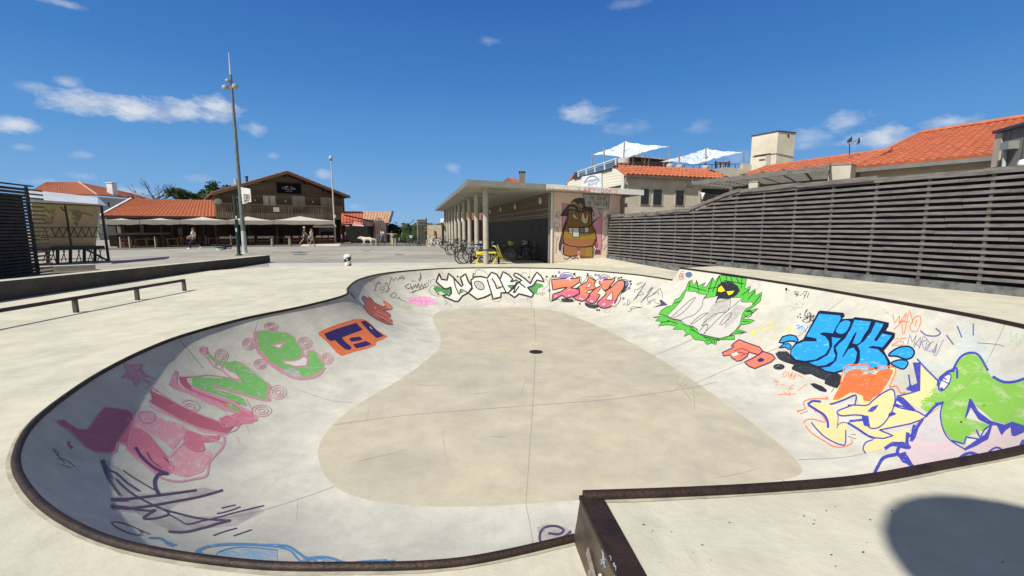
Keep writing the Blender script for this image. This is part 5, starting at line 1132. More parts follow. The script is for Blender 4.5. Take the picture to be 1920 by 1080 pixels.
for x0, x1, yp, lb in ((186,262,409.5,'cream parasol at the left end of the terrace, next to the market stall'),(262,338,409,'second cream parasol from the market stall end of the terrace'),(338,426,406.5,'cream parasol with a clear peak, behind the walking woman'),
        (426,513,406,'cream parasol behind the tall light mast'),(513,626,405.5,'widest cream parasol, below the right half of the balcony')):
    giant_parasol(x0, x1, 420.5+(x0>426)*.0, yp, lb)
# ---- chalet
ch = thing('chalet_restaurant', 'two-storey brown timber chalet bar with a gabled tiled roof and a slatted balcony', 'chalet', tuple(TF.P(TF.sz(525,458)[0], PZ, -6)))
OFR, OW, OBF = -3.9, -5.6, -4.3
EL, PK, ER = TF.sz(396.5, 361.5, OFR), TF.sz(538.5, 320.5, OFR), TF.sz(657, 368, OFR)
wl, wr = TF.sz(405, 400, OW)[0], TF.sz(646.5, 400, OW)[0]
def rz_(u): return (EL[1]+(PK[1]-EL[1])*(u-EL[0])/(PK[0]-EL[0])) if u < PK[0] else (PK[1]+(ER[1]-PK[1])*(u-PK[0])/(ER[0]-PK[0]))
a = MB(); a.prism([TF.P(wl,PZ,OW), TF.P(wr,PZ,OW), TF.P(wr,rz_(wr)-.22,OW), TF.P(PK[0],PK[1]-.22,OW), TF.P(wl,rz_(wl)-.22,OW)], -TF.n*13); a.make('wall', M_wood, ch)
M_tbrown = mat('brown_tile', (.27,.10,.06), .8, scale=4, col2=(.16,.07,.05))
for (ea, sgn) in ((EL, 1), (ER, -1)):
    q = [TF.P(ea[0],ea[1],OFR), TF.P(ea[0],ea[1],OFR-15.5), TF.P(PK[0],PK[1],OFR-15.5), TF.P(PK[0],PK[1],OFR)]
    rf = roof_tiles(q, .34, 12, .06, 4, thick=.05).make('roof', M_tbrown, ch)
    MB().beam(TF.P(ea[0]+sgn*.02,ea[1]-.17,OFR-.05), TF.P(PK[0],PK[1]-.17,OFR-.05), .10, .20).make('verge_board', mat('verge_timber', (.16,.09,.055), .7, scale=4), ch)
    sf = MB(); sf.prism([TF.P(ea[0],ea[1]-.1,OFR-.1), TF.P(PK[0],PK[1]-.1,OFR-.1), TF.P(PK[0],PK[1]-.15,OFR-.1), TF.P(ea[0],ea[1]-.15,OFR-.1)], -TF.n*15); sf.make('soffit', M_wooddk, ch)
for f in (.12,.4,.7):
    for (ea) in (EL, ER):
        u = ea[0]+(PK[0]-ea[0])*f; MB().beam(TF.P(u, rz_(u)-.35, OFR-.12), TF.P(u, rz_(u)-.35, OW+.05), .14, .22).make('purlin', M_wooddk, ch)
MB().beam(TF.P(PK[0], PK[1]-.4, OFR-.12), TF.P(PK[0], PK[1]-.4, OW+.05), .16, .26).make('purlin', M_wooddk, ch)
zb_, zr_ = TF.sz(520, 410.8, OBF)[1], TF.sz(520, 384.5, OBF)[1]; zm_ = zb_+(zr_-zb_)*.42
bl, br_ = TF.sz(404, 395, OBF)[0], TF.sz(643, 395, OBF)[0]
bal = MB(); bal.prism([TF.P(bl,zb_,OBF), TF.P(br_,zb_,OBF), TF.P(br_,zm_,OBF), TF.P(bl,zm_,OBF)], -TF.n*.04)
u = bl+.04; ub = TF.sz(598, 395, OBF)[0]; ue = TF.sz(620, 395, OBF)[0]
while u < br_:
    wdt = .10 if u < ub else .16
    bal.prism([TF.P(u,zm_,OBF), TF.P(min(u+wdt, br_),zm_,OBF), TF.P(min(u+wdt, br_),zr_-.05,OBF), TF.P(u,zr_-.05,OBF)], -TF.n*.03); u += .185
bo = bal.make('balustrade', M_woodv, ch)
MB().beam(TF.P(bl,zr_,OBF-.03), TF.P(br_,zr_,OBF-.03), .12, .08).make('handrail', mat('rail_timber', (.21,.16,.11), .7, scale=5), ch)
MB().prism([TF.P(bl,zb_+.1,OBF-.05), TF.P(br_,zb_+.1,OBF-.05), TF.P(br_,zb_+.1,OW), TF.P(bl,zb_+.1,OW)], (0,0,.12)).make('balcony_floor', M_wooddk, ch)
for x in (404.5, 640, 600, 520, 470):
    u = TF.sz(x, 430, OBF)[0]; MB().beam(TF.P(u, PZ, OBF-.1), TF.P(u, zb_+.1, OBF-.1), .14, .14, up=TF.d).make('balcony_post', M_wooddk, ch)
for x0,y0,x1,y1,lit in ((492.5,366,518,386,1),(547,367,573,391,0),(600.5,369.5,628,402.5,0)):  # the lit flag paints one pair of leaves paler, as in sun
    a = MB(); TF.rect(a, x0, y0, x1, y1, OW+.06, .05); so_ = a.make('shutter', M_shut, ch)
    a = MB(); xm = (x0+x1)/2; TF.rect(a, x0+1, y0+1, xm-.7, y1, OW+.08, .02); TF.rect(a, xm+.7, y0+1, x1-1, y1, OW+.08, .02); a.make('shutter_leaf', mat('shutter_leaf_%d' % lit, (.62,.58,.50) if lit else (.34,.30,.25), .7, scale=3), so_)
a = MB(); TF.rect(a, 436, 369, 449, 381, OW+.08, .06); wn_ = a.make('window', M_white, ch); a = MB(); TF.rect(a, 438, 370.5, 447, 380, OW+.1, .03); a.make('pane', M_glass, wn_)
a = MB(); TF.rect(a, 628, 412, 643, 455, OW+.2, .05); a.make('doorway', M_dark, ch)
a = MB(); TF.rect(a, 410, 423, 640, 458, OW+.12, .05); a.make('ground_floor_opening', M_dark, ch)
a = MB(); TF.rect(a, 587, 423, 626, 426.5, -.6, .03); a.make('side_curtain', M_cream, ch); a = MB(); TF.rect(a, 600, 427, 626, 434, -4.2, .03); a.make('wall_panel', mat('slate_panel', (.05,.055,.065), .5), ch)
for x, y in ((535.5,377),(587,378.5),(478,375.5)): MB().lathe(TF.H(x, y, OW+.05)-Vector((0,0,.1)), [(.06,0),(.08,.1),(.05,.2)], 8).make('wall_lamp', M_white, ch)
# sign on the gable
sg = thing('bar_sign', 'dark navy sign board with small arched white lettering under the chalet gable', 'sign', tuple(TF.H(541, 365, OW+.2)))
a = MB(); TF.rect(a, 518.5, 342.5, 565, 364, OW+.16, .08); a.make('board', mat('navy_board', (.006,.009,.016), .9, spec=.1), sg)
wm = mat('sign_white', (.62,.66,.64), .6); cx_, cz_ = TF.sz(541.5, 352, OW+.17)
word = 'TUBE BAR'
for i, chx in enumerate(word):
    if chx == ' ': continue
    k = (i-3.5); an = -k*.13; u = cx_+k*.165; z = cz_+.02-.016*k*k*1.1
    o3 = TF.P(u, z, OW+.17); ex = TF.d*math.cos(an)+Vector((0,0,math.sin(an))); ey = Vector((0,0,math.cos(an)))-TF.d*math.sin(an)
    text_mesh(chx, .26, o3, ex, ey, wm, sg, 'lettering')
text_mesh('Restaurant', .19, TF.P(cx_, cz_-.24, OW+.17), TF.d, (0,0,1), wm, sg, 'lettering', font_shear=.3); text_mesh('depuis toujours', .10, TF.P(cx_, cz_-.42, OW+.17), TF.d, (0,0,1), wm, sg, 'lettering')
# rooftop bits
v = TF.H(463, 340, -7); MB().lathe(v-Vector((0,0,.5)), [(.12,0),(.12,.9),(.17,.92),(.17,1.05),(.1,1.06)], 12).make('flue', M_gut, ch)
v = TF.H(442, 341, -7); MB().box(v, (.3,.3,.6)).make('vent', mat('vent_grey', (.4,.4,.38), .6), ch)
dish = thing('satellite_dish', 'round cream satellite dish at the left end of the balcony', 'satellite dish', tuple(TF.H(409, 381, -4.7)))
c_ = TF.H(409, 378, -4.6); axm = Matrix((TF.d, Vector((0,0,1)), TF.n)).transposed()
MB().lathe(c_-TF.n*.1, [(.05,0),(.18,.02),(.30,.07),(.33,.10)], 18, axis=axm).make('dish', mat('dish_cream', (.45,.42,.35), .5), dish, smooth=True)
MB().tube([c_-TF.n*.1, c_-Vector((0,0,.5))-TF.n*.1], .03, 6).make('bracket', M_gut, dish)
a = MB(); TF.rect(a, 512, 388.5, 524, 397, OBF+.03, .02); tag(a.make('towel', mat('white_towel', (.7,.68,.64), .8)), 'white striped towel hung over the balcony balustrade', 'towel')
# balcony furniture
def simple_chair(u, off, lab, m_):
    t = thing('balcony_chair', lab, 'chair', tuple(TF.P(u, zb_+.22, off)), 'chairs on the chalet balcony'); z0 = zb_+.22
    b = MB(); b.beam(TF.P(u-.25,z0+.42,off), TF.P(u+.25,z0+.42,off), .45, .05, up=(0,0,1)); b.make('seat', m_, t)
    b = MB(); b.prism([TF.P(u-.25,z0+.5,off-.22), TF.P(u+.25,z0+.5,off-.22), TF.P(u+.25,z0+1.15,off-.28), TF.P(u-.25,z0+1.15,off-.28)], -TF.n*.03); b.make('backrest', m_, t)
    for sx in (-.22,.22):
        for so__ in (.18,-.18): b = MB(); b.beam(TF.P(u+sx,z0,off+so__), TF.P(u+sx,z0+.42,off+so__), .04, .04, up=TF.d); b.make('leg', m_, t)
uch = TF.sz(545, 390, -4.8)[0]
simple_chair(uch, -4.85, 'pale wooden chair on the balcony below the middle shutter', mat('chair_ochre', (.32,.24,.13), .6)); simple_chair(uch-4.0, -4.85, 'pale wooden chair on the balcony left of the hung towel', MATS['chair_ochre'])
# ---- far house with hip roof
HF = Frame(at(50,380,60), at(260,380,66))
hs = thing('far_house', 'white house with a hipped terracotta roof and a white chimney far behind the stall', 'house', tuple(HF.P(4, PZ, -4)))
cr = HF.H(182, 365, 0); cl = HF.H(45, 365, 0); rr1, rr2 = HF.H(147.5, 341.3, -5), HF.H(120, 341.3, -5); re_ = HF.H(252, 371.5, -9)
rgt = cr - HF.n*12; roof_tiles([cl, cr, rr1, rr2+(rr2-rr1)*1.2], .34, 16, .04, 3).make('roof', M_tilefar, hs)
rb_ = Vector((rr1.x, rr1.y, rr1.z)); back_r = cr + (HF.d*3.3 - HF.n*9); back_r.z = cr.z; rbk = rr1 + HF.d*4.5-HF.n*7; rbk.z = rr1.z-.9
er_ = HF.H(249, 371, -8); er2 = HF.H(286, 374, -13); rr3 = HF.H(247, 362.5, -13)
roof_tiles([cr, er_, rr3, rr1], .34, 14, .04, 3).make('roof', M_tilefar, hs)
roof_tiles([er_+Vector((0,0,-.2)), er2, HF.H(262,367,-14), rr3], .34, 10, .04, 3).make('roof', M_tilefar, hs)
MB().tube([rr1, cr], .12, 6).make('hip_tiles', mat('hip_pale', (.55,.30,.2), .8), hs)
a = MB(); dn = Vector((0,0,-.25)); z0v = lambda p: Vector((p.x, p.y, PZ))
ins = lambda p: p - HF.n*.5
a.add([ins(cl)+dn, ins(cr)-HF.d*.4+dn, z0v(ins(cr)-HF.d*.4), z0v(ins(cl)), er_-HF.n*.2-HF.d*.3+dn, z0v(er_-HF.n*.2-HF.d*.3), er2-HF.d*1-HF.n*.5+dn, z0v(er2-HF.d*1-HF.n*.5)], [(0,1,2,3),(1,4,5,2),(4,6,7,5)]); a.make('wall', M_wallw, hs, fix=False)
a = MB(); HF.rect(a, 201, 378, 208, 390, -2.2, .1); w_ = a.make('window', mat('window_trim_pale', (.5,.5,.5), .6), hs); a = MB(); HF.rect(a, 202, 379, 206, 388, -2.1, .05); a.make('pane', M_glass, w_)
cv = HF.H(211, 362, -5); a = MB(); a.box(cv+Vector((0,0,.45)), (.85,.85,1.9)); a.box(cv+Vector((0,0,1.5)), (1.0,1.0,.12)); chm = a.make('chimney', M_white, hs)
# ---- second low house with tan roof, right of the chalet
SF = Frame(at(645,450,50), at(740,450,53))
h2 = thing('tan_roof_house', 'low house with a mottled tan tile roof and mauve walls right of the chalet', 'house', tuple(SF.P(3, PZ, -3)))
ea, eb = SF.H(640, 421, 0), SF.H(729, 418.5, 0); ra, rb = SF.H(640, 396.7, -4), SF.H(735.5, 397.7, -4)
um = .42
roof_tiles([ea.lerp(eb,um), eb, rb, ra.lerp(rb,um)], .3, 9, .06, 4).make('roof', M_tiletan, h2); roof_tiles([ea, ea.lerp(eb,um)-SF.d*.02, ra.lerp(rb,um)-SF.d*.02, ra], .3, 9, .06, 4).make('roof', mat('fresh_orange_tile', (.55,.15,.08), .8, scale=4, col2=(.42,.10,.06)), h2)
bk2 = rb-SF.n*5; bk2.z = eb.z
a = MB(); a.prism([Vector((eb.x,eb.y,PZ))-SF.n*.5, eb-SF.n*.5-Vector((0,0,.2)), rb-Vector((0,0,.2)), Vector((bk2.x,bk2.y,eb.z-.2)), Vector((bk2.x,bk2.y,PZ))], -SF.d*4.3); a.make('wall', mat('mauve_wall', (.17,.12,.13), .8, scale=1.5), h2)
a = MB(); a.beam(eb+SF.d*.08, rb+SF.d*.08, .16, .3); a.beam(rb+SF.d*.08, bk2+SF.d*.08, .16, .3); a.make('verge_board', mat('verge_blue', (.03,.04,.10), .6), h2); MB().beam(eb+SF.d*.1+SF.n*.1, rb+SF.d*.1+SF.n*.1, .1, .14).make('verge_board', M_white, h2)
an2 = MB(); SF.poly(an2, [(702,413.5),(718,413),(724,420),(724.5,453),(702,453)], .8, .3); an2.make('annex_wall', mat('annex_grey', (.26,.22,.21), .8, scale=1, col2=(.16,.12,.13)), h2)
a = MB(); SF.rect(a, 648, 424, 702, 453, .3, .1); a.make('opening', M_dark, h2); a = MB(); SF.rect(a, 680, 412.5, 703, 424, .55, .1); a.make('fascia_panel', mat('mauve_fascia', (.20,.13,.14), .8), h2)
a = MB(); a.beam(SF.H(646,403.5,1.2), SF.H(701,415.5,.6), .10, .14); a.beam(SF.H(648,411,.9), SF.H(680,416,.6), .05, .06); a.beam(SF.H(648,416,.9), SF.H(668,417,.6), .05, .06); a.beam(SF.H(702,418,1), SF.H(702.5,446,1), .1, .1); a.make('beam', mat('red_steel', (.12,.015,.012), .5), h2)
aw2 = thing('folded_awning', 'small coral-striped awning folded over the terrace beside the chalet', 'awning', tuple(SF.H(672, 420, 1.5)))
a = MB(); a.prism([SF.H(662,421.5,1.6), SF.H(666,414.5,1), SF.H(675,417.5,1), SF.H(682,423,1.5)], Vector((0,0,.06))-SF.n*.2); a.make('fabric', mat('coral_fabric', (.62,.22,.17), .7, scale=3), aw2); a = MB(); a.tube([SF.H(661,422.5,1.6), SF.H(682,424,1.6)], .07, 6); a.make('front_rail', M_white, aw2)
# ---- kiosk and orange-roofed house seen beyond the columns
KF = Frame(at(826,440,46), at(860,440,50))
kk = thing('orange_kiosk', 'small kiosk with orange panels and a white roof at the far end of the shelter', 'kiosk', tuple(KF.P(1, PZ, -1)))
a = MB(); KF.rect(a, 828, 422, 868, 455, 0, 2.5); a.make('wall', mat('kiosk_cream', (.42,.32,.22), .7), kk)
a = MB(); a.prism([KF.H(826,421.5,.4), KF.H(870,419,.4), KF.H(870,419,-3)+Vector((0,0,.5)), KF.H(826,421.5,-3)+Vector((0,0,.5))], (0,0,.22)); a.make('roof', M_white, kk)
for x in (831.5, 836, 841, 846): a = MB(); KF.rect(a, x, 424, x+3.2, 434.5, .03, .03); a.make('panel', mat('kiosk_orange', (.40,.16,.03), .6), kk); a = MB(); KF.rect(a, x, 435.5, x+3.2, 448, .03, .03); a.make('panel', mat('kiosk_salmon', (.48,.22,.14), .6), kk)
KO = Frame(at(868,440,58), at(900,440,60)); ho = thing('red_roof_house', 'house with a salmon tiled roof glimpsed between the shelter columns', 'house', tuple(KO.P(1, PZ, -2)))
a = MB(); KO.rect(a, 862, 410, 905, 455, 0, 4); a.make('wall', mat('deep_red_wall', (.10,.03,.03), .8), ho); roof_tiles([KO.H(860,410.5,.3), KO.H(907,410.5,.3), KO.H(907,397,-2.5), KO.H(866,396,-2.5)], .35, 8, .04, 3).make('roof', M_tilefar, ho); a = MB(); KO.rect(a, 862, 410, 905, 412.5, .35, .1); a.make('gutter', M_white, ho)
# chimney and hip behind the shelter roof
BF = Frame(at(930,350,42), at(1010,350,42)); hb_ = thing('hidden_house', 'house behind the shelter showing only a terracotta roof peak and a brick chimney', 'house', tuple(BF.P(3, PZ, -2)))
pk = BF.H(952, 334.5, -3); a1, a2_ = BF.H(928, 350, 0), BF.H(1005, 352, 0)
roof_tiles([a1, a2_, pk+BF.d*.6, pk], .3, 10, .04, 3).make('roof', M_tilefar, hb_); a = MB(); a.prism([Vector((a1.x,a1.y,PZ)), Vector((a2_.x,a2_.y,PZ)), a2_-Vector((0,0,.2)), a1-Vector((0,0,.2))], -BF.n*5); a.make('wall', M_wallw, hb_)
cc = BF.H(979, 345, -1.5); a = MB(); a.box(cc, (.55,.5,1.9)); cm_ = a.make('chimney', mat('chimney_grey', (.17,.155,.14), .8, scale=6), hb_); a = MB(); a.box(cc+Vector((0,0,1.12)), (.66,.6,.1))
for dx in (-.25,0,.25): a.box(cc+Vector((dx,0,1.0)), (.07,.5,.2))
a.make('chimney_cap', mat('cap_dark', (.05,.045,.04), .7), cm_)
# ---- vegetation
def leaf_cloud(mb, c, r, n, size, rnd, squash=(1,1,1), shell=.55):
    for _ in range(n):
        d = Vector((rnd.gauss(0,1), rnd.gauss(0,1), rnd.gauss(0,1))).normalized(); q = r*(shell+(1-shell)*rnd.random()**.6)*(.85+.3*math.sin(d.x*5+d.z*4)*math.cos(d.y*6))
        p = Vector(c)+Vector((d.x*squash[0], d.y*squash[1], d.z*squash[2]))*q; s = size*(.6+rnd.random()*.8)
        ax = Vector((rnd.uniform(-1,1), rnd.uniform(-1,1), rnd.uniform(-.6,.6))).normalized(); bx = ax.cross(Vector((rnd.uniform(-1,1), rnd.uniform(-1,1), rnd.uniform(-1,1)))).normalized()
        mb.quad(p-ax*s, p-bx*s*.5, p+ax*s, p+bx*s*.5)
M_leafd = mat('dark_leaf', (.035,.065,.016), .7, scale=.8, col2=(.018,.035,.012)); M_leafm = mat('mid_leaf', (.07,.12,.025), .7, scale=.8, col2=(.035,.065,.018)); M_bark = mat('bark', (.06,.045,.035), .9, scale=6)
def grow(mb, p, d, L_, r, lev, rnd, tips, spread=.6, up=.1):
    n_ = 4; pts = [p]; dd = d.copy()
    for i in range(n_):
        dd = (dd + Vector((rnd.uniform(-1,1), rnd.uniform(-1,1), rnd.uniform(-.6,.8)+up))*.22).normalized(); pts.append(pts[-1]+dd*L_/n_)
    mb.tube(pts, [r*(1-.45*i/n_) for i in range(n_+1)], 5)
    if lev == 0: tips.append(pts[-1]); return
    for k in range(rnd.choice((2,3,3))):
        nd = (dd + Vector((rnd.uniform(-1,1), rnd.uniform(-1,1), rnd.uniform(-.5,.7)))*spread).normalized()
        grow(mb, pts[-1 if k else 3], nd, L_*.72, r*.55, lev-1, rnd, tips, spread, up)
def tree(name, label, base, h, cr_, seed, leaves, m_, cat='tree', group=None, lev=3, size=.16, squash=(1,1,.75)):
    rn = random.Random(seed); t = thing(name, label, cat, tuple(base), group); tips = []; mb = MB()
    grow(mb, Vector(base), Vector((rn.uniform(-.1,.1),0,1)), h*.45, h*.035, lev, rn, tips, .75); mb.make('trunk', M_bark, t)
    if leaves:
        lb = MB()
        for tp_ in tips: leaf_cloud(lb, tp_, cr_*.42, leaves//len(tips), size, rn, squash, .2)
        lb.make('crown', m_, t, fix=False)
    return t
b_ = at(297, 440, 62); b_.z = PZ
rn = random.Random(12); t = thing('bare_tree', 'leafless tree with twisted flat branches above the long tiled roof', 'tree', tuple(b_)); mb = MB(); tips = []
topb = at(292, 374, 62); mb.tube([b_, topb], [.25,.16], 6)
for k in range(9):
    an = rn.uniform(0, 6.28); grow(mb, topb-Vector((0,0,rn.uniform(0,.3))), Vector((math.cos(an)*1.3, math.sin(an)*.5, .22)).normalized(), 1.5, .09, 3, rn, tips, .8, .04)
mb.make('trunk', M_bark, t)
for i, (x, yt, Y, hh, rr_) in enumerate(((372,362,64,5.2,1.8),(395,352,66,6.3,2.3),(352,368,62,4.6,1.5))):
    tp_ = at(x, yt, Y); b_ = Vector((tp_.x, tp_.y, PZ)); tree('leafy_tree', ['bushy green tree in the middle of the group left of the chalet roof','tallest green tree, touching the left eave of the chalet','lowest green tree, just above the long tiled roof'][i], b_, tp_.z, rr_, 20+i, 2600, M_leafm, group='trees behind the tiled roofs', size=.17)
def hedge(label, pts, w, h, n, m_, seed, size=.12, name='hedge'):
    rn = random.Random(seed); t = thing(name, label, 'hedge', tuple(pts[0])); mb = MB(); core = MB(); L_ = 0
    for a, b in zip(pts, pts[1:]):
        k = max(1, int((b-a).length/(w*.6)))
        for j in range(k+1):
            c = a.lerp(b, j/k)+Vector((rn.uniform(-.3,.3), rn.uniform(-.3,.3), 0)); hh = h*(.8+.4*rn.random())
            leaf_cloud(mb, c+Vector((0,0,hh*.5)), hh*.5, n, size, rn, (w/h*1.2, w/h*1.2, 1), .35)
            core.lathe(c, [(w*.3,0),(w*.42,hh*.3),(w*.38,hh*.7),(w*.1,hh*.88)], 7)
    mb.make('foliage', m_, t, fix=False); core.make('stems', M_leafd, t); return t
hedge('dark green tall hedge between the tan-roofed house and the totem sign', [at(738,452,56), at(786,452,56)], 2.2, 2.6, 420, M_leafd, 3, .14)
hedge('lower bright green shrubs in front of the tall hedge', [at(742,455,51), at(768,455,51)], 1.2, 1.15, 300, M_leafm, 4, .08)
hedge('green wooded slope behind the totem sign', [at(800,447,75), at(850,447,78)], 4, 2.6, 400, M_leafm, 5, .2)
hl = MB()
def hill(pts, Y, depth, col, name, label):
    mb = MB(); a = [at(x, y, Y) for x, y in pts]; n_ = len(a)
    vs = a + [Vector((p.x, p.y-depth*.35, PZ)) for p in a] + [Vector((p.x*1.1, p.y+depth, PZ)) for p in a]
    mb.add(vs, [(i, i+1, n_+i+1, n_+i) for i in range(n_-1)]+[(i, i+1, 2*n_+i+1, 2*n_+i) for i in range(n_-1)]); o = mb.make(name, mat(name+'_m', col, .95, scale=.06, col2=tuple(v*.5 for v in col), detail=10), smooth=True); tag(o, label, None, None, 'structure')
hill([(560,430),(640,428),(700,427.5),(745,428.5),(790,427),(815,425),(840,421.5),(870,423),(920,425),(1000,427.5)], 260, 150, (.05,.10,.035), 'hill', 'low green wooded hill on the horizon')
fb = Frame(at(690,430,150), at(790,430,150))
fh = thing('distant_building', 'long pale flat building on the horizon above the hedge', 'building', tuple(fb.P(5, PZ, -5)))
a = MB(); fb.rect(a, 737, 425, 784, 440, 0, 8); a.make('wall', M_wallw, fh); a = MB(); fb.rect(a, 742, 427.5, 757, 429, .1, .2); a.make('window_band', mat('far_window', (.3,.27,.25), .5), fh); a = MB(); fb.poly(a, [(737,429),(748,425.8),(756,429)], 1.0, 4); a.make('roof', M_tilefar, fh)
wt = thing('distant_tower', 'small purple-topped lookout post on the horizon', 'tower', tuple(at(755.5,430,140))); a = MB(); f2 = Frame(at(740,430,140), at(790,430,140)); f2.rect(a, 754.7, 420, 756.3, 436, 0, .6); a.make('mast', M_gut, wt); a = MB(); f2.rect(a, 752.3, 418, 759, 421.3, .3, 1.2); a.make('cabin', mat('purple_cabin', (.10,.05,.09), .7), wt)
# ---- totem sign
tf = Frame(at(783,450,45), at(801,450,45.6)); tt = thing('totem_sign', 'tall slim taupe information totem with faint white lettering behind parked bicycles', 'sign', tuple(tf.P(.5, PZ, 0)))
a = MB(); tf.rect(a, 783, 411.5, 800.3, 458, 0, .25); a.make('panel', mat('taupe_panel', (.19,.165,.125), .6, scale=1.5), tt); a = MB(); tf.rect(a, 800.3, 408.5, 801.6, 458, .02, .3); a.make('side_strip', M_gut, tt)
tm = mat('totem_text', (.60,.62,.58), .6); tg = mat('totem_green_text', (.30,.45,.38), .6)
for tx, x, y, s_, m_ in (('La Ruche',792,416.5,.26,tm),('Commerces',791.5,421.5,.24,tm),('PLAGE',792,425.5,.20,tg),('WC',798,428.5,.2,tm),('Surf',798,433.5,.18,tm)): text_mesh(tx, s_, tf.H(x, y, .02), tf.d, (0,0,1), m_, tt, 'lettering')
# ------------------------------------------------------------------ buildings beyond the fence
M_cream_w = mat('cream_render', (.58,.53,.43), .8, scale=.9, col2=(.44,.40,.325)); M_siding = boards('cream_siding', (.64,.61,.50), (.72,.69,.58), 'Z', .19, gap=.2, grain=(1,1,2))
K = at(1168,345,30); K.z = 0; RF = Frame(K, at(1372,345,32.6)); LF = Frame(at(1066,345,36), K)
gb = thing('rooftop_bar_building', 'two-storey cream building with orange tile edging and a roof terrace behind the shelter', 'building', tuple(K))
zw = RF.sz(1176, 328, .3)[1]
a = MB(); u2_ = RF.sz(1425, 360)[0]; uk_ = RF.sz(1168, 340)[0]
a.prism([RF.P(uk_,0), RF.P(u2_,0), RF.P(u2_,zw+.08), RF.P(uk_,zw+.08)], -RF.n*.3); a.make('wall', M_cream_w, gb)
a = MB(); pts = [LF.H(*p) for p in ((1167.5,327),(1147.6,316.3),(1076.6,335),(1064,343))]; a.prism([Vector((pts[0].x,pts[0].y,0))]+pts+[Vector((pts[-1].x,pts[-1].y,0))], -LF.n*.3); a.make('side_wall', M_siding, gb)
a = MB(); a.beam(LF.H(1167.5,328,.05), Vector((K.x,K.y,0))+LF.n*.05, .14, .14, up=(1,0,0)); a.make('corner_trim', M_white, gb)
a = MB(); a.beam(LF.H(1147,316.3,.06), LF.H(1076,335,.06), .1, .1); a.make('dark_edge', M_gut, gb); a = MB(); a.beam(LF.H(1167,347.5,.05), LF.H(1140,353,.05), .08, .08); a.make('cable_duct', M_gut, gb)
roof_tiles([RF.H(1174,327,.4), RF.H(1374,336.5,.4), RF.H(1332,318,-1.7), RF.H(1149,310,-1.7)], .34, 5, .075, 6).make('roof', mat('bright_tile', (.50,.155,.07), .75, scale=3, col2=(.34,.095,.05), bump=.2), gb)
MB().beam(RF.H(1174,329.5,.36), RF.H(1374,339,.36), .1, .12).make('gutter', mat('gutter_brown', (.12,.10,.085), .5), gb)
for x0,y0,x1,y1 in ((1203,354.5,1216,383),(1226,355.5,1240,384),(1268.5,357.5,1281,384)):
    a = MB(); RF.rect(a, x0-2.2, y0-1.2, x1+2.4, y1+1.8, .04, .05); fr_w = a.make('window', mat('window_surround', (.42,.40,.34), .7), gb); a = MB(); RF.rect(a, x0, y0, x1, y1, .07, .03); a.make('pane', M_glass, fr_w)
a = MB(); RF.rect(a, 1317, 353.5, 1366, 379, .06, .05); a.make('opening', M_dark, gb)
a = MB(); a.tube([RF.H(1176,331,.3), RF.H(1171,340,.1), RF.H(1170,350,.05), RF.H(1169.5,365,.05)], .05, 6); a.make('downpipe', mat('downpipe_cream', (.42,.38,.31), .6), gb)
a = MB(); RF.rect(a, 1287, 344, 1302, 351, 1.0, .3); a.make('beam_end', mat('beam_brown', (.12,.10,.08), .8), gb)
# sign on the siding
a = MB(); q = [LF.H(1090.5,331.5,.12), LF.H(1127.5,324.5,.12), LF.H(1127.5,352.5,.12), LF.H(1090.5,354,.12)]; a.prism(q, -LF.n*.05)
gs = thing('guinguette_sign', 'white banner lettered La Guinguette sur le toit on the cream siding', 'sign', tuple(LF.H(1109,353,.12))); a.make('board', mat('banner_white', (.66,.70,.76), .5), gs)
tmg = mat('banner_grey', (.22,.25,.30), .6); LD = LF.d if LF.d.x > 0 else -LF.d
c_ = LF.H(1109, 341, .13); text_mesh('LA GUINGUETTE', .25, c_, LD, (0,0,1), tmg, gs); text_mesh('SUR LE TOIT', .22, LF.H(1111,347,.13), LD, (0,0,1), tmg, gs)
a = MB(); cc = LF.H(1109,335,.135); a.tube([cc+LD*(.8*math.cos(t_))+Vector((0,0,.45*math.sin(t_)-.25)) for t_ in [math.pi*k/10 for k in range(11)]], .03, 5); a.make('arc', tmg, gs)
# terrace rail with glass
rl_ = thing('terrace_railing', 'white terrace railing with glass panels sloping along the roof edge above the banner', 'railing', tuple(LF.H(1120,324,-.1)))
a = MB(); a.beam(LF.H(1083.5,322,-.1), LF.H(1156,297,-.1), .07, .07); a.beam(LF.H(1083.5,326,-.1), LF.H(1150,303,-.1), .03, .03); rm_ = mat('rail_pale', (.50,.56,.60), .4); a.make('top_rail', rm_, rl_)
for x, yt, yb in ((1084,322,333),(1099,317,329),(1115,311.5,324.5),(1133,305.3,320.5),(1154,297.5,309)): MB().beam(LF.H(x,yt,-.1), LF.H(x+.4,yb,-.1), .09, .09, up=(1,0,0)).make('rail_post', rm_, rl_)
gm = mat('tinted_glass', (.10,.17,.22), .1, alpha=.65); a = MB(); a.prism([LF.H(1084,324,-.12), LF.H(1154,300,-.12), LF.H(1149,315,-.12), LF.H(1084,332.5,-.12)], -LF.n*.01); a.make('glass_panel', gm, rl_)
a = MB(); LF.poly(a, [(1077,323),(1083,323),(1083,334),(1076,335)], -.2, .4); tag(a.make('stair_hut', M_gut), 'small dark hut at the low end of the white terrace railing', 'hut')
a = MB(); LF.poly(a, [(1060,347),(1074,327),(1076,328),(1066,346)], -.4, 1.5); a.make('roof', M_tilefar, gb)
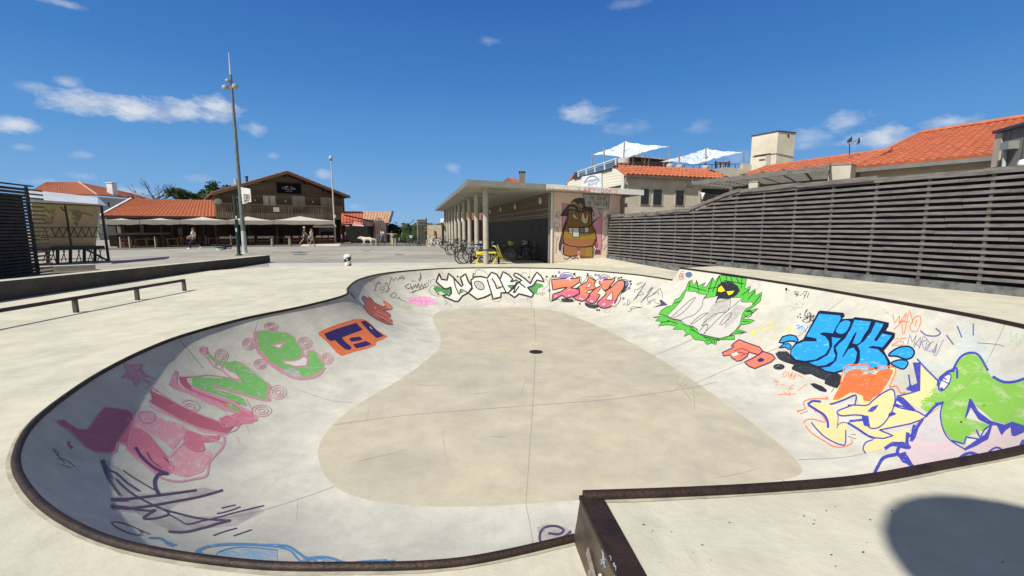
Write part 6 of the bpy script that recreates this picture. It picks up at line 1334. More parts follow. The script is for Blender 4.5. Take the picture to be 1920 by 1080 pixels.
# roof terrace shelter, poles and sails
zt_ = RF.sz(1230, 312, -2)[1]-.3
ts = thing('terrace_canopy', 'dark thatched canopy with a white front edge on the roof terrace under the first sail', 'canopy', tuple(RF.P(RF.sz(1200,310)[0], zt_, -4)))
a = MB(); a.prism([RF.H(1160,300.5,-3), RF.H(1190,293,-3), RF.H(1262,300.5,-3), RF.H(1262,302.5,-3), RF.H(1160,303,-3)], -RF.n*3.5); a.make('canopy_roof', M_wooddk, ts); a = MB(); a.beam(RF.H(1186,292.3,-2.9), RF.H(1262,299.8,-2.9), .06, .1); a.make('front_edge', M_white, ts)
a = MB(); RF.rect(a, 1163, 300, 1262, 314, -5.5, .1); a.make('back_screen', M_dark, ts)
om = mat('orange_post', (.25,.07,.04), .6); pmn = mat('canopy_post', (.22,.19,.16), .7)
for x, m_ in ((1187,pmn),(1203.5,om),(1208.5,pmn),(1216,pmn),(1244,pmn)): MB().beam(RF.H(x,296,-2.95), RF.H(x,312,-2.95), .10, .10, up=RF.d).make('post', m_, ts)
M_net = bpy.data.materials.new('sail_net'); M_net.use_nodes = True; N = M_net.node_tree.nodes; L = M_net.node_tree.links; b = N['Principled BSDF']; b.inputs['Base Color'].default_value = (.75,.77,.80,1); b.inputs['Roughness'].default_value = .7
tc_ = N.new('ShaderNodeTexCoord'); nz_ = N.new('ShaderNodeTexNoise'); nz_.inputs['Scale'].default_value = 5; nz_.inputs['Detail'].default_value = 5; L.new(tc_.outputs['Object'], nz_.inputs['Vector']); rr_ = N.new('ShaderNodeMapRange'); L.new(nz_.outputs['Fac'], rr_.inputs['Value']); rr_.inputs['From Min'].default_value = .35; rr_.inputs['From Max'].default_value = .55; rr_.inputs['To Min'].default_value = .3; rr_.inputs['To Max'].default_value = .85; L.new(rr_.outputs[0], b.inputs['Alpha'])
def sail(label, cs, sag, poles):
    t = thing('shade_sail', label, 'shade sail', tuple(cs[3]), 'white net shade sails on the roof terrace'); a, b, c, d = cs; n_ = 16; mb = MB()
    for j in range(n_+1):
        for i in range(n_+1):
            u, v = i/n_, j/n_; inw = .16
            uu = u + inw*(.5-u)*math.sin(math.pi*v); vv = v + inw*(.5-v)*math.sin(math.pi*u)
            mb.v.append(a.lerp(b, uu).lerp(d.lerp(c, uu), vv) - Vector((0,0,sag*math.sin(math.pi*u)*math.sin(math.pi*v) + .03*math.sin(u*30+v*17))))
    for j in range(n_):
        for i in range(n_): o = j*(n_+1)+i; mb.f.append((o, o+1, o+n_+2, o+n_+1)); mb.m.append(0)
    mb.make('net', M_net, t, smooth=True, fix=False)
    for tp_, bt in poles: MB().tube([tp_, bt], .06, 7).make('pole', mat('pole_grey', (.27,.26,.25), .5), t, smooth=True)
RH_ = RF.H
sail('left shade sail, stretched high over the dark canopy', [RH_(1111.5,289.5,-7), RH_(1171.5,265,-5), RH_(1255,274,-2.5), RH_(1172,297,-1.9)], .45, [(RH_(1111,289,-7),RH_(1110,311,-7)),(RH_(1132.8,277,-3.5),RH_(1132.5,306,-3.5)),(RH_(1171,264.5,-2.2),RH_(1169,303,-2.2)),(RH_(1255.2,273,-2.5),RH_(1256,314,-2.5))])
sail('right shade sail, between the first sail and the cream lift tower', [RH_(1238,303,-2), RH_(1324.5,278,-4.5), RH_(1394,285,-2.5), RH_(1300,309,-1.9)], .4, [(RH_(1273.5,289,-2),RH_(1273,316,-2)),(RH_(1323.5,277.5,-3),RH_(1322.5,317,-3)),(RH_(1394,284.5,-2.5),RH_(1394,308,-2.5))])
for x, y0, lb in ((1169,303,'largest round white planter, under the high corner of the left sail'),(1256,310,'white planter at the foot of the pole where both sails meet'),(1273,312,'white planter right of the meeting pole'),(1322,313,'white planter below the peak of the right sail')):
    c_ = RF.H(x, y0+6, -1.95); r_ = .42 if x < 1200 else .27; t = MB(); t.lathe(c_, [(r_*.8,0),(r_,.1),(r_,.38 if x<1200 else .28),(r_*.85,.42 if x<1200 else .32)], 14); o = t.make('planter', mat('planter_white', (.5,.47,.42), .6), smooth=True); tag(o, lb, 'planter', 'white planters along the terrace edge')
a = MB(); a.beam(RF.H(1262,309.5,-1.95), RF.H(1392,307.5,-3.2), .04, .04)
for x in (1283,1300,1312,1335,1345,1357,1364,1368,1379,1391): a.beam(RF.H(x,309,-2.3), RF.H(x,318,-2.3), .035, .035, up=RF.d)
tag(a.make('wire_railing', M_gut), 'thin dark wire railing along the terrace under the right sail', 'railing')
a = MB(); v = RF.H(1356,305,-2.2); a.box(v, (.9,.5,.06)); a.box(v-Vector((.2,0,.3)), (.08,.08,.6)); a.box(v-Vector((-.2,0,.3)), (.08,.08,.6)); tag(a.make('red_table', om), 'small red-brown table on the terrace under the right sail', 'table')
for x in (1342, 1367): a = MB(); a.beam(RF.H(x,302,-2.4), RF.H(x,316,-2.4), .12, .08, up=RF.d); tag(a.make('terrace_post', M_gut), 'dark post %s of the small red terrace table' % ('left' if x < 1350 else 'right'), 'post')
# parapets and lift tower
pp = thing('parapet', 'stepped cream parapet walls left of the lift tower', 'parapet', tuple(RF.H(1362,327,-1)))
for pts in ([(1334,317.5),(1362.5,313.5),(1362.5,329),(1345,323)],[(1363,313.5),(1394,317),(1390,334),(1363,331)],[(1394,306.5),(1435,312),(1420,322),(1378,334),(1392,331)]): a = MB(); RF.poly(a, pts, -.9 if pts[0][0] < 1390 else -1.2, .3); a.make('parapet_wall', M_cream_w, pp)
kt, tl, tr = [Vector((v.x, v.y, 0)) for v in (at(1456.5,280,33), at(1408.5,280,34.7), at(1489,280,33.6))]; tw = thing('lift_tower', 'plain cream lift tower rising above the orange roofs', 'tower', (kt.x, kt.y, 3.5))
TLF = Frame(tl, kt); TRF = Frame(kt, tr); ztp = TLF.sz(1458.5, 246.5)[1]
a = MB(); bk_ = tl+(tr-kt); a.prism([Vector((p.x,p.y,3.2)) for p in (kt,tr,bk_,tl)], (0,0,ztp-3.2)); a.make('tower_walls', mat('tower_cream', (.66,.61,.49), .8, scale=.7, col2=(.52,.48,.38)), tw)
a = MB(); a.prism([Vector((p.x,p.y,ztp-.01))+(p-(kt+bk_)/2).normalized()*.08*0 + (p-(kt+bk_)/2)*.05 for p in (kt,tr,bk_,tl)], (0,0,.07)); a.make('roof_edge', M_gut, tw)
a = MB(); TLF.poly(a, [(1414,291.5),(1445,287),(1445,289),(1414,293.5)], .05, .05); a.make('lintel', M_gut, tw); a = MB(); TLF.poly(a, [(1436,291),(1445,289.5),(1444,309),(1436,309)], .03, .04); a.make('recess', mat('recess_grey', (.36,.33,.27), .8), tw); a = MB(); TLF.poly(a, [(1423,299),(1434,298),(1434,299.5),(1423,300.5)], .05, .04); a.make('bracket', M_gut, tw)
a = MB(); TRF.rect(a, 1477.5, 252, 1480, 256.5, .04, .05); a.make('vent', M_dark, tw); a = MB(); a.tube([TLF.H(1411,294,.03), TLF.H(1456,288,.03), TRF.H(1487,294,.03)], .02, 4); a.make('cable', M_gut, tw)
# pergola
pg = thing('pergola', 'grey weathered louvred pergola roof running below the orange roofs behind the fence', 'pergola', tuple(G(1500,340,3.9)*1.0))
n0, n1, f0, f1 = G(1298,343.5,3.9), G(1556,314.5,3.9), G(1373,351.5,3.9), G(1556,335,3.9); f1 = f0+(n1-n0)*((f1-f0).length/(n1-n0).length)
a = MB()
for k in range(11): t_ = k/10; a.beam(n0.lerp(f0,t_), n1.lerp(f1,t_), .05 if k else .07, .16 if k else .2)
a.make('louvres', mat('pergola_wood', (.21,.20,.18), .85, scale=3, col2=(.12,.115,.105), stretch=(1,1,6)), pg)
a = MB()
for k in range(8): t_ = k/7; p0, p1 = n0.lerp(n1,t_), f0.lerp(f1,t_); a.beam(p0+Vector((0,0,.12)), p1+Vector((0,0,.12)), .10, .10)
a.make('rafters', M_slatd, pg)
for t_, tt_ in ((.45,.95),(.8,.95),(.1,.95)): p = n0.lerp(n1,t_).lerp(f0.lerp(f1,t_),tt_); MB().beam(Vector((p.x,p.y,0)), p, .14, .14, up=(1,0,0)).make('post', M_slatd, pg)
def cbox(label, x0, xm, x1, yt0, ytm, yt1, Y, name='chimney_block'):
    f = Frame(at(x0,330,Y+.25), at(xm,330,Y)); f2_ = Frame(at(xm,330,Y), at(x1,330,Y+.7)); A, B, C = at(x0,330,Y+.25), at(xm,330,Y), at(x1,330,Y+.7); z_ = f.sz(xm, ytm)[1]; D = A+C-B
    a = MB(); a.prism([Vector((p.x,p.y,0)) for p in (A,B,C,D)], (0,0,z_)); t = thing(name, label, 'pillar', (B.x,B.y,0), 'cream rendered pillars behind the fence'); a.make('pillar_body', M_cream_w, t); a = MB(); cn = (A+C)/2; a.prism([Vector((p.x,p.y,z_))+Vector(((p-cn).x*.05,(p-cn).y*.05,0)) for p in (A,B,C,D)], (0,0,.05)); a.make('cap', mat('cap_grey', (.25,.245,.23), .7), t)
cbox('large cream rendered pillar at the end of the pergola, below the big roof', 1553, 1594, 1604, 311, 308.5, 313, 18.2); cbox('small cream rendered pillar poking up above the middle of the fence', 1405, 1422, 1426, 342, 341, 343, 19.5)
# right building
rbd = thing('right_building', 'long cream building with a bright orange pantile roof behind the fence on the right', 'building', tuple(G(1700,300,4.2).xy)+(0,))
E0, E1 = G(1606,314,4.2), G(1863,290,4.2); E2 = E0+(E1-E0)*2.6; R0, R1 = G(1727,252,6.5), G(1920,222.7,6.5); R2 = R0+(R1-R0)*2.6
M_bt = MATS['bright_tile']; LL = (E1-E0).length
rw_l = roof_tiles([E0, E2, R2, R0], .30, 19, .07, 6, step=.035).make('roof', M_bt, rbd)
MB().tube([E0+Vector((0,0,.06)), R0+Vector((0,0,.06))], .12, 6).make('hip_tiles', M_bt, rw_l); MB().tube([R0+Vector((0,0,.08)), R2+Vector((0,0,.08))], .13, 6).make('ridge_tiles', M_bt, rw_l)
F0, F1, Q0, Q1 = G(1366,337,4.2), G(1610,313.5,4.2), G(1433,313,5.2), G(1690,271,5.6)
Q1 = G(1672,280,5.2); roof_tiles([F0, F1+Vector((0,0,.01)), Q1, Q0], .32, 8, .05, 5).make('roof', M_bt, rbd); MB().tube([Q0, Q1], .09, 6).make('ridge_tiles', M_bt, rbd)
ed_ = (E1-E0).normalized(); en = Vector((-ed_.y, ed_.x, 0)); en = en if en.dot(-E0) > 0 else -en; dz = Vector((0,0,-1))
MB().beam(E0+en*.08+dz*.14, E2+en*.08+dz*.14, .14, .14).make('gutter', mat('gutter_grey', (.17,.18,.18), .4), rbd)
a = MB(); w0, w1 = E0-en*.45, E2-en*.45; a.prism([Vector((w0.x,w0.y,0)), Vector((w1.x,w1.y,0)), Vector((w1.x,w1.y,4.05)), Vector((w0.x,w0.y,4.05))], -en*.3); a.make('wall', M_cream_w, rbd); a = MB(); v0, v1 = F0-en*.5, F1-en*.5; a.prism([Vector((v0.x,v0.y,0)), Vector((v1.x,v1.y,0)), Vector((v1.x,v1.y,4.05)), Vector((v0.x,v0.y,4.05))], -en*.3); a.make('wall', mat('brown_render', (.20,.17,.13), .8), rbd)
# grey timber box on the right
WA, WB = at(1866,300,14.6), at(1990,300,12.2); WF = Frame(WA, WB)
wb = thing('timber_cabin', 'grey weathered board cabin with a metal vent hood at the right edge', 'cabin', (WA.x, WA.y, 0))
ztop = WF.sz(1872, 250)[1]; a = MB(); a.prism([WF.P(0,0), WF.P((WB-WA).xy.length,0), WF.P((WB-WA).xy.length,ztop), WF.P(.02,ztop)], -WF.n*2.2); a.make('board_walls', boards('grey_boards', (.13,.125,.12), (.30,.285,.265), 'X', .17, gap=.15, grain=(6,6,.8)), wb)
a = MB(); a.prism([WF.P(-.1,ztop,.12), WF.P(4,ztop,.12), WF.P(4,ztop,-2.3), WF.P(-.1,ztop,-2.3)], (0,0,.09)); a.make('roof_edge', M_gut, wb)
a = MB(); WF.rect(a, 1866, 252, 1870, 312, .05, .05); a.make('corner_trim', mat('trim_pale', (.42,.38,.31), .7), wb)
hd = MB(); WF.rect(hd, 1876, 268, 1890, 279, .25, .3); hd.make('vent_hood', mat('zinc', (.30,.33,.32), .4, metal=.3), wb); a = MB(); a.tube([WF.H(1884,279,.12), WF.H(1882,313,.12)], .05, 8); a.make('vent_pipe', mat('pipe_pale', (.36,.42,.40), .4), wb)
v = WF.H(1918,306,.5); a = MB(); a.lathe(v-Vector((0,0,.2)), [(.03,.1),(.10,.13),(.12,.2),(.09,.28),(.02,.31)], 12); tag(a.make('globe_lamp', M_white, smooth=True), 'white rounded lamp by the timber cabin at the right edge', 'lamp')
# weather vane
vb = G(1593, 291, 5.0); wv = thing('weather_vane', 'thin weather mast with two small black vanes on the far orange roof', 'weather vane', tuple(vb)); tpv = at(1592.5, 268, vb.y)
a = MB(); a.tube([vb, tpv], .02, 5); a.tube([tpv-Vector((0,0,.12)), tpv-Vector((0,0,.02))+Vector((.45,0,.25))], .012, 4); a.make('mast', M_gut, wv); a = MB(); a.prism([tpv+Vector((-.1,0,0)), tpv+Vector((.12,0,.05)), tpv+Vector((.1,0,.3)), tpv+Vector((-.08,0,.12))], (0,.03,0)); a.make('vane', M_dark, wv); a = MB(); q_ = at(1610, 265, vb.y); a.prism([q_+Vector((-.06,0,-.15)), q_+Vector((.08,0,-.05)), q_+Vector((.02,0,.2))], (0,.03,0)); a.make('vane', M_dark, wv)
# laundry and small rail
a = MB(); v = RF.H(1317,368,.9); leafc = sheet([RF.H(1311,377,1), RF.H(1314,378,1), RF.H(1323,362,1), RF.H(1311,360,1)], 10, 6, .05, 2); leafc.make('white_laundry', M_white, None); tag(bpy.data.objects['white_laundry'], 'white cloth hanging on a pole behind the fence by the dark opening', 'laundry')
sheet([RH_(1313,386,1.2), RH_(1328,386.5,1.2), RH_(1334,378,1.2), RH_(1314,377,1.2)], 10, 6, .06, 4).make('pink_laundry', mat('pink_cloth', (.62,.02,.08), .7), None); tag(bpy.data.objects['pink_laundry'], 'bright pink cloth draped below the white one behind the fence', 'laundry')
a = MB(); a.beam(RH_(1286,386,1.2), RH_(1312,386,1.2), .05, .06); a.beam(RH_(1311,358,1.2), RH_(1312.5,392,1.2), .08, .08, up=RF.d)
for k in range(11): a.beam(RH_(1287+k*2.3,387,1.2), RH_(1287+k*2.3,394,1.2), .03, .03, up=RF.d)
tag(a.make('small_railing', mat('railing_pale', (.45,.43,.38), .6)), 'short pale railing behind the fence below the laundry', 'railing')
a = MB(); ln0 = RF.P(uk_+.2, 3.0, 3.5)
# ------------------------------------------------------------------ masts, posts and signs
M_galv = mat('galvanised', (.24,.25,.24), .45, scale=5, metal=.5, col2=(.17,.175,.17)); M_palep = mat('pale_post_paint', (.48,.53,.51), .5, scale=2, col2=(.36,.41,.40))
mb_ = G(459.5, 475.5, PZ); Ym = mb_.y
mast = thing('light_mast', 'very tall tapering light mast with three white floodlights and a pale painted foot', 'light mast', tuple(mb_))
zj = at(452, 433, Ym).z; ztop_ = at(429, 99, Ym).z; zs_ = at(434, 140, Ym).z
MB().tube([mb_, mb_+Vector((0,0,zj-PZ))], [.155,.135], 14).make('painted_foot', M_palep, mast, smooth=True)
MB().tube([mb_+Vector((0,0,zj-PZ)), mb_+Vector((0,0,zs_-PZ))], [.134,.075], 14).make('shaft', M_galv, mast, smooth=True)
MB().tube([mb_+Vector((0,0,zs_-PZ)), mb_+Vector((0,0,ztop_-PZ))], [.06,.03], 10).make('spire', mat('spire_pale', (.5,.52,.52), .4), mast, smooth=True)
MB().lathe(mb_, [(.5,0),(.5,.03),(.3,.035)], 20).make('base_plate', mat('pale_base', (.5,.48,.43), .8), mast)
for x, y, s_ in ((422.5,164,1.0),(441,162,1.0),(427,151.5,.75)):
    v = at(x, y, Ym-.1); c_ = Vector((mb_.x, mb_.y, v.z)); d_ = (v-c_).normalized()
    f = MB().lathe(v-Vector((0,0,.16*s_)), [(.03,.03),(.16*s_,.05),(.20*s_,.14*s_),(.17*s_,.26*s_),(.06*s_,.31*s_)], 12).make('floodlight', mat('flood_white', (.36,.39,.39), .35), mast, smooth=True)
    MB().tube([c_, v], .04, 6).make('bracket', M_galv, f)
# basketball hoop on the mast
BB = Frame(at(451.5,370,Ym-.6), at(470.5,370,Ym-1.1)); hp = thing('basketball_hoop', 'basketball hoop with a white backboard fixed to the tall light mast', 'basketball hoop', tuple(BB.H(461,382)))
a = MB(); BB.poly(a, [(451.3,351),(469,354.2),(470.7,378.7),(454.6,382.4)], 0, .04); a.make('backboard', mat('board_white', (.60,.59,.57), .5), hp)
a = MB(); pts = [(457,364.5),(466.5,365.5),(467,375),(458,376.5)]
for i in range(4): a.beam(BB.H(*pts[i], .02), BB.H(*pts[(i+1)%4], .02), .05, .012, up=BB.n)
for p in ((461,366,464,374),(463.5,366.5,460.5,374.5),(459,370,466,370.5)): a.beam(BB.H(p[0],p[1],.02), BB.H(p[2],p[3],.02), .05, .012, up=BB.n)
a.make('target_square', mat('square_grey', (.16,.15,.15), .6), hp)
rc = BB.H(462.5, 379, .28); MB().tube([rc+Vector((.22*math.cos(t_*.524), .22*math.sin(t_*.524), 0)) for t_ in range(12)], .012, 5, closed=True).make('rim', mat('rim_dark', (.10,.06,.05), .5), hp)
a = MB(); a.beam(BB.H(460,360,-.05), Vector((mb_.x, mb_.y, BB.H(460,360).z)), .06, .06); a.beam(BB.H(460,374,-.05), Vector((mb_.x, mb_.y, BB.H(460,374).z)), .06, .06); a.make('bracket', M_galv, hp)
gp_ = G(448.5, 479, PZ); MB0 = thing('green_post', 'slim dark green post standing just left of the tall mast', 'post', tuple(gp_)); zt2 = at(437, 364, gp_.y).z
m_green = mat('dark_green_paint', (.012,.035,.028), .4, scale=4); a = MB(); a.tube([gp_, gp_+Vector((0,0,zt2-PZ))], [.10,.085], 10); a.make('shaft', m_green, MB0, smooth=True); a = MB(); a.lathe(gp_, [(.2,0),(.2,.03),(.11,.12)], 12); a.make('foot', m_green, MB0)
for y_ in (408, 431): v = at(443, y_, gp_.y-.11); MB().box(v, (.10,.03,.22)).make('sticker', mat('sticker_grey', (.35,.42,.42), .5), MB0)
# street lamp
lb0 = G(629, 456.5, PZ); lp = thing('street_lamp', 'white globe street lamp in front of the right end of the chalet', 'street lamp', tuple(lb0)); zl = at(620, 300, lb0.y).z
MB().tube([lb0, lb0+Vector((0,0,2.0)), lb0+Vector((0,0,zl-PZ))], [.11,.085,.06], 10).make('pole', mat('lamp_pole', (.50,.46,.38), .5, scale=3), lp, smooth=True)
c_ = lb0+Vector((0,0,zl-PZ)); MB().lathe(c_, [(.05,-.02),(.16,.08),(.22,.22),(.20,.36),(.09,.44)], 14).make('globe', mat('globe_glass', (.55,.58,.60), .2), lp, smooth=True); MB().lathe(c_, [(.08,-.08),(.12,.0),(.14,.06)], 10).make('collar', M_gut, lp)
for z_ in (1.9, 3.0): MB().box(lb0+Vector((.12,-.05,z_)), (.16,.12,.3)).make('control_box', MATS['lamp_pole'], lp)
# give-way sign seen from behind
sb = G(726.5, 452, PZ); sv = thing('triangle_road_sign', 'brown-backed triangular road sign on a slim pale post by the tan-roofed house', 'road sign', tuple(sb)); tz = at(724.5, 409, sb.y).z
MB().tube([sb, sb+Vector((0,0,tz+.3))], .045, 8).make('post', mat('sign_post_pale', (.46,.44,.40), .5), sv); p_ = sb+Vector((0,-.06,tz)); MB().prism([p_+Vector((-.42,0,.35)), p_+Vector((.42,0,.35)), p_+Vector((0,0,-.40))], (0,.03,0)).make('sign_plate', mat('sign_back', (.12,.06,.045), .6), sv)
sp = G(826, 458, PZ); sv = thing('parking_sign', 'square blue sign with white border beside the orange kiosk', 'sign', tuple(sp)); tz = at(826, 433, sp.y).z; MB().tube([sp, sp+Vector((0,0,tz-PZ+.3))], .04, 6).make('post', M_galv, sv)
MB().box(Vector((sp.x, sp.y-.05, tz)), (.46,.03,.46)).make('plate', mat('sign_white_edge', (.4,.5,.65), .5), sv); MB().box(Vector((sp.x, sp.y-.07, tz)), (.38,.02,.38)).make('plate_face', mat('sign_blue', (.02,.06,.30), .5), sv)
# ---- bollards
used = {}
M_bol = mat('bollard_wood', (.34,.28,.20), .8, scale=6, col2=(.20,.165,.125), stretch=(1,1,.3))
def proto_bollard(r, h, name, grp, m_=None):
    t = thing(name, 'x', 'bollard', (0,0,0), grp); MB().lathe((0,0,0), [(r,0),(r,h-.04),(r*.86,h)], 12).make('bollard_body', m_ or M_bol, t, smooth=True); MB().lathe((0,0,h-.16), [(r+.006,0),(r+.006,.03)], 12).make('groove_ring', M_wooddk, t); return t
stout = proto_bollard(.12, .72, 'wooden_bollard', 'stout wooden bollards on the plaza'); slim = proto_bollard(.055, .95, 'terrace_post', 'slim pale posts along the terrace edge', mat('pale_wood_post', (.42,.35,.25), .8, scale=6))
for x, y, lb in ((511,462,'stout wooden bollard right of the tall light mast'),(544,461.5,'wooden bollard left of the strolling couple'),(706,461,'grey wooden bollard just behind the white dog'),(742,461,'stout wooden bollard right of the child with spread arms')): place(stout, used, G(x, y, PZ), 0, lb)
for x, y, lb in ((387.5,460,'slim post just right of the walking woman'),(434,458.5,'slim post left of the dark green post'),(477,457.5,'slim post right of the tall light mast'),(519.5,456.8,'slim post between the two stout bollards left of the couple'),(562.5,455.6,'slim post directly left of the man in the white cap'),
      (635,454.2,'slim post right of the globe street lamp'),(641.5,455,'slim post at the right corner of the chalet terrace'),(672,453,'slim post in front of the chairs by the tan-roofed house'),(227,466,'slim post at the left end of the terrace, by the market stall'),(244,465.5,'second slim post from the market stall'),(292,464,'slim post in the gap of the left part of the terrace'),(341,462,'slim post just left of the walking woman')): place(slim, used, G(x, y, PZ), 0, lb)
pt = G(754, 454, PZ); t = thing('pale_pole', 'taller thin pale pole in front of the dark hedge', 'pole', tuple(pt)); MB().tube([pt, pt+Vector((0,0,1.15))], .05, 8).make('shaft', MATS['pale_wood_post'], t); MB().lathe(pt+Vector((0,0,1.15)), [(.055,0),(.03,.03)], 8).make('cap', M_galv, t)
# striped bollard
sbp = G(652.5, 500.6, PZ); t = thing('striped_bollard', 'round black and white striped bollard at the edge of the deck', 'bollard', tuple(sbp)); h_ = at(652, 478, sbp.y).z-PZ
ms = bpy.data.materials.new('spiral_stripes'); ms.use_nodes = True; N = ms.node_tree.nodes; L = ms.node_tree.links; tcx = N.new('ShaderNodeTexCoord'); sx = N.new('ShaderNodeSeparateXYZ'); L.new(tcx.outputs['Object'], sx.inputs[0])
def mm2(op, a, b_=None):
    x = N.new('ShaderNodeMath'); x.operation = op
    for i, q in enumerate((a, b_)):
        if q is None: continue
        if isinstance(q, (int, float)): x.inputs[i].default_value = q
        else: L.new(q, x.inputs[i])
    return x.outputs[0]
ang = mm2('ARCTAN2', sx.outputs['Y'], sx.outputs['X']); k_ = mm2('SUBTRACT', mm2('MULTIPLY', sx.outputs['Z'], 3.1), mm2('DIVIDE', ang, 6.2832)); st_ = mm2('GREATER_THAN', mm2('FRACT', mm2('ADD', k_, .02)), .5)
mxs = N.new('ShaderNodeMix'); mxs.data_type = 'RGBA'; L.new(st_, mxs.inputs['Factor']); mxs.inputs[6].default_value = (.02,.02,.022,1); mxs.inputs[7].default_value = (.72,.72,.69,1); L.new(mxs.outputs[2], N['Principled BSDF'].inputs['Base Color'])
MB().lathe(sbp, [(.145,0),(.145,h_-.07)], 20).make('bollard_body', ms, t, smooth=True); MB().lathe(sbp+Vector((0,0,h_-.07)), [(.165,-.01),(.16,.03),(.11,.08),(.03,.10)], 20).make('white_cap', M_white, t, smooth=True)
MB().lathe(sbp+Vector((.03,-.148,h_-.2)), [(.03,0),(.03,.006)], 10, axis=Matrix(((1,0,0),(0,0,-1),(0,1,0))).transposed()).make('reflector', M_white, t)
# buckets
def bucket(x, y, lb, col):
    b_ = G(x, y, PZ); t = thing('bucket', lb, 'bucket', tuple(b_), 'white and blue tubs on the plaza'); MB().lathe(b_, [(.20,0),(.25,.16)], 14).make('tub', M_white, t, smooth=True); MB().lathe(b_+Vector((0,0,.16)), [(.26,0),(.30,.10),(.27,.12)], 14).make('contents', mat('cloth_'+col[0], col[1], .7, scale=20), t, smooth=True)
    MB().tube([b_+Vector((.25*math.cos(q),-.02,.16+.1*math.sin(q))) for q in (0,.6,1.2,1.9,2.5,3.14)], .008, 4).make('handle', M_gut, t)
bucket(412, 469, 'white tub topped with teal cloth, left of the dark green post', ('teal', (.06,.12,.15))); bucket(428.5, 467, 'white tub topped with dark blue cloth, next to the dark green post', ('blue', (.02,.03,.14)))
MB().box(G(421, 467.5, PZ)+Vector((0,0,.14)), (.22,.2,.28)).make('navy_bag', mat('navy_cloth', (.012,.014,.05), .8)); tag(bpy.data.objects['navy_bag'], 'small navy bag between the two tubs', 'bag')
# ground patches
def patch(pts, z, m_, name, label):
    mb = MB(); mb.add([Vector((*G(x, y, PZ).xy, PZ+z)) for x, y in pts], [tuple(range(len(pts)))]); o = mb.make(name, m_, fix=False); 
    for p in o.data.polygons:
        if p.normal.z < 0: p.flip()
    tag(o, label, None, None, 'structure')
M_asph = mat('terrace_asphalt', (.15,.147,.14), .85, scale=1.5, col2=(.115,.113,.108), bump=.2)
patch([(160,470),(500,462.6),(800,461),(870,461),(870,452.5),(640,455.3),(560,456.2),(300,462),(180,465.5)], .004, M_asph, 'road', 'dark strip of asphalt along the front of the restaurant terrace')
patch([(562,462),(635,461.8),(641,455.4),(572,455.8)], .008, mat('pale_ramp', (.55,.52,.44), .8, scale=2), 'pavement', 'pale concrete ramp leading to the chalet terrace')
for (x, y, r_, lb) in ((563,477,.42,'left dark manhole cover on the plaza'),(687,471,.30,'manhole cover on the plaza beyond the striped bollard'),(749,478,.3,'manhole cover on the plaza right of the striped bollard')):
    c_ = G(x, y, PZ); t = MB(); t.lathe(c_+Vector((0,0,.003)), [(r_,0),(r_,.006)], 24); tag(t.make('manhole_cover', mat('manhole_iron', (.06,.06,.058), .6, scale=8)), lb, 'manhole cover', 'manhole covers on the plaza')
# ---- terrace chairs and tables
M_canv = mat('beige_canvas', (.40,.35,.26), .8, scale=4); M_redw = mat('reddish_wood', (.13,.04,.022), .6, scale=6)
def proto_chair():
    t = thing('director_chair', 'x', 'chair', (0,0,0), 'folding canvas chairs along the terrace'); 
    MB().prism([(-.27,.24,.68),(.27,.24,.68),(.27,.26,.90),(-.27,.26,.90)], (0,.02,0)).make('backrest', M_canv, t); MB().box((0,0,.45), (.5,.42,.025)).make('seat', M_canv, t)
    for y in (-.2,.2): 
        for s_ in (-1,1): MB().beam((-.26*s_,y+.012*s_,0), (.26*s_,y+.012*s_,.45), .035, .035, up=(0,1,0)).make('leg', M_redw, t)
    for s_ in (-.27,.27):
        fm = MB(); fm.beam((s_,.25,.0), (s_,.25,.92), .035, .035, up=(1,0,0)); fm.beam((s_,-.25,0), (s_,-.25,.66), .035, .035, up=(1,0,0)); fm.beam((s_,-.27,.67), (s_,.27,.67), .05, .03); fm.make('side_frame', M_redw, t)
    return t
pc = proto_chair(); ang_ = math.atan2(TF.d.y, TF.d.x) if TF.d.x > 0 else math.atan2(-TF.d.y, -TF.d.x)
cl_ = [(355,'folding canvas chair directly behind the walking woman',-.5),(417,'canvas chair behind the tub with teal cloth',-.5),(427,'canvas chair behind the tub with dark blue cloth',-.5),(440,'canvas chair half hidden by the dark green post',-.5),(469,'canvas chair just right of the tall light mast',-.5),
 (487,'second canvas chair right of the tall light mast',-.5),(499,'third canvas chair right of the tall light mast',-.5),(506,'canvas chair directly behind the stout bollard right of the mast',-.6),(538,'canvas chair behind the bollard left of the couple',-.5),(553,'canvas chair left of the slim post beside the man in the cap',-.5),
 (568,'canvas chair hidden behind the man in the white cap',-.5),(596,'canvas chair right of the woman in the pale dress',-.6),(608,'canvas chair left of the globe street lamp',-.6),(620,'canvas chair close to the globe street lamp',-.6)]
for x, lb, off in cl_: u = TF.sz(x, 440, off)[0]; p = TF.P(u, PZ, off); place(pc, used, p, ang_+math.pi, lb)
for x, lb in ((665,'left of three canvas chairs by the tan-roofed house'),(678.5,'middle of three canvas chairs by the tan-roofed house'),(692,'right of three canvas chairs by the tan-roofed house')): place(pc, used, G(x, 453.5, PZ), .05+math.pi, lb)
def proto_table():
    t = thing('terrace_table', 'x', 'table', (0,0,0), 'wooden tables on the terrace'); tm_ = mat('table_wood', (.34,.22,.12), .6, scale=5); MB().box((0,0,.73), (.8,.7,.035)).make('tabletop', tm_, t)
    for sx_ in (-.35,.35):
        for sy in (-.3,.3): MB().box((sx_,sy,.355), (.06,.06,.71)).make('leg', mat('leg_wood', (.30,.16,.08), .6), t)
    return t
ptb = proto_table()
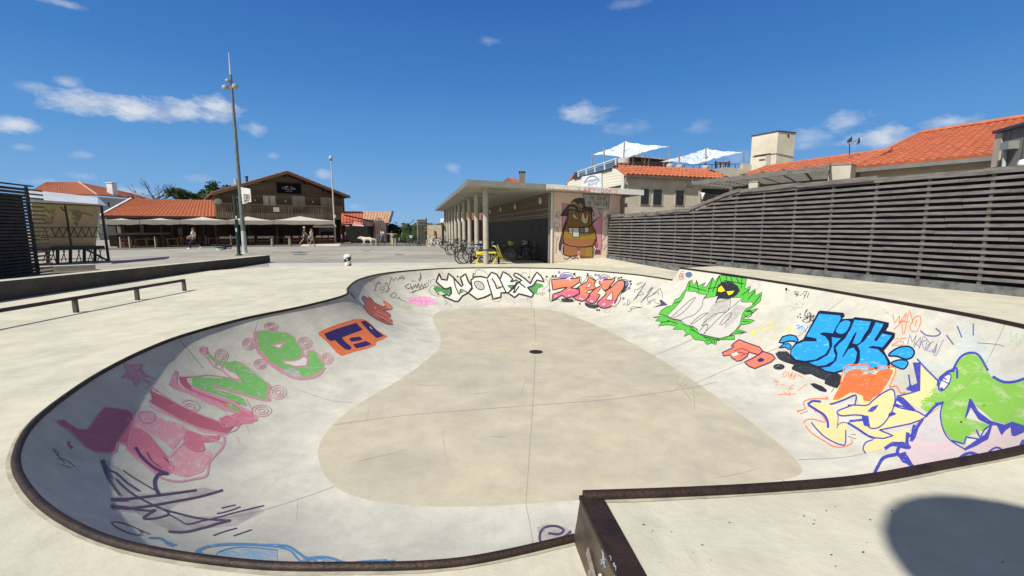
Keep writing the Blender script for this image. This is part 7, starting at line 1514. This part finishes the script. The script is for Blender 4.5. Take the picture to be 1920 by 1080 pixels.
for x, lb, off in ((235,'wooden table between the two slim posts near the market stall',-.6),(262,'wooden table left of the gap post on the left part of the terrace',-1.2),(283,'wooden table beside the gap post on the left part of the terrace',-.7),(322,'wooden table between the gap post and the walking woman',-.9),(398,'wooden table left of the tub with teal cloth',-1.4),(460,'wooden table behind the tall light mast',-1.4),(525,'wooden table deep under the widest parasol, left of the couple',-1.6),(583,'wooden table behind the strolling couple',-1.5),(612,'wooden table behind the globe street lamp',-1.7)):
    u = TF.sz(x, 440, off)[0]; place(ptb, used, TF.P(u, PZ, off), ang_, lb)
def proto_wchair():
    t = thing('wooden_chair', 'x', 'chair', (0,0,0), 'dark wooden chairs on the terrace'); m_ = mat('chair_brown', (.20,.085,.04), .6, scale=5); MB().box((0,0,.45), (.42,.42,.03)).make('seat', m_, t)
    for sx_ in (-.19,.19):
        for sy, hh in ((-.19,.44),(.19,.9)): MB().box((sx_,sy,hh/2), (.04,.04,hh)).make('leg', m_, t)
    b_ = MB()
    for z_ in (.6,.72,.84): b_.box((0,.19,z_), (.36,.025,.05))
    b_.make('backrest', m_, t); return t
pw = proto_wchair()
for i, (x, off, lb) in enumerate(((230,-.3,'wooden chair at the table nearest the market stall, left side'),(240,-.3,'wooden chair at the table nearest the market stall, right side'),(254,-1.0,'wooden chair left of the second table from the stall'),(271,-1.0,'wooden chair right of the second table from the stall'),(300,-.6,'wooden chair just right of the gap post'),(312,-.8,'wooden chair left of the table before the walking woman'),(333,-.6,'wooden chair left of the slim post by the walking woman'),(349,-.7,'wooden chair in front of the walking woman'),(378,-.8,'wooden chair behind the back foot of the walking woman'),(405,-1.2,'wooden chair left of the teal-topped tub, in the shade'),(453,-1.5,'wooden chair behind the foot of the light mast'),(519,-1.5,'wooden chair in the shade left of the couple'),(577,-1.7,'wooden chair in the shade between man and woman of the couple'),(604,-1.9,'wooden chair in the shade left of the street lamp'),(622,-1.6,'wooden chair in the shade behind the street lamp'))):
    u = TF.sz(x, 440, off)[0]; place(pw, used, TF.P(u, PZ, off), ang_+(1.2 if i % 3 else -.8), lb)
# ---- bicycles
def proto_bike(name, fcol, tyre=(.012,.012,.012), rimc=(.35,.35,.35), basket=None):
    t = thing('bicycle', 'x', 'bicycle', (0,0,0), 'bicycles parked around the shelter'); fm = mat('bike_'+name, fcol, .35, scale=8, var=.05); rm = mat('rim_'+name, rimc, .35, metal=.5 if rimc[0] < .5 else 0); tm_ = mat('tyre_'+name, tyre, .8); R_ = .335
    for x in (-.52,.52):
        w_ = MB(); w_.tube([(x+R_*math.cos(a_*.2618), 0, R_+.01+R_*math.sin(a_*.2618)) for a_ in range(24)], .021, 6, closed=True); wo = w_.make('wheel', tm_, t, smooth=True)
        r_ = MB(); r_.tube([(x+(R_-.03)*math.cos(a_*.2618), 0, R_+.01+(R_-.03)*math.sin(a_*.2618)) for a_ in range(24)], .011, 4, closed=True)
        for k in range(12): q = k*.5236; r_.beam((x,0,R_+.01), (x+(R_-.03)*math.cos(q), 0, R_+.01+(R_-.03)*math.sin(q)), .004, .004)
        r_.make('rim', rm, wo)
    z = R_+.01; bb = (-.08,0,.30); st_ = (-.20,0,.78); hd_ = (.36,0,.80); hl_ = (.40,0,.66)
    f = MB(); f.tube([bb, st_], .017, 6); f.tube([st_, hd_], .016, 6); f.tube([bb, hl_], .019, 6); f.tube([hd_, hl_], .022, 6)
    for s_ in (-.06,.06): f.tube([(-.52,s_,z), (bb[0],s_*.5,bb[2])], .010, 5); f.tube([(-.52,s_,z), (st_[0],s_*.4,.74)], .009, 5); f.tube([hl_, (.44,s_,.60), (.52,s_,z)], .012, 5)
    f.make('frame', fm, t, smooth=True)
    MB().tube([(-.20,0,.78), (-.23,0,.90)], .014, 6).make('seat_post', rm, t); s = MB(); s.prism([(-.36,-.07,.90),(-.36,.07,.90),(-.20,.05,.91),(-.08,.015,.90),(-.08,-.015,.90),(-.20,-.05,.91)], (0,0,.045)); s.make('saddle', tm_, t)
    MB().tube([(.28,-.29,.98), (.36,-.2,1.0), (.37,0,.95), (.36,.2,1.0), (.28,.29,.98)], .014, 6).make('handlebar', rm if rimc[0] < .6 else tm_, t, smooth=True); MB().tube([(.37,0,.96), hd_], .015, 6).make('stem', rm, t)
    c = MB(); c.lathe((bb[0],-.05,bb[2]), [(.10,0),(.10,.012)], 16, axis=Matrix(((1,0,0),(0,0,1),(0,-1,0)))); c.beam((bb[0],-.07,bb[2]), (bb[0]+.12,-.07,bb[2]-.12), .02, .012); c.beam((bb[0],.07,bb[2]), (bb[0]-.12,.07,bb[2]+.12), .02, .012); c.box((bb[0]+.12,-.12,bb[2]-.12), (.09,.08,.02)); c.box((bb[0]-.12,.12,bb[2]+.12), (.09,.08,.02)); c.make('crankset', tm_, t)
    if basket is not None: b_ = MB(); b_.lathe((.52,0,.76), [(.12,0),(.17,.22),(.165,.23)], 10); b_.make('basket', mat('basket_'+name, basket, .7, scale=10), t)
    return t
pk = proto_bike('black', (.015,.015,.017)); pgry = proto_bike('grey', (.20,.21,.22)); pwh = proto_bike('white', (.55,.55,.56), (.5,.5,.5), (.7,.7,.7), (.55,.55,.6)); pgn = proto_bike('green', (.05,.10,.08), basket=(.10,.08,.05)); pbb = proto_bike('blackbasket', (.02,.02,.022), basket=(.6,.6,.58)); pyb = proto_bike('darkbag', (.02,.02,.025), basket=(.35,.45,.03)); pwb = proto_bike('paleframe', (.45,.45,.46))
def bike(p, x, y, rz, lb):
    """x, y: picture position of the foot of the front wheel; rz: heading"""
    q = G(x, y, PZ); place(p, {}, (0,0,0), 0, lb); o = COPY[-1] if False else None
def bike(p, x, y, rz, lb):
    q = G(x, y, PZ); c = Vector((math.cos(rz)*.52, math.sin(rz)*.52, 0)); return place(p, used2.setdefault(p.name, {}), q-c, rz, lb)
used2 = {}; PI = math.pi
bike(pbb, 772, 461.3, PI, 'black bicycle with a white basket, farthest left of the parked bicycles'); bike(pk, 786, 460.8, .15, 'black bicycle in front of the totem sign, nose to the right'); bike(pwh, 804.5, 461.6, PI-.5, 'bicycle with white tyres and a white basket right of the totem sign')
bike(pgn, 817, 460.4, PI+.3, 'green bicycle with a brown basket between the totem sign and the blue sign'); bike(pk, 823.5, 460.2, PI, 'black bicycle below the blue sign'); bike(pgry, 831.5, 465.6, PI, 'grey bicycle just left of the farthest columns'); bike(pk, 838, 468.5, PI+.15, 'black bicycle behind the grey one near the farthest columns')
bike(pk, 845, 478.6, PI, 'black bicycle at the middle rack, nearer the viewer'); bike(pgry, 848.5, 477.3, PI, 'grey bicycle close behind the black one at the middle rack'); bike(pgn, 856, 474.5, PI+.1, 'green bicycle at the middle rack, farther from the viewer'); bike(pk, 863, 484.5, PI+.1, 'black bicycle between the middle rack and the nearest rack')
bike(pk, 866, 495.2, PI, 'nearest black bicycle, its wheel left of the nearest column'); bike(pwb, 871, 494, PI+.05, 'pale-framed bicycle beside the nearest black one'); bike(pgry, 880, 491.5, PI-.1, 'grey bicycle third from the viewer at the nearest rack'); bike(pk, 917, 491, PI+.05, 'black bicycle behind the yellow bicycle-shaped rack')
bike(pyb, 958, 486, PI-.6, 'dark bicycle with a yellow-green basket under the shelter'); bike(pk, 975, 487, PI+.7, 'black bicycle in deep shade right of the yellow-green basket'); bike(pbb, 985, 484, PI-.9, 'black bicycle with a pale basket against the dark shelter wall'); bike(pgry, 1000, 488, PI+1.1, 'grey bicycle in deep shade closest to the mural corner')
# yellow bicycle-shaped rack
YF = Frame(at(890,480,20.75), at(950,480,20.9)); yr = thing('yellow_bike_rack', 'bright yellow rack shaped like a bicycle by the nearest column', 'bike rack', tuple(YF.H(915,495))); ym = mat('bright_yellow', (.80,.68,.03), .5, scale=3, var=.08)
a = MB()
def yb(x0,y0,x1,y1,w_=.06): a.beam(YF.H(x0,y0), YF.H(x1,y1), w_, w_, up=YF.n)
yb(892,473.3,936,473.6,.075); yb(934,478,923.5,495.3,.07); yb(935.5,470,946,493,.06); yb(898,482,891.8,493.5,.06); yb(892,494.6,909,494.6,.07); yb(901,477,908,477); a.make('frame', ym, yr)
a = MB(); a.prism([YF.H(932,474,.04), YF.H(937,469.5,.04), YF.H(941,480,.04), YF.H(936,483,.04)], -YF.n*.08); a.make('head_panel', ym, yr)
a = MB(); a.tube([YF.H(924,461.3,.0), YF.H(928,461.5), YF.H(931,465), YF.H(933,470)], .03, 7); a.tube([YF.H(932.6,459,.2), YF.H(934.5,465,.1), YF.H(937,470)], .03, 7); a.make('handlebar', mat('pale_yellow', (.72,.66,.25), .5), yr, smooth=True)
a = MB(); a.prism([YF.H(893,474.5,.05), YF.H(901.5,474.5,.05), YF.H(900,483,.05), YF.H(892,482,.05)], -YF.n*.04); a.make('number_plate', ym, yr); a = MB(); YF.rect(a, 894.5, 476.3, 899.6, 481.8, .06, .02); a.make('plate_panel', M_white, yr); text_mesh('88', .17, YF.H(897,481.3,.075), YF.d, (0,0,1), M_dark, yr, 'number')
YB2 = G(935, 494, PZ)
for x, lb in ((883,'short dark rack post left of the nearest column'),(935,'short dark rack post below the yellow rack')): p_ = G(x, 494.5, PZ); t = MB(); t.beam(p_, p_+Vector((0,0,.38)), .12, .10, up=(1,0,0)); tag(t.make('rack_post', M_darksteel), lb, 'post', 'rack posts')
# ---- people
def skin(name, V, E_, Rr, m_, parent, root=0, sub=1):
    me = bpy.data.meshes.new(name); me.from_pydata([tuple(v) for v in V], E_, []); o = bpy.data.objects.new(name, me); COL.objects.link(o)
    sm_ = o.modifiers.new('s', 'SKIN'); sm_.use_smooth_shade = True
    for i, r in enumerate(Rr): rr2 = r if isinstance(r, tuple) else (r, r); me.skin_vertices[0].data[i].radius = rr2
    me.skin_vertices[0].data[root].use_root = True
    if sub: ss = o.modifiers.new('u', 'SUBSURF'); ss.levels = sub; ss.render_levels = sub
    dg = bpy.context.evaluated_depsgraph_get(); dg.update(); me2 = bpy.data.meshes.new_from_object(o.evaluated_get(dg)); bpy.data.objects.remove(o)
    me2.materials.clear(); me2.materials.append(m_); o = bpy.data.objects.new(name, me2); COL.objects.link(o); o.parent = parent; o['_w'] = (0,0,0)
    me2.polygons.foreach_set('use_smooth', [True]*len(me2.polygons)); return o
def person(label, loc, rz, pose, h=1.7, skinc=(.42,.25,.17), hair=(.06,.03,.02), top=(.5,.5,.5), bottom=(.02,.02,.06), shoes=(.5,.5,.5), long_sleeve=False, shorts=False, skirt=None, hat=None, extra=None, longhair=False, group=None):
    """local frame: faces +Y; pose gives the joints"""
    t = thing('person', label, 'person', (0,0,0), group); k = h/1.7; P = {a_: Vector(v) for a_, v in pose.items()}
    sk = mat('skin_%02d' % int(skinc[0]*100), skinc, .6)
    V, E_, Rr = [], [], []
    def add(p, r, par=None):
        V.append(Vector(p)); Rr.append(r); i = len(V)-1
        if par is not None: E_.append((par, i))
        return i
    pel = add(P['pelvis'], (.13,.10)); ch_ = add(P['chest'], (.155,.11), pel); nk = add(P['neck'], .055, ch_); h0 = add(P['neck']+Vector((0,.01,.09)), (.07,.08), nk); h1 = add(P['neck']+Vector((0,.015,.18)), (.078,.092), h0); add(P['neck']+Vector((0,.01,.245)), (.045,.055), h1); add(P['neck']+Vector((0,.115,.13)), .012, h1)
    hands = []
    for s_ in ('L','R'):
        sx_ = -1 if s_ == 'L' else 1
        sh_ = add(P['chest']+Vector((sx_*.17,0,.12)), .055, ch_); el = add(P['elbow'+s_], .042, sh_); wr_ = add(P['hand'+s_], .026, el); d_ = (P['hand'+s_]-P['elbow'+s_]).normalized(); pm_ = add(P['hand'+s_]+d_*.06, (.038,.02), wr_)
        sd_ = d_.cross(Vector((0,0,1))); sd_ = sd_.normalized() if sd_.length > .1 else Vector((0,1,0))
        for q in (-1.5,-.5,.5,1.5): f1_ = add(V[pm_]+d_*.045+sd_*q*.018, .009, pm_); add(V[f1_]+d_*(.035-.006*abs(q))+Vector((0,0,-.01)), .007, f1_)
        add(V[wr_]+d_*.05-sd_*.05, .009, wr_)
        hp_ = add(P['pelvis']+Vector((sx_*.09,0,-.06)), .085, pel); kn = add(P['knee'+s_], .058, hp_); an_ = add(P['foot'+s_]+Vector((0,0,.08)), .036, kn); fd_ = P.get('toe'+s_, P['foot'+s_]+Vector((0,.18,0))); add(fd_+Vector((0,0,.03)), (.035,.028), an_)
    skin('body', V, E_, Rr, sk, t)
    def cloth(name, seq, m_, sub=1):
        v2, e2, r2 = [], [], []
        for ln in seq:
            pr_ = None
            for (p, r) in ln:
                ix = None
                for i_, q in enumerate(v2):
                    if (q-Vector(p)).length < 1e-4: ix = i_
                if ix is None: v2.append(Vector(p)); r2.append(r); ix = len(v2)-1
                if pr_ is not None: e2.append((pr_, ix))
                pr_ = ix
        return skin(name, v2, e2, r2, m_, t, 0, sub)
    tmn = mat('top_%d_%d_%d' % tuple(int(c*99) for c in top), top, .8, scale=12, var=.15); bmn = mat('bottom_%d_%d_%d' % tuple(int(c*99) for c in bottom), bottom, .8, scale=12, var=.15)
    seq = [[(P['pelvis']+Vector((0,0,.03)), (.155,.125)), (P['chest'], (.175,.13)), (P['chest']+Vector((0,0,.14)), (.12,.08))]]
    for s_ in ('L','R'):
        sx_ = -1 if s_ == 'L' else 1; sp_ = P['chest']+Vector((sx_*.175,0,.12)); e_ = P['elbow'+s_] if long_sleeve else sp_.lerp(P['elbow'+s_], .75)
        ln = [(P['chest'], (.175,.13)), (sp_, .07), (e_, .058)]
        if long_sleeve: ln.append((P['elbow'+s_].lerp(P['hand'+s_], .85), .042))
        seq.append(ln)
    cloth('shirt', seq, tmn)
    if skirt: cloth('skirt', [[(P['pelvis']+Vector((0,0,.06)), (.15,.12)), (P['pelvis']+Vector((0,0,-.12)), (.19,.16)), (P['pelvis']+Vector((0,0,-.42)), (.25,.19))]], mat('skirt_%d' % int(skirt[0]*99), skirt, .8))
    else:
        seq = [[(P['pelvis']+Vector((0,0,.05)), (.15,.12)), (P['pelvis']+Vector((0,0,-.04)), (.16,.13))]]
        for s_ in ('L','R'):
            sx_ = -1 if s_ == 'L' else 1; hp_ = P['pelvis']+Vector((sx_*.09,0,-.07)); ln = [(P['pelvis']+Vector((0,0,-.04)), (.16,.13)), (hp_, .10), (hp_.lerp(P['knee'+s_], .8 if shorts else 1), .08)]
            if not shorts: ln.append((P['knee'+s_].lerp(P['foot'+s_], .85), .062))
            seq.append(ln)
        cloth('trousers', seq, bmn)
    hm = mat('hair_%d' % int(hair[0]*99), hair, .7, scale=30); hc = P['neck']+Vector((0,-.012,.185)); hb2 = MB(); hb2.lathe(hc-Vector((0,.015,.05)), [(.06,-.03),(.098,.02),(.102,.07),(.075,.12),(.02,.14)], 12); 
    if longhair: hb2.lathe(P['neck']+Vector((0,-.075,-.08)), [(.03,0),(.07,.08),(.085,.2),(.06,.28)], 10)
    hb2.make('hair', hm, t, smooth='all', world=False)
    if hat: MB().lathe(hc+Vector((0,.02,.03)), [(.11,0),(.108,.04),(.07,.10),(.02,.115)], 14).make('hat', mat('hat_white', hat, .7), t, smooth='all', world=False)
    shm = mat('shoe_%d' % int(shoes[0]*99), shoes, .6)
    for s_ in ('L','R'):
        f_ = P['foot'+s_]; to = P.get('toe'+s_, f_+Vector((0,.18,0))); d_ = (to-f_).normalized(); s2 = MB(); s2.tube([f_-d_*.05+Vector((0,0,.045)), f_+d_*.06+Vector((0,0,.05)), to+d_*.02+Vector((0,0,.035))], [.045,.05,.038], 8); s2.make('shoe', shm, t, smooth='all', world=False)
    if extra: extra(t, P)
    t.location = Vector(loc); t.rotation_euler = (0,0,rz); t.scale = (k,k,k); return t
def pose(stride=0, lean=0, **kw):
    s = stride; p = dict(pelvis=(0,0,.93), chest=(0,lean,1.28), neck=(0,lean*1.3,1.46), elbowL=(-.25,-s*.25,1.14), handL=(-.24,-s*.1+.08,.92), elbowR=(.25,s*.25,1.14), handR=(.24,s*.45+.08,.94),
        kneeL=(-.09,s*.32+.03,.52), footL=(-.09,s*.42,.02), kneeR=(.09,-s*.10,.50), footR=(.09,-s*.55,.06)); p.update(kw); return p
person('woman walking left in white tee shirt and wide navy trousers, arm held forward', G(366, 467.5, PZ), PI/2+.1, pose(.8, .02, handR=(.20,.50,1.0), elbowR=(.23,.2,1.12), handL=(-.2,.35,1.02), elbowL=(-.24,.08,1.12)), 1.68, hair=(.10,.04,.03), top=(.62,.63,.63), bottom=(.015,.012,.045), shoes=(.65,.65,.65), longhair=True)
person('man in a white cap, navy shirt and shorts strolling beside a woman in pale dress', G(571, 458.5, PZ), -PI/2+.25, pose(.75, .04), 1.76, skinc=(.48,.28,.19), top=(.09,.08,.15), bottom=(.05,.07,.13), shoes=(.12,.1,.09), shorts=True, hat=(.75,.75,.72))
def bagx(t, P): MB().lathe(P['pelvis']+Vector((.26,-.05,-.28)), [(.05,0),(.15,.08),(.17,.25),(.10,.36)], 10).make('blue_bag', mat('bag_blue', (.10,.13,.32), .8, scale=15, col2=(.35,.35,.3)), t, smooth='all', world=False)
person('woman in a pale dress with a blue bag walking beside the man in the cap', G(585, 461.5, PZ), -PI/2-.1, pose(.35, .03), 1.62, skinc=(.45,.26,.18), hair=(.12,.07,.04), top=(.55,.50,.36), bottom=(.5,.45,.33), skirt=(.57,.52,.38), shoes=(.2,.14,.1), longhair=True, extra=bagx)
def packx(t, P): MB().lathe(P['chest']+Vector((0,-.22,-.28)), [(.08,0),(.15,.05),(.15,.33),(.08,.42)], 10).make('backpack', mat('pack_white', (.55,.55,.55), .7, scale=10), t, smooth='all', world=False)
person('person with a white backpack and bright blue shorts walking behind the white dog', G(717, 459.3, PZ), PI/2+.2, pose(.5, .08), 1.6, skinc=(.30,.17,.11), hair=(.03,.02,.015), top=(.55,.55,.56), bottom=(.03,.20,.42), shorts=True, shoes=(.05,.05,.05), extra=packx)
person('child in white clothes standing with both arms spread wide right of the dog walker', G(735.5, 460.7, PZ), .2, pose(.12, 0, elbowL=(-.42,0,1.42), handL=(-.64,.03,1.42), elbowR=(.42,0,1.40), handR=(.64,.03,1.38)), 1.38, hair=(.05,.04,.03), top=(.30,.32,.33), bottom=(.58,.54,.42), shoes=(.5,.48,.4))
person('person in dark blue sitting in the shade by the right end of the terrace', TF.P(TF.sz(648,440,-1.0)[0], PZ, -1.0), PI/2, pose(0, .0, pelvis=(0,0,.50), chest=(0,-.04,.86), neck=(0,-.02,1.04), kneeL=(-.1,.42,.50), footL=(-.1,.42,.02), kneeR=(.1,.42,.50), footR=(.1,.42,.02), elbowL=(-.24,.1,.72), handL=(-.18,.34,.66), elbowR=(.24,.1,.72), handR=(.18,.34,.66)), 1.7, top=(.05,.06,.12), bottom=(.05,.05,.08), long_sleeve=True)
person('person in a dark red top sitting behind the canvas chairs by the tan-roofed house', G(670, 452, PZ)+Vector((0,1.0,0)), PI, pose(0, .0, pelvis=(0,0,.52), chest=(0,-.04,.90), neck=(0,-.02,1.08), kneeL=(-.1,.42,.52), footL=(-.1,.42,.02), kneeR=(.1,.42,.52), footR=(.1,.42,.02), elbowL=(-.24,.1,.72), handL=(-.18,.34,.68), elbowR=(.24,.1,.72), handR=(.18,.34,.68)), 1.7, top=(.12,.02,.025), bottom=(.03,.03,.03))
person('person in a white top sitting behind the right canvas chairs by the tan-roofed house', G(685, 452, PZ)+Vector((0,1.1,0)), PI, pose(0, .0, pelvis=(0,0,.50), chest=(0,-.04,.86), neck=(0,-.02,1.04), kneeL=(-.1,.42,.50), footL=(-.1,.42,.02), kneeR=(.1,.42,.50), footR=(.1,.42,.02), elbowL=(-.24,.1,.70), handL=(-.18,.34,.64), elbowR=(.24,.1,.70), handR=(.18,.34,.64)), 1.6, top=(.5,.5,.5), bottom=(.05,.05,.08))
# dog
dg_ = thing('dog', 'large fluffy white dog walking left along the asphalt strip', 'dog', (0,0,0)); dm = mat('white_fur', (.62,.58,.50), .9, scale=14, col2=(.50,.46,.38), bump=.6, bscale=60)
Vd = [(0,0,.52),(.30,0,.53),(-.30,0,.54),(.46,0,.60),(.60,0,.64),(.70,0,.60),(.80,0,.56),(-.42,0,.50),(-.58,0,.42),(-.68,0,.30)]; Ed = [(0,1),(0,2),(1,3),(3,4),(4,5),(5,6),(2,7),(7,8),(8,9)]; Rd = [.15,.165,.15,.11,.095,.06,.035,.06,.05,.03]
for sy, sw in ((-.09,1),(.09,-1)):
    o_ = len(Vd); Vd += [(.30+.02*sw,sy,.36),(.31+.09*sw,sy,.20),(.30+.14*sw,sy,.04),(.35+.14*sw,sy,.03)]; Ed += [(1,o_),(o_,o_+1),(o_+1,o_+2),(o_+2,o_+3)]; Rd += [.07,.042,.034,.032]
    o_ = len(Vd); Vd += [(-.27-.03*sw,sy,.36),(-.36-.08*sw,sy,.22),(-.30-.12*sw,sy,.04),(-.25-.12*sw,sy,.03)]; Ed += [(2,o_),(o_,o_+1),(o_+1,o_+2),(o_+2,o_+3)]; Rd += [.085,.042,.034,.032]
for sy in (-.07,.07): o_ = len(Vd); Vd += [(.60,sy,.70),(.57,sy*1.3,.64)]; Ed += [(4,o_),(o_,o_+1)]; Rd += [.03,.022]
skin('body', Vd, Ed, Rd, dm, dg_, 0, 1); MB().lathe((.815,0,.565), [(.02,0),(.012,.02)], 8).make('nose', M_dark, dg_, world=False)
dg_.location = G(690.5, 461, PZ); dg_.rotation_euler = (0,0,PI); dg_.scale = (1.25,1.25,1.25)
# ---- invented sunshade out of view: its canopy throws the round shadow on the raised deck
tgt = Vector((2.05,1.42,SB)); hgt = 4.9; ssp = tgt - sdir*(hgt/abs(sdir.z)) 
pz = thing('added_shadow_parasol', 'tall dark parasol added unseen behind the viewer to cast the rounded shadow at lower right', 'parasol', (ssp.x, ssp.y, 0))
cn = MB(); R_ = .56; cn.lathe((ssp.x, ssp.y, hgt+SB-.05), [(R_,-.06),(R_,0),(R_*.8,.10),(R_*.45,.2),(.05,.28)], 28); cn.make('canopy', M_gut, pz, smooth=True); MB().tube([(ssp.x,ssp.y,0),(ssp.x,ssp.y,hgt+.4)], .03, 8).make('pole', M_galv, pz)
# ---- debris: small flecks and leaves on the concrete
db = MB(); rn = random.Random(21)
for _ in range(150):
    x, y = rn.uniform(100, 1900), rn.uniform(560, 1075); h = on_bowl(x, y, .003)
    r_ = ray(x, y).normalized(); zz = SB if (x > 1105 and y > 945) or (x > 1300 and y < 600) else 0
    gpt = G(x, y, zz)
    if inside(Vector((gpt.x, gpt.y)), [Vector(p.xy) for p in rimA+rimB]):
        if h is None or rn.random() < .5: continue
        p = h
    else: p = gpt+Vector((0,0,.004))
    s_ = rn.uniform(.003,.007)*(1 if y > 800 else 2.0); an_ = rn.uniform(0,6.28); ax = Vector((math.cos(an_), math.sin(an_), .1))*s_; bx = Vector((-math.sin(an_), math.cos(an_), .2))*s_*.5
    db.quad(p-ax, p-bx, p+ax, p+bx)
o = db.make('litter', mat('dry_leaf', (.07,.055,.035), .9, scale=5), fix=False); tag(o, 'dry leaf crumbs and grit scattered over the concrete', 'litter', None, 'stuff')
SC.view_layers[0].update()

patch([(505,501),(1036,494.5),(1036,490.5),(505,494)], .006, mat('pale_strip', (.50,.475,.42), .8, scale=1.2, col2=(.42,.40,.36)), 'pavement', 'paler strip of paving along the far edge of the deck')
